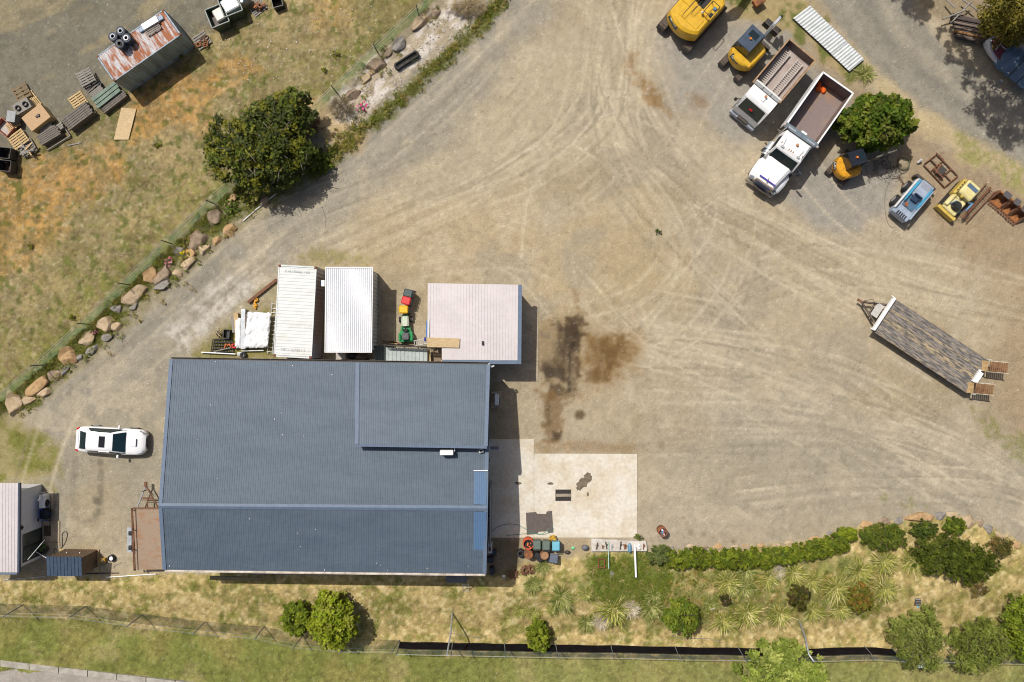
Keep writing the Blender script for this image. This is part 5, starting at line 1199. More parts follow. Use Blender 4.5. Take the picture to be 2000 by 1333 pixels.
for i, (x, y, a, b_, ro_, k, lab) in enumerate(BOUL + SER):
    se = i >= len(BOUL)
    zt_ = .35 if se else .25
    c = P(x, y, zt_); kk = (H - zt_) / F
    o = bpy.data.objects.new("boulder", rock_mesh(a * kk * (1.0 if se else 1.10), b_ * kk * (1.0 if se else 1.10), (a + b_) * kk * (.42 if not se else .5), 200 + i, RKM[k])); COL.objects.link(o)
    o.location = (c.x, c.y, .0 if not se else -.16); o.rotation_euler = (0, 0, R(ro_))
    tag(o, lab, "boulder", "rocks edging the southern bank" if se else "boulders of the retaining wall by the driveway")
# weeds growing between the boulders and along the verges, one mass
wr_ = np.random.RandomState(77); cen = []
for px, py in [(x, y) for x, y, *_ in BOUL]:
    for k in range(4): cen.append((px + wr_.randn() * 17, py + wr_.randn() * 14 + 3))
for line, n in (([(990, -10), (880, 100), (775, 200), (670, 290), (625, 325)], 170), ([(60, 715 + 20), (180, 636), (260, 560), (345, 482), (440, 398), (500, 350)], 150), ([(700, 240), (640, 300)], 40)):
    L2 = spline(line, 3)
    for k in range(n):
        q = L2[wr_.randint(len(L2))]; cen.append((q[0] + wr_.randn() * 8, q[1] + wr_.randn() * 7))
NBW = len(cen)
for k in range(560):
    x_, y_ = (wr_.uniform(1150, 1310), wr_.uniform(1085, 1170)) if k % 2 == 0 else (wr_.uniform(1300, 1740), wr_.uniform(1105, 1205))
    cen.append((x_, y_))
Vs, Fs, Cs = [], [], []
for i, (px, py) in enumerate(cen):
    g = P(px, py, .05) if i < NBW else G(px, py, .03); s_ = wr_.uniform(.14, .34)
    V, Fc, co = leaf_cloud([(g.x, g.y, g.z + s_ * .3, s_, s_, s_ * .55)], 46, .05 if i < NBW else .075, ([[(.07, .11, .02), (.10, .14, .025)]] * 3 if i >= NBW and (i - NBW) % 2 == 0 else [[(.085, .12, .018), (.065, .095, .015)], [(.13, .15, .03), (.10, .125, .02)], [(.2, .18, .07), (.15, .14, .05)]])[wr_.randint(3)], 900 + i, asp=.4 if i < NBW else .14, br=1.5 if i < NBW else 1.75)
    Fs.append(Fc + sum(len(v) for v in Vs)); Vs.append(V); Cs.append(co)
o = np_mesh("undergrowth", np.concatenate(Vs), np.concatenate(Fs), leafm, None, np.concatenate(Cs), k=4); tag(o, kind="stuff")
# loose stones: too many to count
r = random.Random(5); m = MB()
def pebbles(m, poly_fn, n, s0, s1, zf):
    for i in range(n):
        x, y = poly_fn(); p = zf(x, y); s = r.uniform(s0, s1); a = r.random() * PI
        q = [(s * math.cos(a + k * 1.257) * r.uniform(.6, 1.1), s * math.sin(a + k * 1.257) * r.uniform(.6, 1.1)) for k in range(5)]
        k0 = [(p.x + u, p.y + v, p.z - .03) for u, v in q] + [(p.x + u * .5, p.y + v * .5, p.z + s * .5) for u, v in q]
        m.add(k0, [(5, 6, 7, 8, 9)] + [(j, (j + 1) % 5, 5 + (j + 1) % 5, 5 + j) for j in range(5)])
def rub():
    t = r.random(); w = r.uniform(-1, 1)
    return 665 + 290 * t + w * 26 * .7, 240 - 245 * t + w * 26 * .7
pebbles(m, rub, 560, .015, .085, lambda x, y: P(x, y, .03)); tag(m.build("rubble", M("rubble_white", D(236, 230, 222), D(200, 190, 176), rough=.9)), kind="stuff")
m = MB()
pebbles(m, lambda: (r.uniform(1620, 1990), r.uniform(120, 470)), 380, .02, .07, lambda x, y: P(x, y, .02)); pebbles(m, lambda: (r.uniform(20, 470), r.uniform(480, 860)), 300, .02, .06, lambda x, y: P(x, y, .02))
pebbles(m, lambda: (r.uniform(430, 740), r.uniform(0, 180)), 120, .04, .12, lambda x, y: G(x, y, .02))
pebbles(m, lambda: (r.uniform(380, 1950), r.uniform(300, 1000)), 420, .015, .04, lambda x, y: P(x, y, .015)); tag(m.build("gravel", M("gravel_pale", D(222, 212, 194), D(176, 160, 132), scale=.7, rough=.9)), kind="stuff")
# ------------------------------------------------------------------ fences
green_mesh = mesh_mat("green_mesh", (.26, .40, .24), .38); wire_mesh = mesh_mat("wire_mesh", (.14, .18, .14), .30)
shade = M("shade_cloth", (.009, .006, .008), (.012, .012, .014), rough=.9, scale=2, spec=.05)
post_dk = M("post_steel", (.025, .028, .03), rough=.6); post_g = M("post_galv", (.22, .25, .28), rough=.5, metal=.3)
def vq(m, a, b_, z0, z1, mi=0):
    m.add([a + Vector((0, 0, z0)), b_ + Vector((0, 0, z0)), b_ + Vector((0, 0, z1)), a + Vector((0, 0, z1))], [(0, 1, 2, 3)], mi)
FP = [(-70, 852), (3, 786), (89, 713), (176, 634), (255, 557), (336, 477), (420, 399), (500, 328), (580, 255), (659, 183), (739, 105), (818, 31), (880, -28)]
fe = thing("green_mesh_fence", "green mesh fence on dark star posts along the boulder wall", "fence", P(420, 399, 0))
fp = [P(x, y, 0) for x, y in FP]
for i, p in enumerate(fp):
    m = MB(); tx_, ty_ = random.uniform(-.06, .06), random.uniform(-.06, .06)
    m.cyl(p + Vector((0, 0, -.4)), p + Vector((tx_, ty_, 1.75)), .035, n=6); m.build("post", post_dk, fe, off=True)
for a, b_ in zip(fp, fp[1:]):
    m = MB(); n = 6; d = (b_ - a); pr_ = Vector((-d.y, d.x, 0)).normalized()
    for k in range(n):
        u, v = k / n, (k + 1) / n
        s0, s1 = math.sin(u * PI) * .10, math.sin(v * PI) * .10
        p, q = a.lerp(b_, u), a.lerp(b_, v)
        m.add([p, q, q + pr_ * s1 + Vector((0, 0, 1.25 - s1)), p + pr_ * s0 + Vector((0, 0, 1.25 - s0))], [(0, 1, 2, 3)])
    m.build("mesh_panel", green_mesh, fe, off=True)
    m = MB(); m.tube([a + Vector((0, 0, 1.3)), b_ + Vector((0, 0, 1.3))], .008, 4); m.tube([a + Vector((0, 0, 1.65)), b_ + Vector((0, 0, 1.65))], .008, 4); m.build("wire", galv, fe, off=True)
fs = thing("wire_fence", "tall chain wire fence with strand wires across the southern lawn", "fence", G(403, 1215))
SP = [(-70, 1176), (46, 1181), (168, 1184), (279, 1200), (401, 1214), (516, 1224), (592, 1241), (680, 1249), (781, 1250)]
sp_ = [G(x, y) for x, y in SP]
for i, p in enumerate(sp_):
    m = MB(); q = p + Vector((random.uniform(-.3, 0), -.15, 2.1)); m.cyl(p + Vector((0, 0, -.3)), q, .035, n=6); m.build("post", post_g, fs, off=True)
for a, b_ in zip(sp_, sp_[1:]):
    m = MB(); vq(m, a, b_, 0, 1.75); m.build("mesh_panel", wire_mesh, fs, off=True)
    m = MB()
    for z in (1.75, 1.95, 2.1): m.tube([a + Vector((0, -.1 * (z > 1.8), z)), b_ + Vector((0, -.1 * (z > 1.8), z))], .005, 4)
    m.build("wire", galv, fs, off=True)
fb = thing("shade_cloth_fence", "fence hung with black shade cloth along the planted bank", "fence", G(1250, 1262))
BP = [(781, 1252), (884, 1254), (985, 1256), (1085, 1258), (1193, 1259), (1318, 1262), (1441, 1264), (1562, 1266), (1688, 1262), (1742, 1266), (1850, 1268), (2040, 1272)]
bp_ = [G(x, y) for x, y in BP]
for p in bp_:
    m = MB(); m.cyl(p + Vector((0, .03, -.3)), p + Vector((random.uniform(-.1, .1), -.25, 1.95)), .035, n=6); m.build("post", post_g, fb, off=True)
for i, (a, b_) in enumerate(zip(bp_, bp_[1:])):
    if i < 9:
        m = MB(); n = 8
        for k in range(n):
            u, v = k / n, (k + 1) / n; w = .05 * math.sin(u * 7 + i); w1 = .05 * math.sin(v * 7 + i)
            m.add([a.lerp(b_, u) + Vector((0, -.02, .12 + w)), a.lerp(b_, v) + Vector((0, -.02, .12 + w1)), a.lerp(b_, v) + Vector((0, -.12, 1.12)), a.lerp(b_, u) + Vector((0, -.12, 1.12))], [(0, 1, 2, 3)])
        m.build("shade_cloth", shade, fb, off=True)
    m = MB(); a1, b1_ = a + Vector((0, -.15, 0)), b_ + Vector((0, -.15, 0)); vq(m, a1, b1_, 1.16, 1.85); m.build("mesh_panel", mesh_mat("blue_grey_mesh", (.16, .22, .24), .5) if i == 0 else bpy.data.materials["blue_grey_mesh"], fb, off=True)
    m = MB(); m.tube([a1 + Vector((0, -.08, 1.87)), b1_ + Vector((0, -.08, 1.87))], .016, 5); m.build("top_rail", galv, fb, off=True)
for lab, pts, sh_ in (("steel pole leaning over the black cloth fence in dry grass", [G(883, 1196, -.2), P(880, 1240, 1.5), P(873, 1279, 3.0)], None), ("bent steel pole crossing the black cloth fence by the lime tree", [G(1562, 1212, -.2), P(1573, 1246, 1.2), P(1580, 1279, 2.4), P(1590, 1293, 2.5)], None)):
    m = MB(); m.tube(pts, .055, 8); tag(m.build("steel_pole", galv), lab, "pole")
m = MB(); m.tube([G(874, 1237, .05), G(905, 1240, .05), G(940, 1247, .05)], .025, 5); tag(m.build("fallen_pipe", timber_grey), "thin grey pipe lying in dry grass beside the steel pole", "pipe")
m = MB(); m.tube([G(x, y, .05) for x, y in ((1310, 1241), (1335, 1248), (1362, 1247), (1385, 1247), (1415, 1256))], .02, 5); tag(m.build("fallen_pipe", timber_grey), "thin dark pipe lying below the globe shrub", "pipe")
t = thing("electric_cabinet", "pale blue service cabinet half hidden under the feathery tree", "cabinet", G(1783, 1284))
m = MB(); m.box((0, 0, .5), (.8, .5, 1.1), ch=.03); m.build("casing", M("cabinet_pale", (.5, .6, .66), rough=.4), t)
m = MB(); m.box((0, 0, 1.1), (.9, .6, .06)); m.build("lid", M("cabinet_lid", (.55, .66, .72), rough=.4), t)
t = thing("drain_pit_grate", "small dark square pit grate with bars in the straw", "grate", G(1792, 1175))
m = MB(); m.box((0, 0, .04), (.42, .5, .1)); m.build("pit_frame", dark_steel, t)
for k in range(3):
    m = MB(); m.box((0, -.16 + .16 * k, .1), (.36, .03, .03)); m.build("bar", galv, t)
m = MB(); m.box(G(1792.5, 1185, .04), (.12, .1, .08)); tag(m.build("blue_marker", M("marker_blue", (.2, .5, .7))), "tiny pale blue marker below the square pit grate", "marker")
m = MB(); m.box(G(1390, 1186, .12), (.35, .06, .5), rz=.3); tag(m.build("pale_tag", M("pale_plastic", D(222, 208, 196))), "pale plastic sheet standing beside the tiny dark shrub", "plastic tag")
# kerb and street at the corner
kerb = bpy.data.objects.new("kerb", None); COL.objects.link(kerb); tag(kerb, kind="structure")
kc = M("kerb_concrete", D(186, 180, 168), D(160, 154, 142), scale=2.0, rough=.9)
def KP(x): return (x, 1290 + x * .118), (x, 1302 + x * .118)
for i in range(-3, 9):
    x0, x1 = i * 57 + .8, (i + 1) * 57 - .8
    m = MB(); q = [P(*KP(x0)[1], -1.32), P(*KP(x1)[1], -1.32), P(*KP(x1)[0], -1.32), P(*KP(x0)[0], -1.32)]
    m.slabq(q, .4); m.build("kerb_stone", kc, kerb)
m = MB(); m.slabq([P(-220, 1600, -1.42), P(620, 1600, -1.42), P(620, 1375.3, -1.42), P(-220, 1276.2, -1.42)], .3); road = m.build("street", M("street_asphalt", D(176, 168, 158), D(158, 150, 140), scale=1.2, rough=.95, var=.12)); tag(road, kind="structure")

# ------------------------------------------------------------------ lower yard: pallets, timber, skips
def pallet_mesh():
    pass
PALM = {}
def pallet(name, label, c, rz, L_=1.17, Wd=1.17, mt=None, nb=7, z=0.0, par=None, tilt=0.0, cat="pallet", gap=None):
    mt = mt or timber_grey
    t = thing(name, label, cat, (c.x, c.y, c.z + z), rz)
    if tilt: t.rotation_euler = (tilt, 0, rz)
    key = (nb, round(L_, 2), round(Wd, 2), mt.name)
    if key not in PALM:
        bw = Wd / nb * .66
        m = MB(); m.box((0, 0, 0), (L_, bw, .022)); a = m.build("board", mt); 
        m = MB(); m.box((0, 0, 0), (.09, Wd - .01, .09)); b_ = m.build("bearer", mt)
        PALM[key] = (a.data, b_.data); bpy.data.objects.remove(a); bpy.data.objects.remove(b_)
    A, B = PALM[key]
    for k in range(nb):
        o = bpy.data.objects.new("board", A); COL.objects.link(o); o.parent = t; o.location = (0, -Wd / 2 + Wd * (k + .5) / nb, .125); o.rotation_euler = (0, 0, random.uniform(-.012, .012))
    for s in (-1, 0, 1):
        o = bpy.data.objects.new("bearer", B); COL.objects.link(o); o.parent = t; o.location = (s * (L_ / 2 - .05), 0, .065)
    return t
def bundle(name, label, a, b_, width, h, n, rows, mt, z=0.0, cat="timber", jitter=.02):
    """timber stacked in rows; a, b_ are photo points of the top's ends"""
    zz = GZ(*P((a[0] + b_[0]) / 2, (a[1] + b_[1]) / 2, -5.8).xy); top = zz + z + h
    A, B = P(*a, top), P(*b_, top); c = (A + B) / 2
    t = thing(name, label, cat, (c.x, c.y, zz + z), math.atan2((B - A).y, (B - A).x)); L_ = (B - A).length
    bw = width / n; bh = h / rows
    m = MB(); m.box((0, 0, 0), (L_, bw * .80, bh * .82)); me = m.build("plank", mt); md = me.data; bpy.data.objects.remove(me)
    r_ = random.Random(hash(label) % 999)
    for i in range(n):
        for j in range(rows):
            if 0 < i < n - 1 and j < rows - 1: continue
            o = bpy.data.objects.new("plank", md); COL.objects.link(o); o.parent = t
            o.location = (r_.uniform(-1, 1) * jitter * 3, -width / 2 + bw * (i + .5), bh * (j + .5)); o.rotation_euler = (0, 0, r_.uniform(-.006, .006)); o.scale = (1 - r_.random() * jitter * 2, 1, 1)
    return t
AX = math.atan2(GZ(0, 0) + 89, 131)     # direction of the container row
AXR = R(34)
green_sheet = M("sheet_green", D(116, 138, 120), D(94, 116, 100), rough=.6, scale=3, var=.12)
zF = lambda x, y: GZ(*P(x, y, -5.8).xy)
def FP_(x, y, up=0):
    z = zF(x, y); p = P(x, y, z + up); return p
pallet("pallet", "weathered pallet stack beside the rust-roofed container", FP_(169, 152, .5), R(28), mt=timber_grey, nb=6, z=.0)
pallet("pallet", "pallet lying under the weathered top pallet by the container", FP_(176, 163, .2), R(40), mt=timber_dark, nb=6)
pallet("pallet", "lowest pallet leaning from the pallet stack by the container", FP_(171, 157, .0), R(38), mt=timber_dark, nb=6, z=.02)
m = MB(); p = FP_(188, 168, .3)
for k in range(3): m.cyl(FP_(184 + k * 3, 175 + k * 3, .15 + k * .08), FP_(194 + k * 2, 158 + k * 3, .3), .08, n=8, mi=0)
tag(m.build("black_pipes", black_plastic), "short black pipes piled between pallet stack and container", "pipes")
bundle("timber_bundle", "grey-green sheet bundle at the container's corner", (184, 203), (229, 168), .95, .6, 3, 3, green_sheet)
bundle("timber_bundle", "narrow grey plank bundle beside the green sheets", (178, 189), (200, 172), .6, .45, 5, 2, timber_grey)
bundle("timber_bundle", "dark grey plank bundle along the green sheets' lower side", (198, 216), (243, 181), .6, .45, 4, 2, timber_dark)
bundle("timber_bundle", "long bundle of weathered grey planks near the yellow pallet", (127, 244), (175, 208), 1.05, .7, 6, 3, timber_dark)
pallet("pallet", "fresh yellow pallet between two grey timber bundles", FP_(154, 198), R(34), mt=timber_new, nb=6)
m = MB(); p = FP_(243, 241, .06); m.slabq([FP_(222, 273, .1), FP_(251, 273, .1), FP_(266, 213, .1), FP_(237, 210.5, .1)], .04); tag(m.build("plywood_sheet", plywood), "pale plywood sheet lying alone on the dry grass slope", "plywood")
pallet("pallet", "brown weathered pallet farthest up the lower yard row", FP_(45, 182, .1), R(28), mt=M("timber_brown", D(150, 128, 96), D(116, 98, 74), rough=.85, scale=5, stretch=(1, 8, 8)), nb=4, z=.05)
pallet("pallet", "pale pallet sticking out behind the plywood crate", FP_(65, 196), R(-52), L_=1.3, Wd=.8, mt=timber_new, nb=6)
def crate(name, label, px, py, L_, Wd, h, rz, mt, top=None, open_=False, cat="crate"):
    c = FP_(px, py, h); z = zF(px, py); t = thing(name, label, cat, (c.x, c.y, z), rz)
    for (x, y, a, b_) in ((0, -Wd / 2, L_, .04), (0, Wd / 2, L_, .04), (-L_ / 2, 0, .04, Wd - .05), (L_ / 2, 0, .04, Wd - .05)):
        m = MB(); m.box((x, y, h / 2 + .05), (a, b_, h)); m.build("side_panel", mt, t)
    m = MB(); m.box((0, 0, .1 if open_ else h + .03), (L_ - (.1 if open_ else -.03), Wd - (.1 if open_ else -.03), .05)); m.build("base_panel" if open_ else "lid", top or mt, t)
    return t
crate("plywood_crate", "large crate with pale plywood lid in the lower yard", 71, 230, 1.75, 1.25, .8, R(38), timber_new, M("ply_warm", D(204, 172, 132), D(188, 152, 112), scale=4, stretch=(1, 7, 7), rough=.75))
m = MB(); p = FP_(73, 227, .88); m.box(p, (.3, .15, .08), rz=.6); m.box(p + Vector((.1, .05, .03)), (.12, .2, .1), rz=.2); tag(m.build("metal_fitting", dark_steel), "small dark metal fitting on the plywood lid", "fitting")
t = crate("grey_crate", "weathered grey crate topped by two black rings", 43, 208, 1.25, .8, .75, R(30), timber_grey)
for k, (x, y) in enumerate(((36, 212), (50, 204))):
    m = MB(); p = FP_(x, y, .8); m.ring((p.x, p.y, p.z), .13, .21, 0, .12, 14); tag(m.build("black_ring", black_rubber), ["black ring lying on the grey crate, nearer the small bin", "black ring lying on the grey crate, nearer the plywood lid"][k], "ring")
crate("small_grey_bin", "small grey bin with recessed lid beside the grey crate", 22, 228, .62, .78, .8, R(-8), M("bin_grey", D(150, 154, 158), D(120, 124, 128), rough=.6), M("bin_lid_grey", D(168, 172, 174), rough=.6), cat="bin")
pallet("pallet", "small yellowish pallet below the small grey bin", FP_(27, 245, .15), R(35), L_=1.0, Wd=.7, mt=timber_new, nb=6)
crate("red_crate", "faded red crate at the frame's edge in the lower yard", 8, 249, 1.2, .9, .5, R(-40), M("red_faded", D(206, 136, 112), D(170, 104, 84), rough=.7), M("pale_board", D(198, 188, 180), rough=.7), True)
pallet("pallet", "pallet with broken boards heaped on it near the frame edge", FP_(40, 274, .1), R(36), L_=1.3, mt=timber_new, nb=6, z=.15)
pallet("pallet", "grey pallet under the heaped broken boards", FP_(56, 290), R(30), L_=1.2, mt=timber_grey, nb=6, z=.1)
r = random.Random(3)
for k in range(9):
    m = MB(); p = FP_(54 + r.uniform(-12, 12), 284 + r.uniform(-12, 14), .42 + .03 * k); m.box(p, (r.uniform(.5, 1.1), .1, .03), rz=r.choice((.6, -.95, .2)) + r.uniform(-.3, .3), ry=r.uniform(-.08, .08))
    tag(m.build("broken_board", [timber_grey, timber_grey, timber_new][k % 3]), ["grey", "grey", "pale"][k % 3] + " broken board heaped on the lower yard pallet", "board", "broken boards heaped on the pallet")
bundle("timber_bundle", "short dark plank bundle in front of the plywood crate", (75, 275), (113, 252), .85, .6, 6, 2, timber_dark)
bundle("timber_bundle", "small grey post bundle behind the short dark plank bundle", (78, 256), (100, 243), .5, .4, 4, 2, timber_grey)
t = thing("timber_gantry", "long grey timber frame lying half open below the plank bundles", "frame", (0, 0, 0))
for a, b_ in (((92, 294), (137, 266)), ((117, 236), (137, 266))):
    m = MB(); m.tube([FP_(*a, .15), FP_(*b_, .15)], .06, 4); m.build("rail", timber_grey, t)
bundle("timber_bundle", "row of pale posts stacked along the timber frame", (102, 258), (122, 243), .5, .4, 3, 2, timber_grey)
m = MB(); m.box(FP_(145, 282, .04), (1.05, .09, .05), rz=R(12)); tag(m.build("loose_board", timber_grey), "single loose grey board on the grass under the frame", "board")
for k, (x, y, lab) in enumerate(((8, 299, "dark open bin full of scrap, upper of two at the frame edge"), (9, 324, "dark open bin with rusty scrap, lower of two at the frame edge"))):
    crate("scrap_bin", lab, x, y, .95, .8, .85, R(-6), M("bin_dark", D(78, 76, 78), D(58, 56, 58), rough=.6), M("scrap_" + str(k), D(92, 66, 56) if k else D(40, 40, 42), D(60, 44, 40), scale=9, rough=.8, var=.4), True, "bin")
# objects on the old container
def CT(x, y, up=0): return P(x, y, ZCT + up)
for i, (x, y) in enumerate(((230, 79), (245, 68.5), (256, 82), (243, 93))):
    t = thing("pipe_stack", ["stack of grey flanged rings nearest the container's outer corner", "stack of grey flanged rings at the back of the cluster on rust", "stack of grey rings with white inner lip on the rusty roof", "darkest flanged ring stack at the front on the rusty roof"][i], "rings", CT(x, y, .0), 0, "flanged ring stacks on the container")
    for k in range(3):
        m = MB(); m.ring((0, 0, 0), .15, .30 - .04 * (k == 1), .02 + .24 * k, .24 + .24 * k, 18); m.ring((0, 0, 0), .14, .34, .18 + .24 * k, .25 + .24 * k, 18); m.build("ring", M("ring_grey", D(92, 98, 108), D(66, 72, 82), rough=.5), t)
    m = MB(); m.ring((0, 0, 0), .12, .19, .72, .78, 16); m.build("lip", [galv, galv, white_paint, dark_steel][i], t)
t = thing("sheet_metal_channel", "white folded sheet metal channel with bluish ends on the rusty roof", "channel", CT(296, 48, 0), R(31))
m = MB(); m.prism([(-.62, -.22), (.62, -.22), (.62, .22), (-.62, .22)], .02, .3); m.build("body", white_paint, t)
for s in (-1, 1):
    m = MB(); m.box((s * .82, 0, .08), (.38, .34, .14), ch=.03); m.build("end_flap", M("flap_blue", (.22, .3, .42), rough=.5), t)
pallet("pallet", "small grey pallet on the rusty container roof beside the channel", CT(300, 58, .0), R(31), L_=1.15, Wd=.6, mt=timber_grey, nb=4)
# skips and pallets at the top edge
skg = M("skip_green", D(74, 96, 78), D(60, 72, 62), rough=.55, scale=3, var=.15)
def skip(name, label, px, py, rz, Lb, Wb, h, fill):
    c = FP_(px, py, h); t = thing(name, label, "skip bin", (c.x, c.y, zF(px, py)), rz)
    b0_ = [(-Lb * .36, -Wb / 2), (Lb * .36, -Wb / 2), (Lb * .36, Wb / 2), (-Lb * .36, Wb / 2)]; t0 = [(-Lb / 2, -Wb / 2), (Lb / 2, -Wb / 2), (Lb / 2, Wb / 2), (-Lb / 2, Wb / 2)]
    m = MB(); v = [(x, y, .08) for x, y in b0_] + [(x, y, h) for x, y in t0] + [(x * .94, y * .94, h) for x, y in t0] + [(x * .92, y * .92, h * .45) for x, y in t0]
    for i in range(4):
        j = (i + 1) % 4; m.add([v[i], v[j], v[4 + j], v[4 + i]], [(0, 1, 2, 3)]); m.add([v[4 + i], v[4 + j], v[8 + j], v[8 + i]], [(0, 1, 2, 3)]); m.add([v[8 + i], v[8 + j], v[12 + j], v[12 + i]], [(0, 1, 2, 3)])
    m.add(v[:4], [(3, 2, 1, 0)]); m.build("body", skg, t)
    m = MB()
    for i in range(4):
        a, b_ = Vector(v[4 + i]), Vector(v[4 + (i + 1) % 4]); m.tube([a, b_], .05, 6)
    m.build("rim", M("rim_pale", D(170, 178, 172), rough=.5), t)
    m = MB(); m.box((0, 0, h * .45), (Lb * .88, Wb * .88, .04)); m.build("floor_plate", dark_steel, t)
    if fill: m = MB(); m.box((fill[0], fill[1], h * .72), (fill[2], fill[3], h * .5), rz=.12, ch=.08); m.build("load", fill[4], t)
    return t
skip("skip_bin", "green skip bin holding a dented pale tank in the lower yard", 424, 31, R(22), 1.4, 1.45, 1.2, (.15, .1, .8, .95, M("tank_pale", D(204, 200, 190), D(176, 168, 150), rough=.4)))
skip("skip_bin", "green skip bin filled with bright white sheeting at the top edge", 449, 9, R(22), 1.45, 1.5, 1.3, (0, .1, 1.2, 1.0, white_paint))
pallet("pallet", "pallet carrying rusty chains beside the container's end", FP_(395, 80), R(34), L_=1.15, mt=timber_grey, nb=6)
m = MB()
for k in range(9):
    p = FP_(390 + r.uniform(-5, 12), 80 + r.uniform(-8, 10), .22); m.tube([p + Vector((.17 * math.cos(t), .17 * math.sin(t), .02 * math.sin(3 * t))) for t in [q * PI / 5 for q in range(11)]], .035, 5, mi=k % 2)
tag(m.build("rusty_chain", [rust, rust_bright]), "coiled rusty chains heaped on a grey pallet", "chain")
pallet("pallet", "pallet of rusty scrap at the top edge beyond the skips", FP_(503, 15), R(38), L_=1.2, mt=timber_grey, nb=7)
m = MB()
for k in range(10): m.box(FP_(500 + r.uniform(-10, 12), 12 + r.uniform(-8, 8), .22 + .03 * k), (r.uniform(.2, .7), .12, .08), rz=r.uniform(0, 3), mi=k % 2)
tag(m.build("scrap_heap", [rust, rust_bright]), "heap of rusty scrap on the top edge pallet", "scrap")
t = crate("black_tub", "black tub with orange rim at the top edge", 541, 4, .75, .75, .8, R(15), black_plastic, M("tub_floor", D(90, 72, 54)), True, "tub")
m = MB(); p = FP_(478, 1, .8); m.box(p, (.9, .5, .7), rz=R(28), ch=.05); m.box(p + Vector((.1, .0, .38)), (.4, .3, .1), rz=R(28), mi=1); tag(m.build("machine_box", [galv, M("blue_face", (.05, .2, .45))]), "grey machine box between the white-filled skip and scrap pallet", "machine")
# rubber track on the rubble
t = thing("rubber_track", "black rubber excavator track lying as a long loop on white rubble", "rubber track", P(795, 120, .02), math.atan2(26, 42))
def loop(L_, Wd, n=24):
    out = []
    for k in range(n):
        a = 2 * PI * k / n; x = math.cos(a) * Wd / 2 + (L_ / 2 - Wd / 2) * (1 if math.cos(a) > 0 else -1); out.append((x, math.sin(a) * Wd / 2 * (1 + .12 * math.sin(a * 2))))
    return out
o_, i_ = loop(1.85, .48), loop(1.68, .30)
m = MB(); n = len(o_)
v = [(x, y, 0) for x, y in o_] + [(x, y, .3) for x, y in o_] + [(x, y, .3) for x, y in i_] + [(x, y, 0) for x, y in i_]
m.add(v, [(l * n + k, l * n + (k + 1) % n, ((l + 1) % 4) * n + (k + 1) % n, ((l + 1) % 4) * n + k) for l in range(4) for k in range(n)]); m.build("belt", black_rubber, t)
m = MB()
for k in range(n):
    x, y = o_[k]; m.box((x * 1.012, y * 1.03, .15), (.07, .05, .28), rz=math.atan2(y, x - math.copysign(min(abs(x), .68), x)))
o = m.build("tread_lug", black_rubber, t); o["kind"] = "stuff"
m = MB(); m.tube([P(475, 432, .05), P(500, 410, .05), P(540, 378, .05)], .05, 6); tag(m.build("white_edging", off_white), "long white edging strip below the wattle tree", "edging")

# ------------------------------------------------------------------ between the workshop and the containers
tarpm = M("tarp_white", (.70, .70, .71), (.62, .62, .63), scale=2.5, rough=.6, var=.03)
def cloth(name, label, pts, cat, mt, z0=.12, amp=.07, seed=1, n=16):
    A, B, Cc, Dd = [P(x, y, z0) for x, y in pts]; rr = np.random.RandomState(seed)
    vs = []
    for i in range(n + 1):
        for j in range(n + 1):
            u, v = i / n, j / n
            p = (A.lerp(B, u)).lerp(Dd.lerp(Cc, u), v)
            e = min(u, v, 1 - u, 1 - v)
            q = Vector((rr.randn() * .02, rr.randn() * .03 if e < .02 else 0, 0))
            f1 = float(fbm(np.array(u * 3.0 + seed), np.array(v * 4.0), .9, 3)); f2 = float(fbm(np.array(u * 7 + v * 3), np.array(v * 2.0 - u * 2), .8, 8))
            z = amp * ((1 - abs(f1 - .5) * 5) * .9 + (1 - abs(f2 - .5) * 5) * .6) + .12 * amp * rr.rand() - (.1 if e < .01 else 0)
            vs.append(p + q + Vector((0, 0, z)))
    fs_ = [(i * (n + 1) + j, (i + 1) * (n + 1) + j, (i + 1) * (n + 1) + j + 1, i * (n + 1) + j + 1) for i in range(n) for j in range(n)]
    m = MB(); m.add(vs, fs_, 0, True); return tag(m.build(name, mt), label, cat)
cloth("white_tarp", "large white crumpled tarp spread over a stack beside the ladder", [(476, 681), (523, 679), (529, 612), (483, 609)], "tarp", tarpm, .55, .10, 1, 26)
m = MB(); m.box(P(502, 645, .25), (1.5, 2.2, .5)); tag(m.build("covered_stack", timber_dark), "stack hidden beneath the large white tarp", "stack")
cloth("white_sheet", "narrow white sheet hanging over boards beside the grey channel", [(459, 680), (470, 681), (471, 622), (459, 621)], "sheet", tarpm, .35, .05, 2, 10)
for lab, a, b_, w, h, mt, nm in (("grey weathered board outermost of the stacked lengths", (453, 616), (457, 650), .22, .3, timber_grey, "board"), ("pale yellow board next to the white sheet", (460, 612), (464, 660), .3, .34, timber_new, "board"), ("long grey steel channel beside the white tarp", (475, 604), (474, 682), .28, .5, galv, "channel")):
    A, B = P(*a, h), P(*b_, h); d = B - A; m = MB(); m.box((A + B) / 2 - Vector((0, 0, h * .4)), (d.length, w, h * .8), rz=math.atan2(d.y, d.x)); tag(m.build(nm, mt), lab, nm)
def ladder(name, label, p0, p1, w, nr, mt, r_=.025, cat="ladder"):
    p0, p1 = Vector(p0), Vector(p1); d = p1 - p0; t = thing(name, label, cat, p0, 0); u = Vector((0, 0, 1)).cross(d).normalized() * w / 2
    for s in (-1, 1):
        m = MB(); m.tube([u * s, d + u * s], r_, 4); m.build("rail", mt, t)
    m = MB(); m.tube([-u, u], r_ * .8, 4); me = m.build("rung", mt); md = me.data; bpy.data.objects.remove(me)
    for k in range(nr):
        o = bpy.data.objects.new("rung", md); COL.objects.link(o); o.parent = t; o.location = d * ((k + .5) / nr)
    return t
alu = M("aluminium", (.6, .61, .62), rough=.35, metal=.5, var=.03)
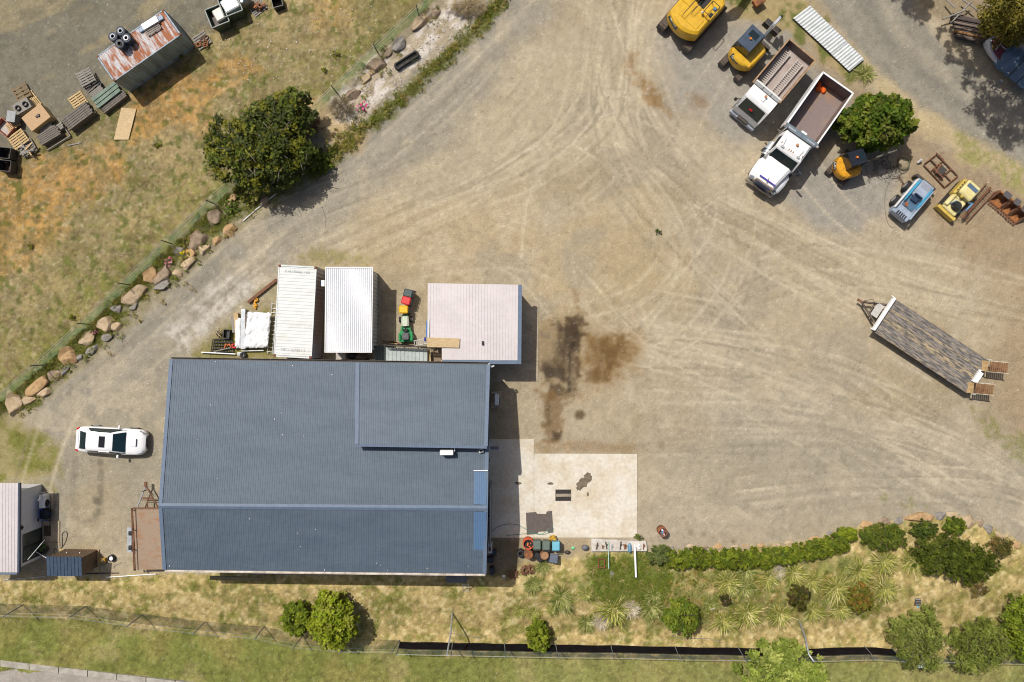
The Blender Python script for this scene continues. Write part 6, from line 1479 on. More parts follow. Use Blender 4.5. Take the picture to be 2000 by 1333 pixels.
ladder("aluminium_ladder", "long aluminium ladder lying beside the white shipping container", P(527, 692, .15), P(536, 590, .15), .34, 12, alu)
t = thing("steel_beam", "rusty steel beam lying towards the white container", "beam", P(513, 569, .12))
A, B = P(485, 592, .12), P(541, 547, .12); d = B - A; rz_ = math.atan2(d.y, d.x)
for nm, y, z, w, h in (("web", 0, 0, .02, .2), ("flange", 0, .1, .2, .02), ("flange", 0, -.1, .2, .02)):
    m = MB(); m.box((0, 0, z), (d.length, w, h), rz=rz_); m.build(nm, rust, t)
m = MB(); q = [P(x, y, .12) for x, y in spline([(501, 586), (497, 592), (502, 598), (495, 597), (502, 606)], 3)]; m.tube(q, .075, 7); m.ring(tuple(P(501, 586, .06)), .06, .14, 0, .12, 12); tag(m.build("yellow_hook", cat_yellow2), "yellow lifting hook on the grass under the rusty beam", "hook")
t = thing("black_plastic_grid", "black plastic pallet grid lying in weeds by the workshop corner", "plastic pallet", P(432, 673, .1))
A, B, Cc, Dd = P(412, 688, .15), P(456, 688, .15), P(452, 663, .15), P(416, 663, .15)
for i in range(7):
    m = MB(); u = i / 6; m.tube([A.lerp(B, u) - t.location, Dd.lerp(Cc, u) - t.location], .035, 4); m.build("slat", black_plastic, t)
for i in range(5):
    m = MB(); u = i / 4; m.tube([A.lerp(Dd, u) - t.location, B.lerp(Cc, u) - t.location], .035, 4); m.build("slat", black_plastic, t)
org = M("orange_plastic", (.6, .12, .03), rough=.5)
m = MB(); m.tube([P(x, y, .28) for x, y in ((438, 680), (442, 672), (445, 676), (448, 672), (451, 679))], .05, 6); tag(m.build("orange_strap", org), "orange strap in an M shape on the black plastic grid", "strap")
m = MB(); p = P(458, 676, .25); m.ring(tuple(p), .08, .17, 0, .12, 14); tag(m.build("red_reel", M("red_plastic", (.5, .03, .03))), "red reel beside the orange strap", "reel")
t = crate("black_box", "open black box at the upper side of the weedy heap", 446, 653, .4, .6, .35, R(-5), black_plastic, None, True, "box"); t.location = P(446, 653, 0)
m = MB()
for k in range(14): m.tube([P(430 + r.uniform(-10, 8), 652 + r.uniform(-8, 8), .1 + .02 * k), P(430 + r.uniform(-10, 8), 652 + r.uniform(-8, 8), .1 + .02 * k)], .03, 5, mi=k % 2)
tag(m.build("stick_heap", [timber_new, timber_dark]), "heap of brown sticks next to the open black box", "sticks")
for lab, a, b_, mt in (("white pole lying along the weeds above the workshop roof", (393, 688.5), (460, 692), white_paint), ("grey plank lying over the black plastic grid", (418, 687), (462, 677), timber_grey), ("thin pale pole at the tarp's lower edge", (472, 686), (515, 685), off_white)):
    m = MB(); m.cyl(P(*a, .2), P(*b_, .2), .045, n=6); tag(m.build("pole", mt), lab, "pole")
m = MB()
for k in range(4): m.box(P(470, 689 + k * 2.2, .12), (.45, .04, .05), mi=0)
tag(m.build("steel_rack", alu), "small slatted metal rack by the workshop gutter", "rack")
m = MB(); p = P(476, 694, .1); m.ring(tuple(p), .08, .22, 0, .15, 14); tag(m.build("spare_tyre_ring", black_rubber), "small dark tyre by the workshop gutter", "tyre")
# wheelie bins
def wheelie(label, px, py, rz, lid, body, name="wheelie_bin", group=None, sc=1.0):
    c = P(px, py, 1.02); t = thing(name, label, "bin", (c.x, c.y, 0), rz, group)
    m = MB(); b0_ = [(-.22, -.2), (.22, -.2), (.22, .2), (-.22, .2)]; t0 = [(-.29, -.26), (.29, -.26), (.29, .26), (-.29, .26)]
    m.prism([(x * sc, y * sc) for x, y in b0_], .05, .95, 0, [(x * sc, y * sc) for x, y in t0]); m.build("body", body, t)
    m = MB(); m.box((.0, 0, .99), (.62 * sc, .54 * sc, .12), ch=.07); m.box((.02, 0, 1.03), (.36 * sc, .36 * sc, .03), ch=.01); m.build("lid", lid, t)
    m = MB(); m.tube([(-.36 * sc, -.24, .95), (-.38 * sc, 0, .95), (-.36 * sc, .24, .95)], .025, 6); m.build("handle", black_plastic, t)
    for s in (-1, 1):
        m = MB(); m.cyl((-.24, s * .24, .1), (-.24, s * .3, .1), .1, n=12); m.build("wheel", black_rubber, t)
    return t
bin_dk = M("bin_darkgreen", (.05, .075, .075), rough=.45, var=.04)
wheelie("wheelie bin with dark grey-green lid, first in the row of three", 797, 573, R(165), bin_dk, bin_dk)
wheelie("wheelie bin with bright red lid between dark and yellow ones", 793, 587.5, R(165), M("lid_red", (.62, .035, .035), rough=.4, var=.04), bin_dk)
wheelie("wheelie bin with yellow lid beside the green mower", 788, 605, R(178), M("lid_yellow", (.75, .42, .01), rough=.4, var=.04), bin_dk)
# ride-on mower
mo = thing("ride_on_mower", "green ride-on mower with pale bonnet behind the yellow-lidded bin", "mower", P(794, 642, .0), PI / 2 + .04)
mg = M("mower_green", (.015, .25, .07), (.012, .20, .06), rough=.35, var=.05)
m = MB(); m.loft([[(x, -w, .3), (x, w, .3), (x, w, zt_ * .9), (x, w * .6, zt_), (x, -w * .6, zt_), (x, -w, zt_ * .9)] for x, w, zt_ in ((.15, .25, .78), (.5, .26, .75), (.8, .23, .66), (.92, .16, .56))], smooth=False); m.build("bonnet", M("bonnet_pale", D(200, 206, 186), D(170, 190, 160), rough=.4), mo)
m = MB(); m.box((.86, 0, .52), (.16, .42, .2), ch=.05); m.build("front_grille", M("mower_lamp", (.1, .35, .2)), mo)
m = MB(); m.prism([(-.9, -.42), (-.35, -.46), (-.1, -.34), (.15, -.32), (.15, .32), (-.1, .34), (-.35, .46), (-.9, .42)], .3, .5); m.build("deck", mg, mo)
m = MB(); m.box((-.62, .41, .56), (.5, .16, .16), ch=.05); m.box((-.62, -.41, .56), (.5, .16, .16), ch=.05); m.box((-.88, 0, .54), (.12, .8, .14), ch=.04); m.build("fender", mg, mo)
m = MB(); m.box((-.5, .0, .62), (.42, .46, .1), ch=.04); m.box((-.72, 0, .78), (.1, .46, .3), ch=.03, ry=-.2); m.build("seat", M("seat_grey", (.10, .10, .11), rough=.6), mo)
m = MB(); q = [Vector((-.06 + .02 * math.cos(a), .17 * math.cos(a), .86 + .15 * math.sin(a) * .3)) + Vector((.15 * math.sin(a), 0, 0)) for a in [k * PI / 8 for k in range(17)]]; m.tube(q, .018, 6); m.tube([(.0, 0, .5), (-.05, 0, .85)], .02); m.build("steering_wheel", black_plastic, mo)
m = MB(); m.box((-.12, 0, .6), (.16, .36, .24), ch=.03); m.build("dashboard", black_plastic, mo)
wheel_set(mo, [(.62, .38), (.62, -.38)], .2, .15, off_white); wheel_set(mo, [(-.6, .40), (-.6, -.40)], .26, .22, off_white)
# lattice, roof sheets and boards in the gap
lat = thing("lattice_screen", "dark lattice screen casting diamond shade over pale roof sheets", "screen", P(800, 676, 1.9))
A, B = P(750, 674.5, 2.0), P(863, 679.5, 2.0); dd_ = B - A
n = 34
for k in range(n):
    for s in (-1, 1):
        a = A + dd_ * (k / n); b_ = a + dd_ * (s * 2.6 / n)
        if not (0 <= (b_ - A).length / dd_.length <= 1) or (b_ - A).dot(dd_) < 0: continue
        m = MB(); m.tube([a + Vector((0, 0.01 * s, 0)), b_ + Vector((0, .01 * s, -.55))], .02, 4); m.build("slat", dark_steel, lat, off=True)
m = MB(); m.tube([A + Vector((0, 0, .03)), B + Vector((0, 0, .03))], .05, 4); m.tube([A + Vector((0, 0, -.58)), B + Vector((0, 0, -.58))], .04, 4)
for k in range(5): m.tube([A + dd_ * (k / 4) + Vector((0, .03, 0)), A + dd_ * (k / 4) + Vector((0, .03, -2))], .04, 4)
m.build("frame", dark_steel, lat, off=True)
shp = M("sheet_pale", D(190, 200, 196), D(170, 180, 174), rough=.45, scale=1.5)
for q, lab, mt, k in (([(752.5, 706, 1.25), (835, 707, 1.25), (835, 682, 1.3), (752.5, 679, 1.3)], "pale corrugated roof sheet in the gap under the lattice shade", shp, 11), ([(733, 705, 1.2), (752, 706, 1.2), (752, 676, 1.25), (730, 675, 1.25)], "dark grey-green corrugated sheet next to the pale one", M("sheet_dark", (.075, .09, .085), rough=.5), 4)):
    m = MB(); m.sheet(W(q), k, [(0, 0), (.5, 0), (.6, .03), (.9, .03)], thick=.03); tag(m.build("corrugated_sheet", mt), lab, "sheet")
for lab, q, mt in (("yellow timber post on the left of the timber gap".replace("on the left of", "nearest the sheets in"), [(835.5, 707, 1.0), (842, 707, 1.0), (839, 683, 1.0), (835, 683, 1.0)], timber_new), ("yellow timber post against the pale shed wall", [(861, 707, 1.0), (863.3, 707, 1.0), (863.3, 680, 1.0), (861, 680, 1.0)], timber_new), ("brown boards filling the gap before the pale shed", [(842, 706, .5), (861, 706, .5), (861, 686, .5), (842, 686, .5)], M("board_brown", D(150, 128, 102), D(128, 108, 84)))):
    m = MB(); m.slabq(W(q), .1); tag(m.build("timber_board", mt), lab, "board")
for lab, q, mt in (("pale plank lying below the green mower", [(761, 672, .2), (776, 673, .2), (776, 669, .2), (761, 666, .2)], timber_new), ("brown plank leaning toward the lattice", [(748, 668, .2), (810, 675, .2), (810, 672, .2), (748, 665, .2)], M("board_brown"  , D(150, 128, 102)))):
    m = MB(); m.slabq(W(q), .08); tag(m.build("plank", mt), lab, "plank")
ladder("pale_ladder", "short pale ladder slung from the mower to the pale shed", P(808, 671.5, 1.0), P(834, 666, 1.6), .34, 7, off_white)
m = MB(); m.box(P(830, 663, 1.5), (.1, .25, .4)); tag(m.build("blue_tarp_scrap", M("blue_dark", (.02, .03, .3))), "dark blue scrap at the shed wall by the short ladder", "scrap")
m = MB(); m.tube([P(722, 704, .6), P(733, 703, .6), P(744, 702.5, .6)], .05, 8); tag(m.build("white_pipe", white_paint), "white pipe lying in the dark gap by the workshop gutter", "pipe")
m = MB()
for q in ([(656, 702, .6), (675, 702, .6), (675, 688, .6), (656, 688, .6)],): m.slabq(W(q), .05)
tag(m.build("pale_board", M("pale_board", D(198, 188, 180))), "pale board bridging the dark gap below the white roof", "board")
m = MB(); m.ball(P(706, 699, .3), .35, 10, sc=(1.4, .8, .6)); m.ball(P(690, 696, .25), .35, 10, sc=(1.3, .7, .5), mi=1); tag(m.build("canvas_bundle", [M("canvas", D(128, 112, 96)), black_plastic]), "dark canvas bundle in the gap below the white roof", "bundle")
m = MB(); m.ball(P(733, 543, .12), .16, 8, sc=(1, 1.3, .7)); tag(m.build("white_bag", white_paint), "small white bag at the corner of the white-roofed container", "bag")

# ------------------------------------------------------------------ bins and drums at the apron's lower edge
binG = M("bin_green", (.12, .155, .125), (.095, .125, .10), rough=.5, var=.06); binB = M("bin_blue", (.16, .42, .52), (.13, .36, .46), rough=.45)
wheelie("faded green wheelie bin next to the orange drum", 1049, 1066, R(92), binG, binG)
wheelie("faded green wheelie bin next to the light blue one", 1067, 1067, R(88), binG, binG)
t = wheelie("light blue wheelie bin with grey lid flung open", 1086, 1068, R(90), binB, binB)
m = MB(); m.box(P(1081.5, 1091, .7), (.56, .62, .05), rz=-.15, rx=-.5, ch=.02); tag(m.build("bin_flap", M("lid_slate", (.10, .12, .16), rough=.5)), "slate grey lid hanging open behind the light blue bin", "lid")
def drum(name, label, px, py, r_, h, body, top, fill=None, lean=(0, 0)):
    c = P(px, py, h); t = thing(name, label, "drum", (c.x, c.y, 0)); t.rotation_euler = (lean[0], lean[1], 0)
    m = MB(); m.ring((0, 0, 0), r_ - .03, r_, 0, h, 24); m.build("shell", body, t)
    m = MB()
    for z in (.3, .6): m.ring((0, 0, 0), r_, r_ + .015, h * z - .02, h * z + .02, 24)
    m.build("hoop", body, t)
    m = MB(); m.cyl((0, 0, .02), (0, 0, h - (.03 if fill is None else .25)), r_ - .02, n=24); m.build("lid" if fill is None else "fill", top, t)
    if fill:
        rr = random.Random(4)
        for k in range(9):
            m = MB(); a = rr.random() * 6.3; q = rr.random() * r_ * .6; m.box((q * math.cos(a), q * math.sin(a), h - .2 + .02 * k), (.2, .1, .06), rz=rr.random() * 3, rx=rr.uniform(-.4, .4)); m.build("rubbish", fill[k % len(fill)], t)
    return t
redd = M("drum_red", (.42, .065, .03), (.3, .06, .03), rough=.5, scale=3)
drum("orange_drum", "open red-orange drum stuffed with black rags next to green bins", 1032, 1064, .36, .9, M("drum_orange", (.6, .10, .04), rough=.45), black_plastic, [black_plastic, M("rag_orange", (.7, .16, .03)), black_rubber])
drum("rusty_drum", "drum with bright orange rusted lid beside black tyres", 1032.5, 1084.5, .30, .88, rust, rust_bright)
drum("rusty_drum", "drum with brown dusty rusted lid behind the green bins", 1063.5, 1085.5, .30, .88, rust, M("lid_rust_brown", (.32, .18, .09), (.24, .13, .07), scale=5, rough=.85))
drum("fire_drum", "rusty open drum full of colourful rubbish on the open gravel", 1295.5, 1040.5, .30, .9, M("drum_rust_red", (.30, .10, .045), (.2, .08, .04), scale=5, rough=.8), M("ash", (.1, .08, .07)), [white_paint, M("rag_orange", (.7, .16, .03)), M("blue_face", (.05, .2, .45)), black_plastic, off_white])
m = MB(); p = P(1017, 1079, 0); m.ring(tuple(p), .12, .28, 0, .2, 18); m.ring((p.x, p.y, .21), .12, .27, 0, .2, 18); tag(m.build("tyre_pile", black_rubber), "pair of stacked black tyres beside the bright rusted drum", "tyres")
for k, (x, y) in enumerate(((1049, 1083), (1054, 1090), (1071, 1091))):
    m = MB(); p = P(x, y, .3); m.cyl((p.x, p.y, 0), (p.x, p.y, .6), .2, n=14); m.cyl((p.x, p.y, .6), (p.x, p.y, .66), .16, n=14); tag(m.build("black_can", black_plastic), ["black can between the two rusted drums, upper", "black can between the two rusted drums, lower", "black can beside the open slate lid"][k], "can")
cloth("yellow_sack", "crumpled yellow sack behind the light blue bin", [(1071, 1056), (1087, 1056), (1084, 1046), (1074, 1047)], "sack", M("sack_yellow", (.5, .3, .03), (.4, .22, .03), rough=.7), .45, .12, 5, 8)
# plank stand with odds and ends
st = thing("display_slab", "long pale slab strewn with tools along the bank's upper edge", "slab", P(1210, 1065, .2))
m = MB(); m.slabq(W([(1155, 1077.5, .28), (1264, 1077, .28), (1262, 1058, .28), (1155, 1053, .28)]), .3); m.build("top", M("slab_pale", D(222, 216, 206), D(196, 186, 172), scale=2, rough=.85), st, off=True)
for k, (x, y, l, mt, lab) in enumerate(((1166, 1067, .45, dark_steel, "dark clamp near the slab's western end"), (1177, 1069, .25, rust, "small rusty bracket on the pale slab"), (1184, 1066, .5, dark_steel, "short dark rod leaning by the green pole"), (1195, 1069, .4, galv, "grey fitting under the pale green pole"), (1212, 1066, .55, dark_steel, "upright dark bar mid slab"), (1219, 1068, .35, rust_bright, "rusty hinge pair on the pale slab"), (1222, 1068, .35, rust, "brown hinge beside the rusty pair"), (1247, 1066, .4, white_paint, "white tilted plate near the slab's eastern end"), (1257, 1068, .4, rust, "thin rusty rod at the slab's eastern end"))):
    m = MB(); p = P(x, y, .34); m.box(p, (.07, l, .06), rz=r.uniform(-.25, .25)); m.box(p + Vector((.03, .05, .02)), (.14, .08, .06)); tag(m.build("tool", mt), lab, "tool")
m = MB(); p = P(1230, 1071, .3); m.ball(p, .3, 12, sc=(.5, 1.2, .35)); tag(m.build("blue_fender", M("fender_blue", (.12, .24, .34), rough=.5)), "blue-grey oval fender on the pale slab", "fender")
m = MB(); m.cyl(P(1188, 1058, .4), P(1189, 1111, .4), .035, n=8); tag(m.build("green_pole", M("pole_green", (.4, .58, .48))), "thin pale green pole reaching into the weed patch", "pole")
t = thing("white_batten", "long white batten with dark dashes leaning into the weed patch", "batten", P(1241, 1095, .45))
m = MB(); A, B = P(1239.5, 1064, .5), P(1242, 1128, .5); d = B - A; m.box((A + B) / 2 - t.location, (d.length, .12, .05), rz=math.atan2(d.y, d.x)); m.build("board", white_paint, t)
m = MB(); m.box(P(1246, 1069, .52) - t.location, (.35, .1, .04), rz=-.8); m.build("brace", white_paint, t)
m = MB(); m.ball(G(1195, 1118), .3, 10, sc=(.6, 1.9, .25)); tag(m.build("grey_stone", RKM[1]), "long grey stone lying in the weed patch below the green pole", "stone")
t = thing("red_cage", "small rusty red cage frame sunk in the weed patch", "frame", G(1174, 1099, .25))
for k in range(4):
    m = MB(); a = k * PI / 2; m.tube([(.3 * math.cos(a + .78), .42 * math.sin(a + .78), 0), (.3 * math.cos(a + 2.35), .42 * math.sin(a + 2.35), 0)], .03, 4); m.build("bar", M("red_rust", (.28, .08, .05)), t)
m = MB(); m.ball(P(1143, 1070, .2), .26, 10, sc=(1, .8, .7)); tag(m.build("grey_bag", M("bag_grey", (.13, .14, .15), rough=.6)), "round grey bag beside the pale slab's western end", "bag")
m = MB(); m.ball(P(1119, 1071, .08), .12, 8, sc=(1.3, 1, .5)); tag(m.build("green_scrap", M("scrap_green", (.2, .55, .3))), "bright green scrap on the dirt between bins and slab", "scrap")
m = MB(); m.ball(P(1108, 1079, .15), .18, 8, sc=(1.2, .8, .8)); tag(m.build("dark_lump", dark_steel), "dark lump on the dirt east of the blue bin", "lump")
# shaded corner of the workshop
t = thing("pale_cabinet", "small pale cabinet standing by the workshop's shaded wall", "cabinet", P(957.5, 1066, 0))
m = MB(); m.box((0, 0, .4), (.3, .65, .8), ch=.02); m.build("body", off_white, t)
m = MB(); m.box((0, -.05, .83), (.16, .26, .06)); m.build("gauge_panel", rust, t)
for k, (x, y, w, h, lab) in enumerate(((964, 1079, .4, .4, "dark crate below the pale cabinet in the shade"), (957, 1093, .45, .35, "dark blue box in the workshop's shade"), (961, 1114, .3, .55, "dark battery-like box lowest in the workshop's shade"))):
    m = MB(); m.box(P(x, y, h / 2), (w, w * .9 if k < 2 else .5, h), ch=.03, rz=.1 * k); m.box(P(x, y, h), (w * .5, w * .3, .06)); tag(m.build("dark_box", M("box_navy", (.02, .025, .045), rough=.5)), lab, "box")
t = thing("bent_post", "short pale post with a T head in the workshop's shade edge", "post", P(986, 1136, -.3))
m = MB(); m.tube([(0, 0, 0), (-.05, .4, .9), (-.05, .65, 1.1)], .05, 6); m.build("stem", galv, t)
m = MB(); m.box((-.06, .7, 1.12), (.2, .14, .06)); m.build("head", off_white, t)
for k, (x, y, n, lab) in enumerate(((1003, 1121, 9, "rusty sprocket lying flat nearest the bent post"), (1025, 1113, 10, "rusty sprocket leaning nearer the rusted drums"), (1037, 1111, 8, "rusty toothed wheel beside the green tussock"))):
    t = thing("rusty_sprocket", lab, "sprocket", G(x, y, .12)); t.rotation_euler = (.3 * k, .2, k)
    m = MB(); m.ring((0, 0, 0), .12, .24, 0, .1, 18); m.build("hub", rust, t)
    for j in range(n):
        a = 2 * PI * j / n; m = MB(); m.box((.29 * math.cos(a), .29 * math.sin(a), .05), (.12, .08, .1), rz=a); m.build("tooth", rust, t)
ladder("steel_steps", "short steel ladder leaning out below the workshop's southern gutter", P(912, 1158, -.3), P(907, 1132, 1.6), .42, 4, galv)
m = MB(); m.box(P(891, 1130, 1.4), (1.4, .45, .5), ch=.02); tag(m.build("meter_cabinet", M("cab_grey", (.12, .13, .14), rough=.5)), "grey cabinet under the southern gutter beside the steel steps", "cabinet")
# ------------------------------------------------------------------ excavators
decal_k = M("decal_black", (.02, .02, .02), rough=.5); decal_w = M("decal_white", (.75, .75, .72), rough=.5)
trk_m = M("track_steel", D(120, 104, 86), D(92, 78, 64), rough=.75, scale=6, var=.2)
cabin_roof = M("cab_roof_slate", (.045, .065, .095), (.06, .08, .11), rough=.3, scale=2)
def track_frame(t, L_, w, g, h, mt=None, lug=.16):
    for s in (-1, 1):
        m = MB(); n = 24; pr = []
        for k in range(n):
            a = 2 * PI * k / n; pr.append((math.cos(a) * h / 2 + (L_ / 2 - h / 2) * (1 if math.cos(a) > 0 else -1), h / 2 + math.sin(a) * h / 2))
        y0, y1 = s * g / 2 - w / 2, s * g / 2 + w / 2
        m.add([(x, y0, z) for x, z in pr] + [(x, y1, z) for x, z in pr], [tuple(range(n)), tuple(range(2 * n - 1, n - 1, -1))] + [(k, n + k, n + (k + 1) % n, (k + 1) % n) for k in range(n)])
        o = m.build("track", mt or trk_m, t)
        m = MB(); k = 0; x = -L_ / 2 + h * .35
        while x < L_ / 2 - h * .3:
            m.box((x, s * g / 2, h + .015), (lug * .45, w * .98, .035)); x += lug
        for a in (.25, .5, .75, 1.0, 1.25):
            for e in (-1, 1):
                m.box((e * (L_ / 2 - h / 2 + math.cos(a - .5) * (h / 2 + .012)), s * g / 2, h / 2 + math.sin(a - .5) * h / 2), (.03, w * .98, lug * .45), ry=-e * (a - .5))
        q = m.build("track_lug", mt or dark_steel, o); q["kind"] = "stuff"
def digger(label, px, py, rzt, rzu, zc, L_, w, g, th, house, ht, cabq, boom, bucket, yel, rt, extra=None, catpos=None):
    c = P(px, py, zc); t = thing("excavator", label, "excavator", (c.x, c.y, 0), rzt, "yellow excavators by the hardstand")
    track_frame(t, L_, w, g, th)
    m = MB(); m.cyl((0, 0, th * .5), (0, 0, th + .12), g * .34, n=18); m.box((0, 0, th * .6), (L_ * .35, g * .9, th * .4)); m.build("undercarriage", dark_steel, t)
    up = bpy.data.objects.new("upper_body", None); COL.objects.link(up); up.parent = t; up.rotation_euler = (0, 0, rzu - rzt); up.location = (0, 0, th + .1)
    base, mid = house
    m = MB(); rr = []
    for z, sc_, dx in ((0, .95, 0), (.12, 1, 0), (ht * .62, 1, 0), (ht * .9, .95, 0), (ht, .86, .02)):
        rr.append([(x * sc_ + dx, y * sc_, z) for x, y in base])
    m.loft(rr); m.build("house", yel, up)
    for (x, y, a, b_, z0, z1, mt, nm) in mid:
        m = MB(); m.box((x, y, (z0 + z1) / 2), (a, b_, z1 - z0), ch=min(.05, a * .2, b_ * .2)); m.build(nm, mt, up)
    if cabq:
        x0, x1, y0, y1, zb, ztp, ri = cabq
        m = MB(); m.add([(x0, y0, zb), (x1, y0, zb), (x1, y1, zb), (x0, y1, zb), (x0 + ri, y0 + ri, ztp), (x1 - ri * 1.6, y0 + ri, ztp), (x1 - ri * 1.6, y1 - ri, ztp), (x0 + ri, y1 - ri, ztp)], [(0, 1, 5, 4), (1, 2, 6, 5), (2, 3, 7, 6), (3, 0, 4, 7), (4, 5, 6, 7), (3, 2, 1, 0)]); m.build("cab", glass_dark, up)
        m = MB(); m.box(((x0 + x1 - ri * .6) / 2, (y0 + y1) / 2, ztp + .03), (x1 - x0 - ri * 1.6, y1 - y0 - ri * 1.2, .07), ch=.025)
        for k in range(4): m.tube([[(x0, y0, zb), (x1, y0, zb), (x1, y1, zb), (x0, y1, zb)][k], [(x0 + ri, y0 + ri, ztp), (x1 - ri * 1.6, y0 + ri, ztp), (x1 - ri * 1.6, y1 - ri, ztp), (x0 + ri, y1 - ri, ztp)][k]], .035, 5)
        m.build("cab_roof", rt, up)
        m = MB(); m.cyl(((x0 + x1) / 2 - .1, (y0 + y1) / 2, ztp + .06), ((x0 + x1) / 2 - .1, (y0 + y1) / 2, ztp + .2), .075, n=10); m.build("beacon", orange_lamp, up)
        m = MB(); m.box(((x0 + x1) / 2 + .25, (y0 + y1) / 2, ztp + .068), ((x1 - x0) * .28, (y1 - y0) * .55, .02)); m.build("roof_hatch", glass_dark, up)
    names = ["boom", "stick"]
    for i, (pts, r0, r1, mt) in enumerate(boom):
        m = MB()
        for a, b_ in zip(pts, pts[1:]):
            a, b_ = Vector(a), Vector(b_); d = b_ - a; m.box((a + b_) / 2, (d.length + r0 * .5, r0 * 1.5, r0 * 2), rz=math.atan2(d.y, d.x), ry=-math.asin(d.z / d.length), ch=.03)
        m.build(names[min(i, 1)], mt, up)
        m = MB(); a, b_ = Vector(pts[0]), Vector(pts[-1]); e = Vector((0, 0, r0 * 1.5)); m.cyl(a + e, a.lerp(b_, .55) + e, r0 * .5, n=8); m.cyl(a.lerp(b_, .5) + e, a.lerp(b_, .9) + e, r0 * .28, n=8, mi=1); m.build("hydraulic_ram", [black_plastic, chrome], up)
    if catpos:
        x, y, z, sz, rz_ = catpos
        M_ = Matrix.Translation((x, y, z)) @ Matrix.Rotation(rz_, 4, 'Z') @ Matrix.Rotation(R(35), 4, 'X')
        m = MB(); m.box((0, 0, 0), (sz * 2.7, sz * 1.25, .02), mi=0); d = m.build("badge", decal_k, up); d.matrix_local = M_
        text("lettering", "CAT", sz * 1.15, decal_w, d, (0, -.0, .013), (0, 0, 0))
    return t, up
def hpoly(Rr, fx, hy, n=14, tail=.75):
    out = []
    a0 = math.asin(min(1, hy / Rr))
    for k in range(n + 1):
        a = PI + a0 - 2 * a0 * k / n; out.append((Rr * math.cos(a), Rr * math.sin(a)))
    return [(fx, -hy), (fx, hy)] + out[::-1][::-1][::1] if False else ([(fx - .25, -hy), (fx, -hy + .25), (fx, hy - .25), (fx - .25, hy)] + [(Rr * math.cos(PI - a0 + 2 * a0 * k / n), Rr * math.sin(PI - a0 + 2 * a0 * k / n)) for k in range(n + 1)])
E1, up1 = digger("largest yellow excavator cut off by the top edge of the frame", 1356, 26, R(49), R(48), 1.2, 4.1, .6, 2.25, .85, (hpoly(1.85, 1.75, 1.28), [
    (-.75, -.1, .9, 1.7, 1.0, 1.18, cat_yellow, "engine_hood"), (.6, -.88, 1.5, .72, 1.0, 1.25, cat_yellow, "side_box"), (.75, -.1, 1.2, .62, 1.0, 1.175, M("boom_pit", (.02, .02, .02)), "boom_well"), (.15, -1.0, .3, .2, 1.25, 1.36, black_plastic, "filler_cap"), (.62, -.95, .22, .22, 1.25, 1.4, M("cap_blue", (.1, .2, .35)), "blue_cap"), (-.1, .8, .5, .8, 1.0, 1.21, cat_yellow, "rear_hood")]), 1.15,
    (.25, 1.75, .3, 1.25, .9, 1.95, .12), [([(1.2, -.1, 1.0), (2.6, -.1, 2.6), (4.4, -.1, 2.2)], .22, .2, cat_yellow), ([(4.4, -.1, 2.3), (4.9, -.1, .6)], .18, .16, cat_yellow)], None, cat_yellow, cabin_roof, catpos=(-1.62, .55, .92, .36, -PI / 2 - .35))
m = MB()
for y in (-1.15, -.55):
    m.tube([(-.2, y, 1.2), (-.15, y, 1.75), (.75, y, 1.75), (.8, y, 1.25)], .025, 6)
m.tube([(-.15, -1.15, 1.75), (-.15, -.55, 1.75)], .025); m.tube([(.75, -1.15, 1.75), (.75, -.55, 1.75)], .025); m.tube([(-1.1, .35, 1.15), (-1.1, .35, 1.6), (.1, .35, 1.6)], .022); m.tube([(-.6, .0, 1.2), (-.6, .0, 1.6), (.3, .0, 1.6)], .022)
m.build("hand_rail", black_plastic, up1)
m = MB(); m.ball((-.15, -.5, 1.45), .09, 8); m.build("work_lamp", off_white, up1)
m = MB(); m.prism([(4.5, -.7), (5.1, -.7), (5.1, .6), (4.5, .6)], -.2, .7); m.build("bucket", dark_steel, up1)
E2, up2 = digger("middle sized yellow excavator with slate cab roof behind the ramp-carrying tipper", 1455, 107, R(46), R(47), .9, 2.9, .42, 1.48, .6, (hpoly(1.12, 1.0, .98), [(-.5, -.25, .7, 1.2, .9, 1.02, cat_yellow, "engine_hood"), (.35, -.62, .9, .55, .85, .95, cat_yellow, "side_hood")]), 1.0,
    (-.5, 1.1, -.22, .98, .75, 1.85, .06), [([(1.0, -.15, .4), (1.9, -.1, 2.0), (2.5, -.1, 2.1)], .13, .1, galv), ([(2.5, -.1, 2.2), (3.15, -.1, .8)], .11, .1, dark_steel)], None, cat_yellow, cabin_roof, catpos=(-.98, .28, .88, .26, -PI / 2 - .1))
m = MB(); m.prism([(1.55, -.95), (1.75, -.95), (1.75, .95), (1.55, .95)], .05, .5); m.box((1.2, .4, .4), (.8, .1, .12)); m.box((1.2, -.4, .4), (.8, .1, .12)); m.build("dozer_blade", dark_steel, E2)
for y in (-.45, .3):
    m = MB(); m.box((2.55, y, .35), (.7, .5, .06), ry=.4); m.box((2.3, y, .45), (.1, .5, .6)); m.build("bucket", dark_steel, up2)
E3, up3 = digger("small yellow mini excavator tucked beneath the broad green tree", 1653, 327, R(47), R(18), .8, 2.0, .34, 1.2, .48, (hpoly(.92, .75, .78, 12), [(-.42, -.2, .5, .9, .72, .82, cat_yellow2, "engine_hood"), (.2, -.5, .7, .45, .7, .86, cat_yellow2, "side_hood")]), .8,
    (-.36, .78, -.24, .78, .62, 1.75, .03), [([(.75, -.1, .35), (1.7, -.08, 1.3), (2.9, -.05, 1.55)], .09, .08, M("boom_olive", (.12, .11, .08), rough=.5))], None, cat_yellow2, M("cab_black", (.012, .016, .026), rough=.35), catpos=(-.86, .3, .6, .2, -PI / 2 - .2))
m = MB(); m.tube([(-.25, .2, 1.2), (.4, .2, 1.2)], .02); m.box((.2, -.18, 1.78), (.9, .04, .03)); m.build("cab_trim", off_white, up3)
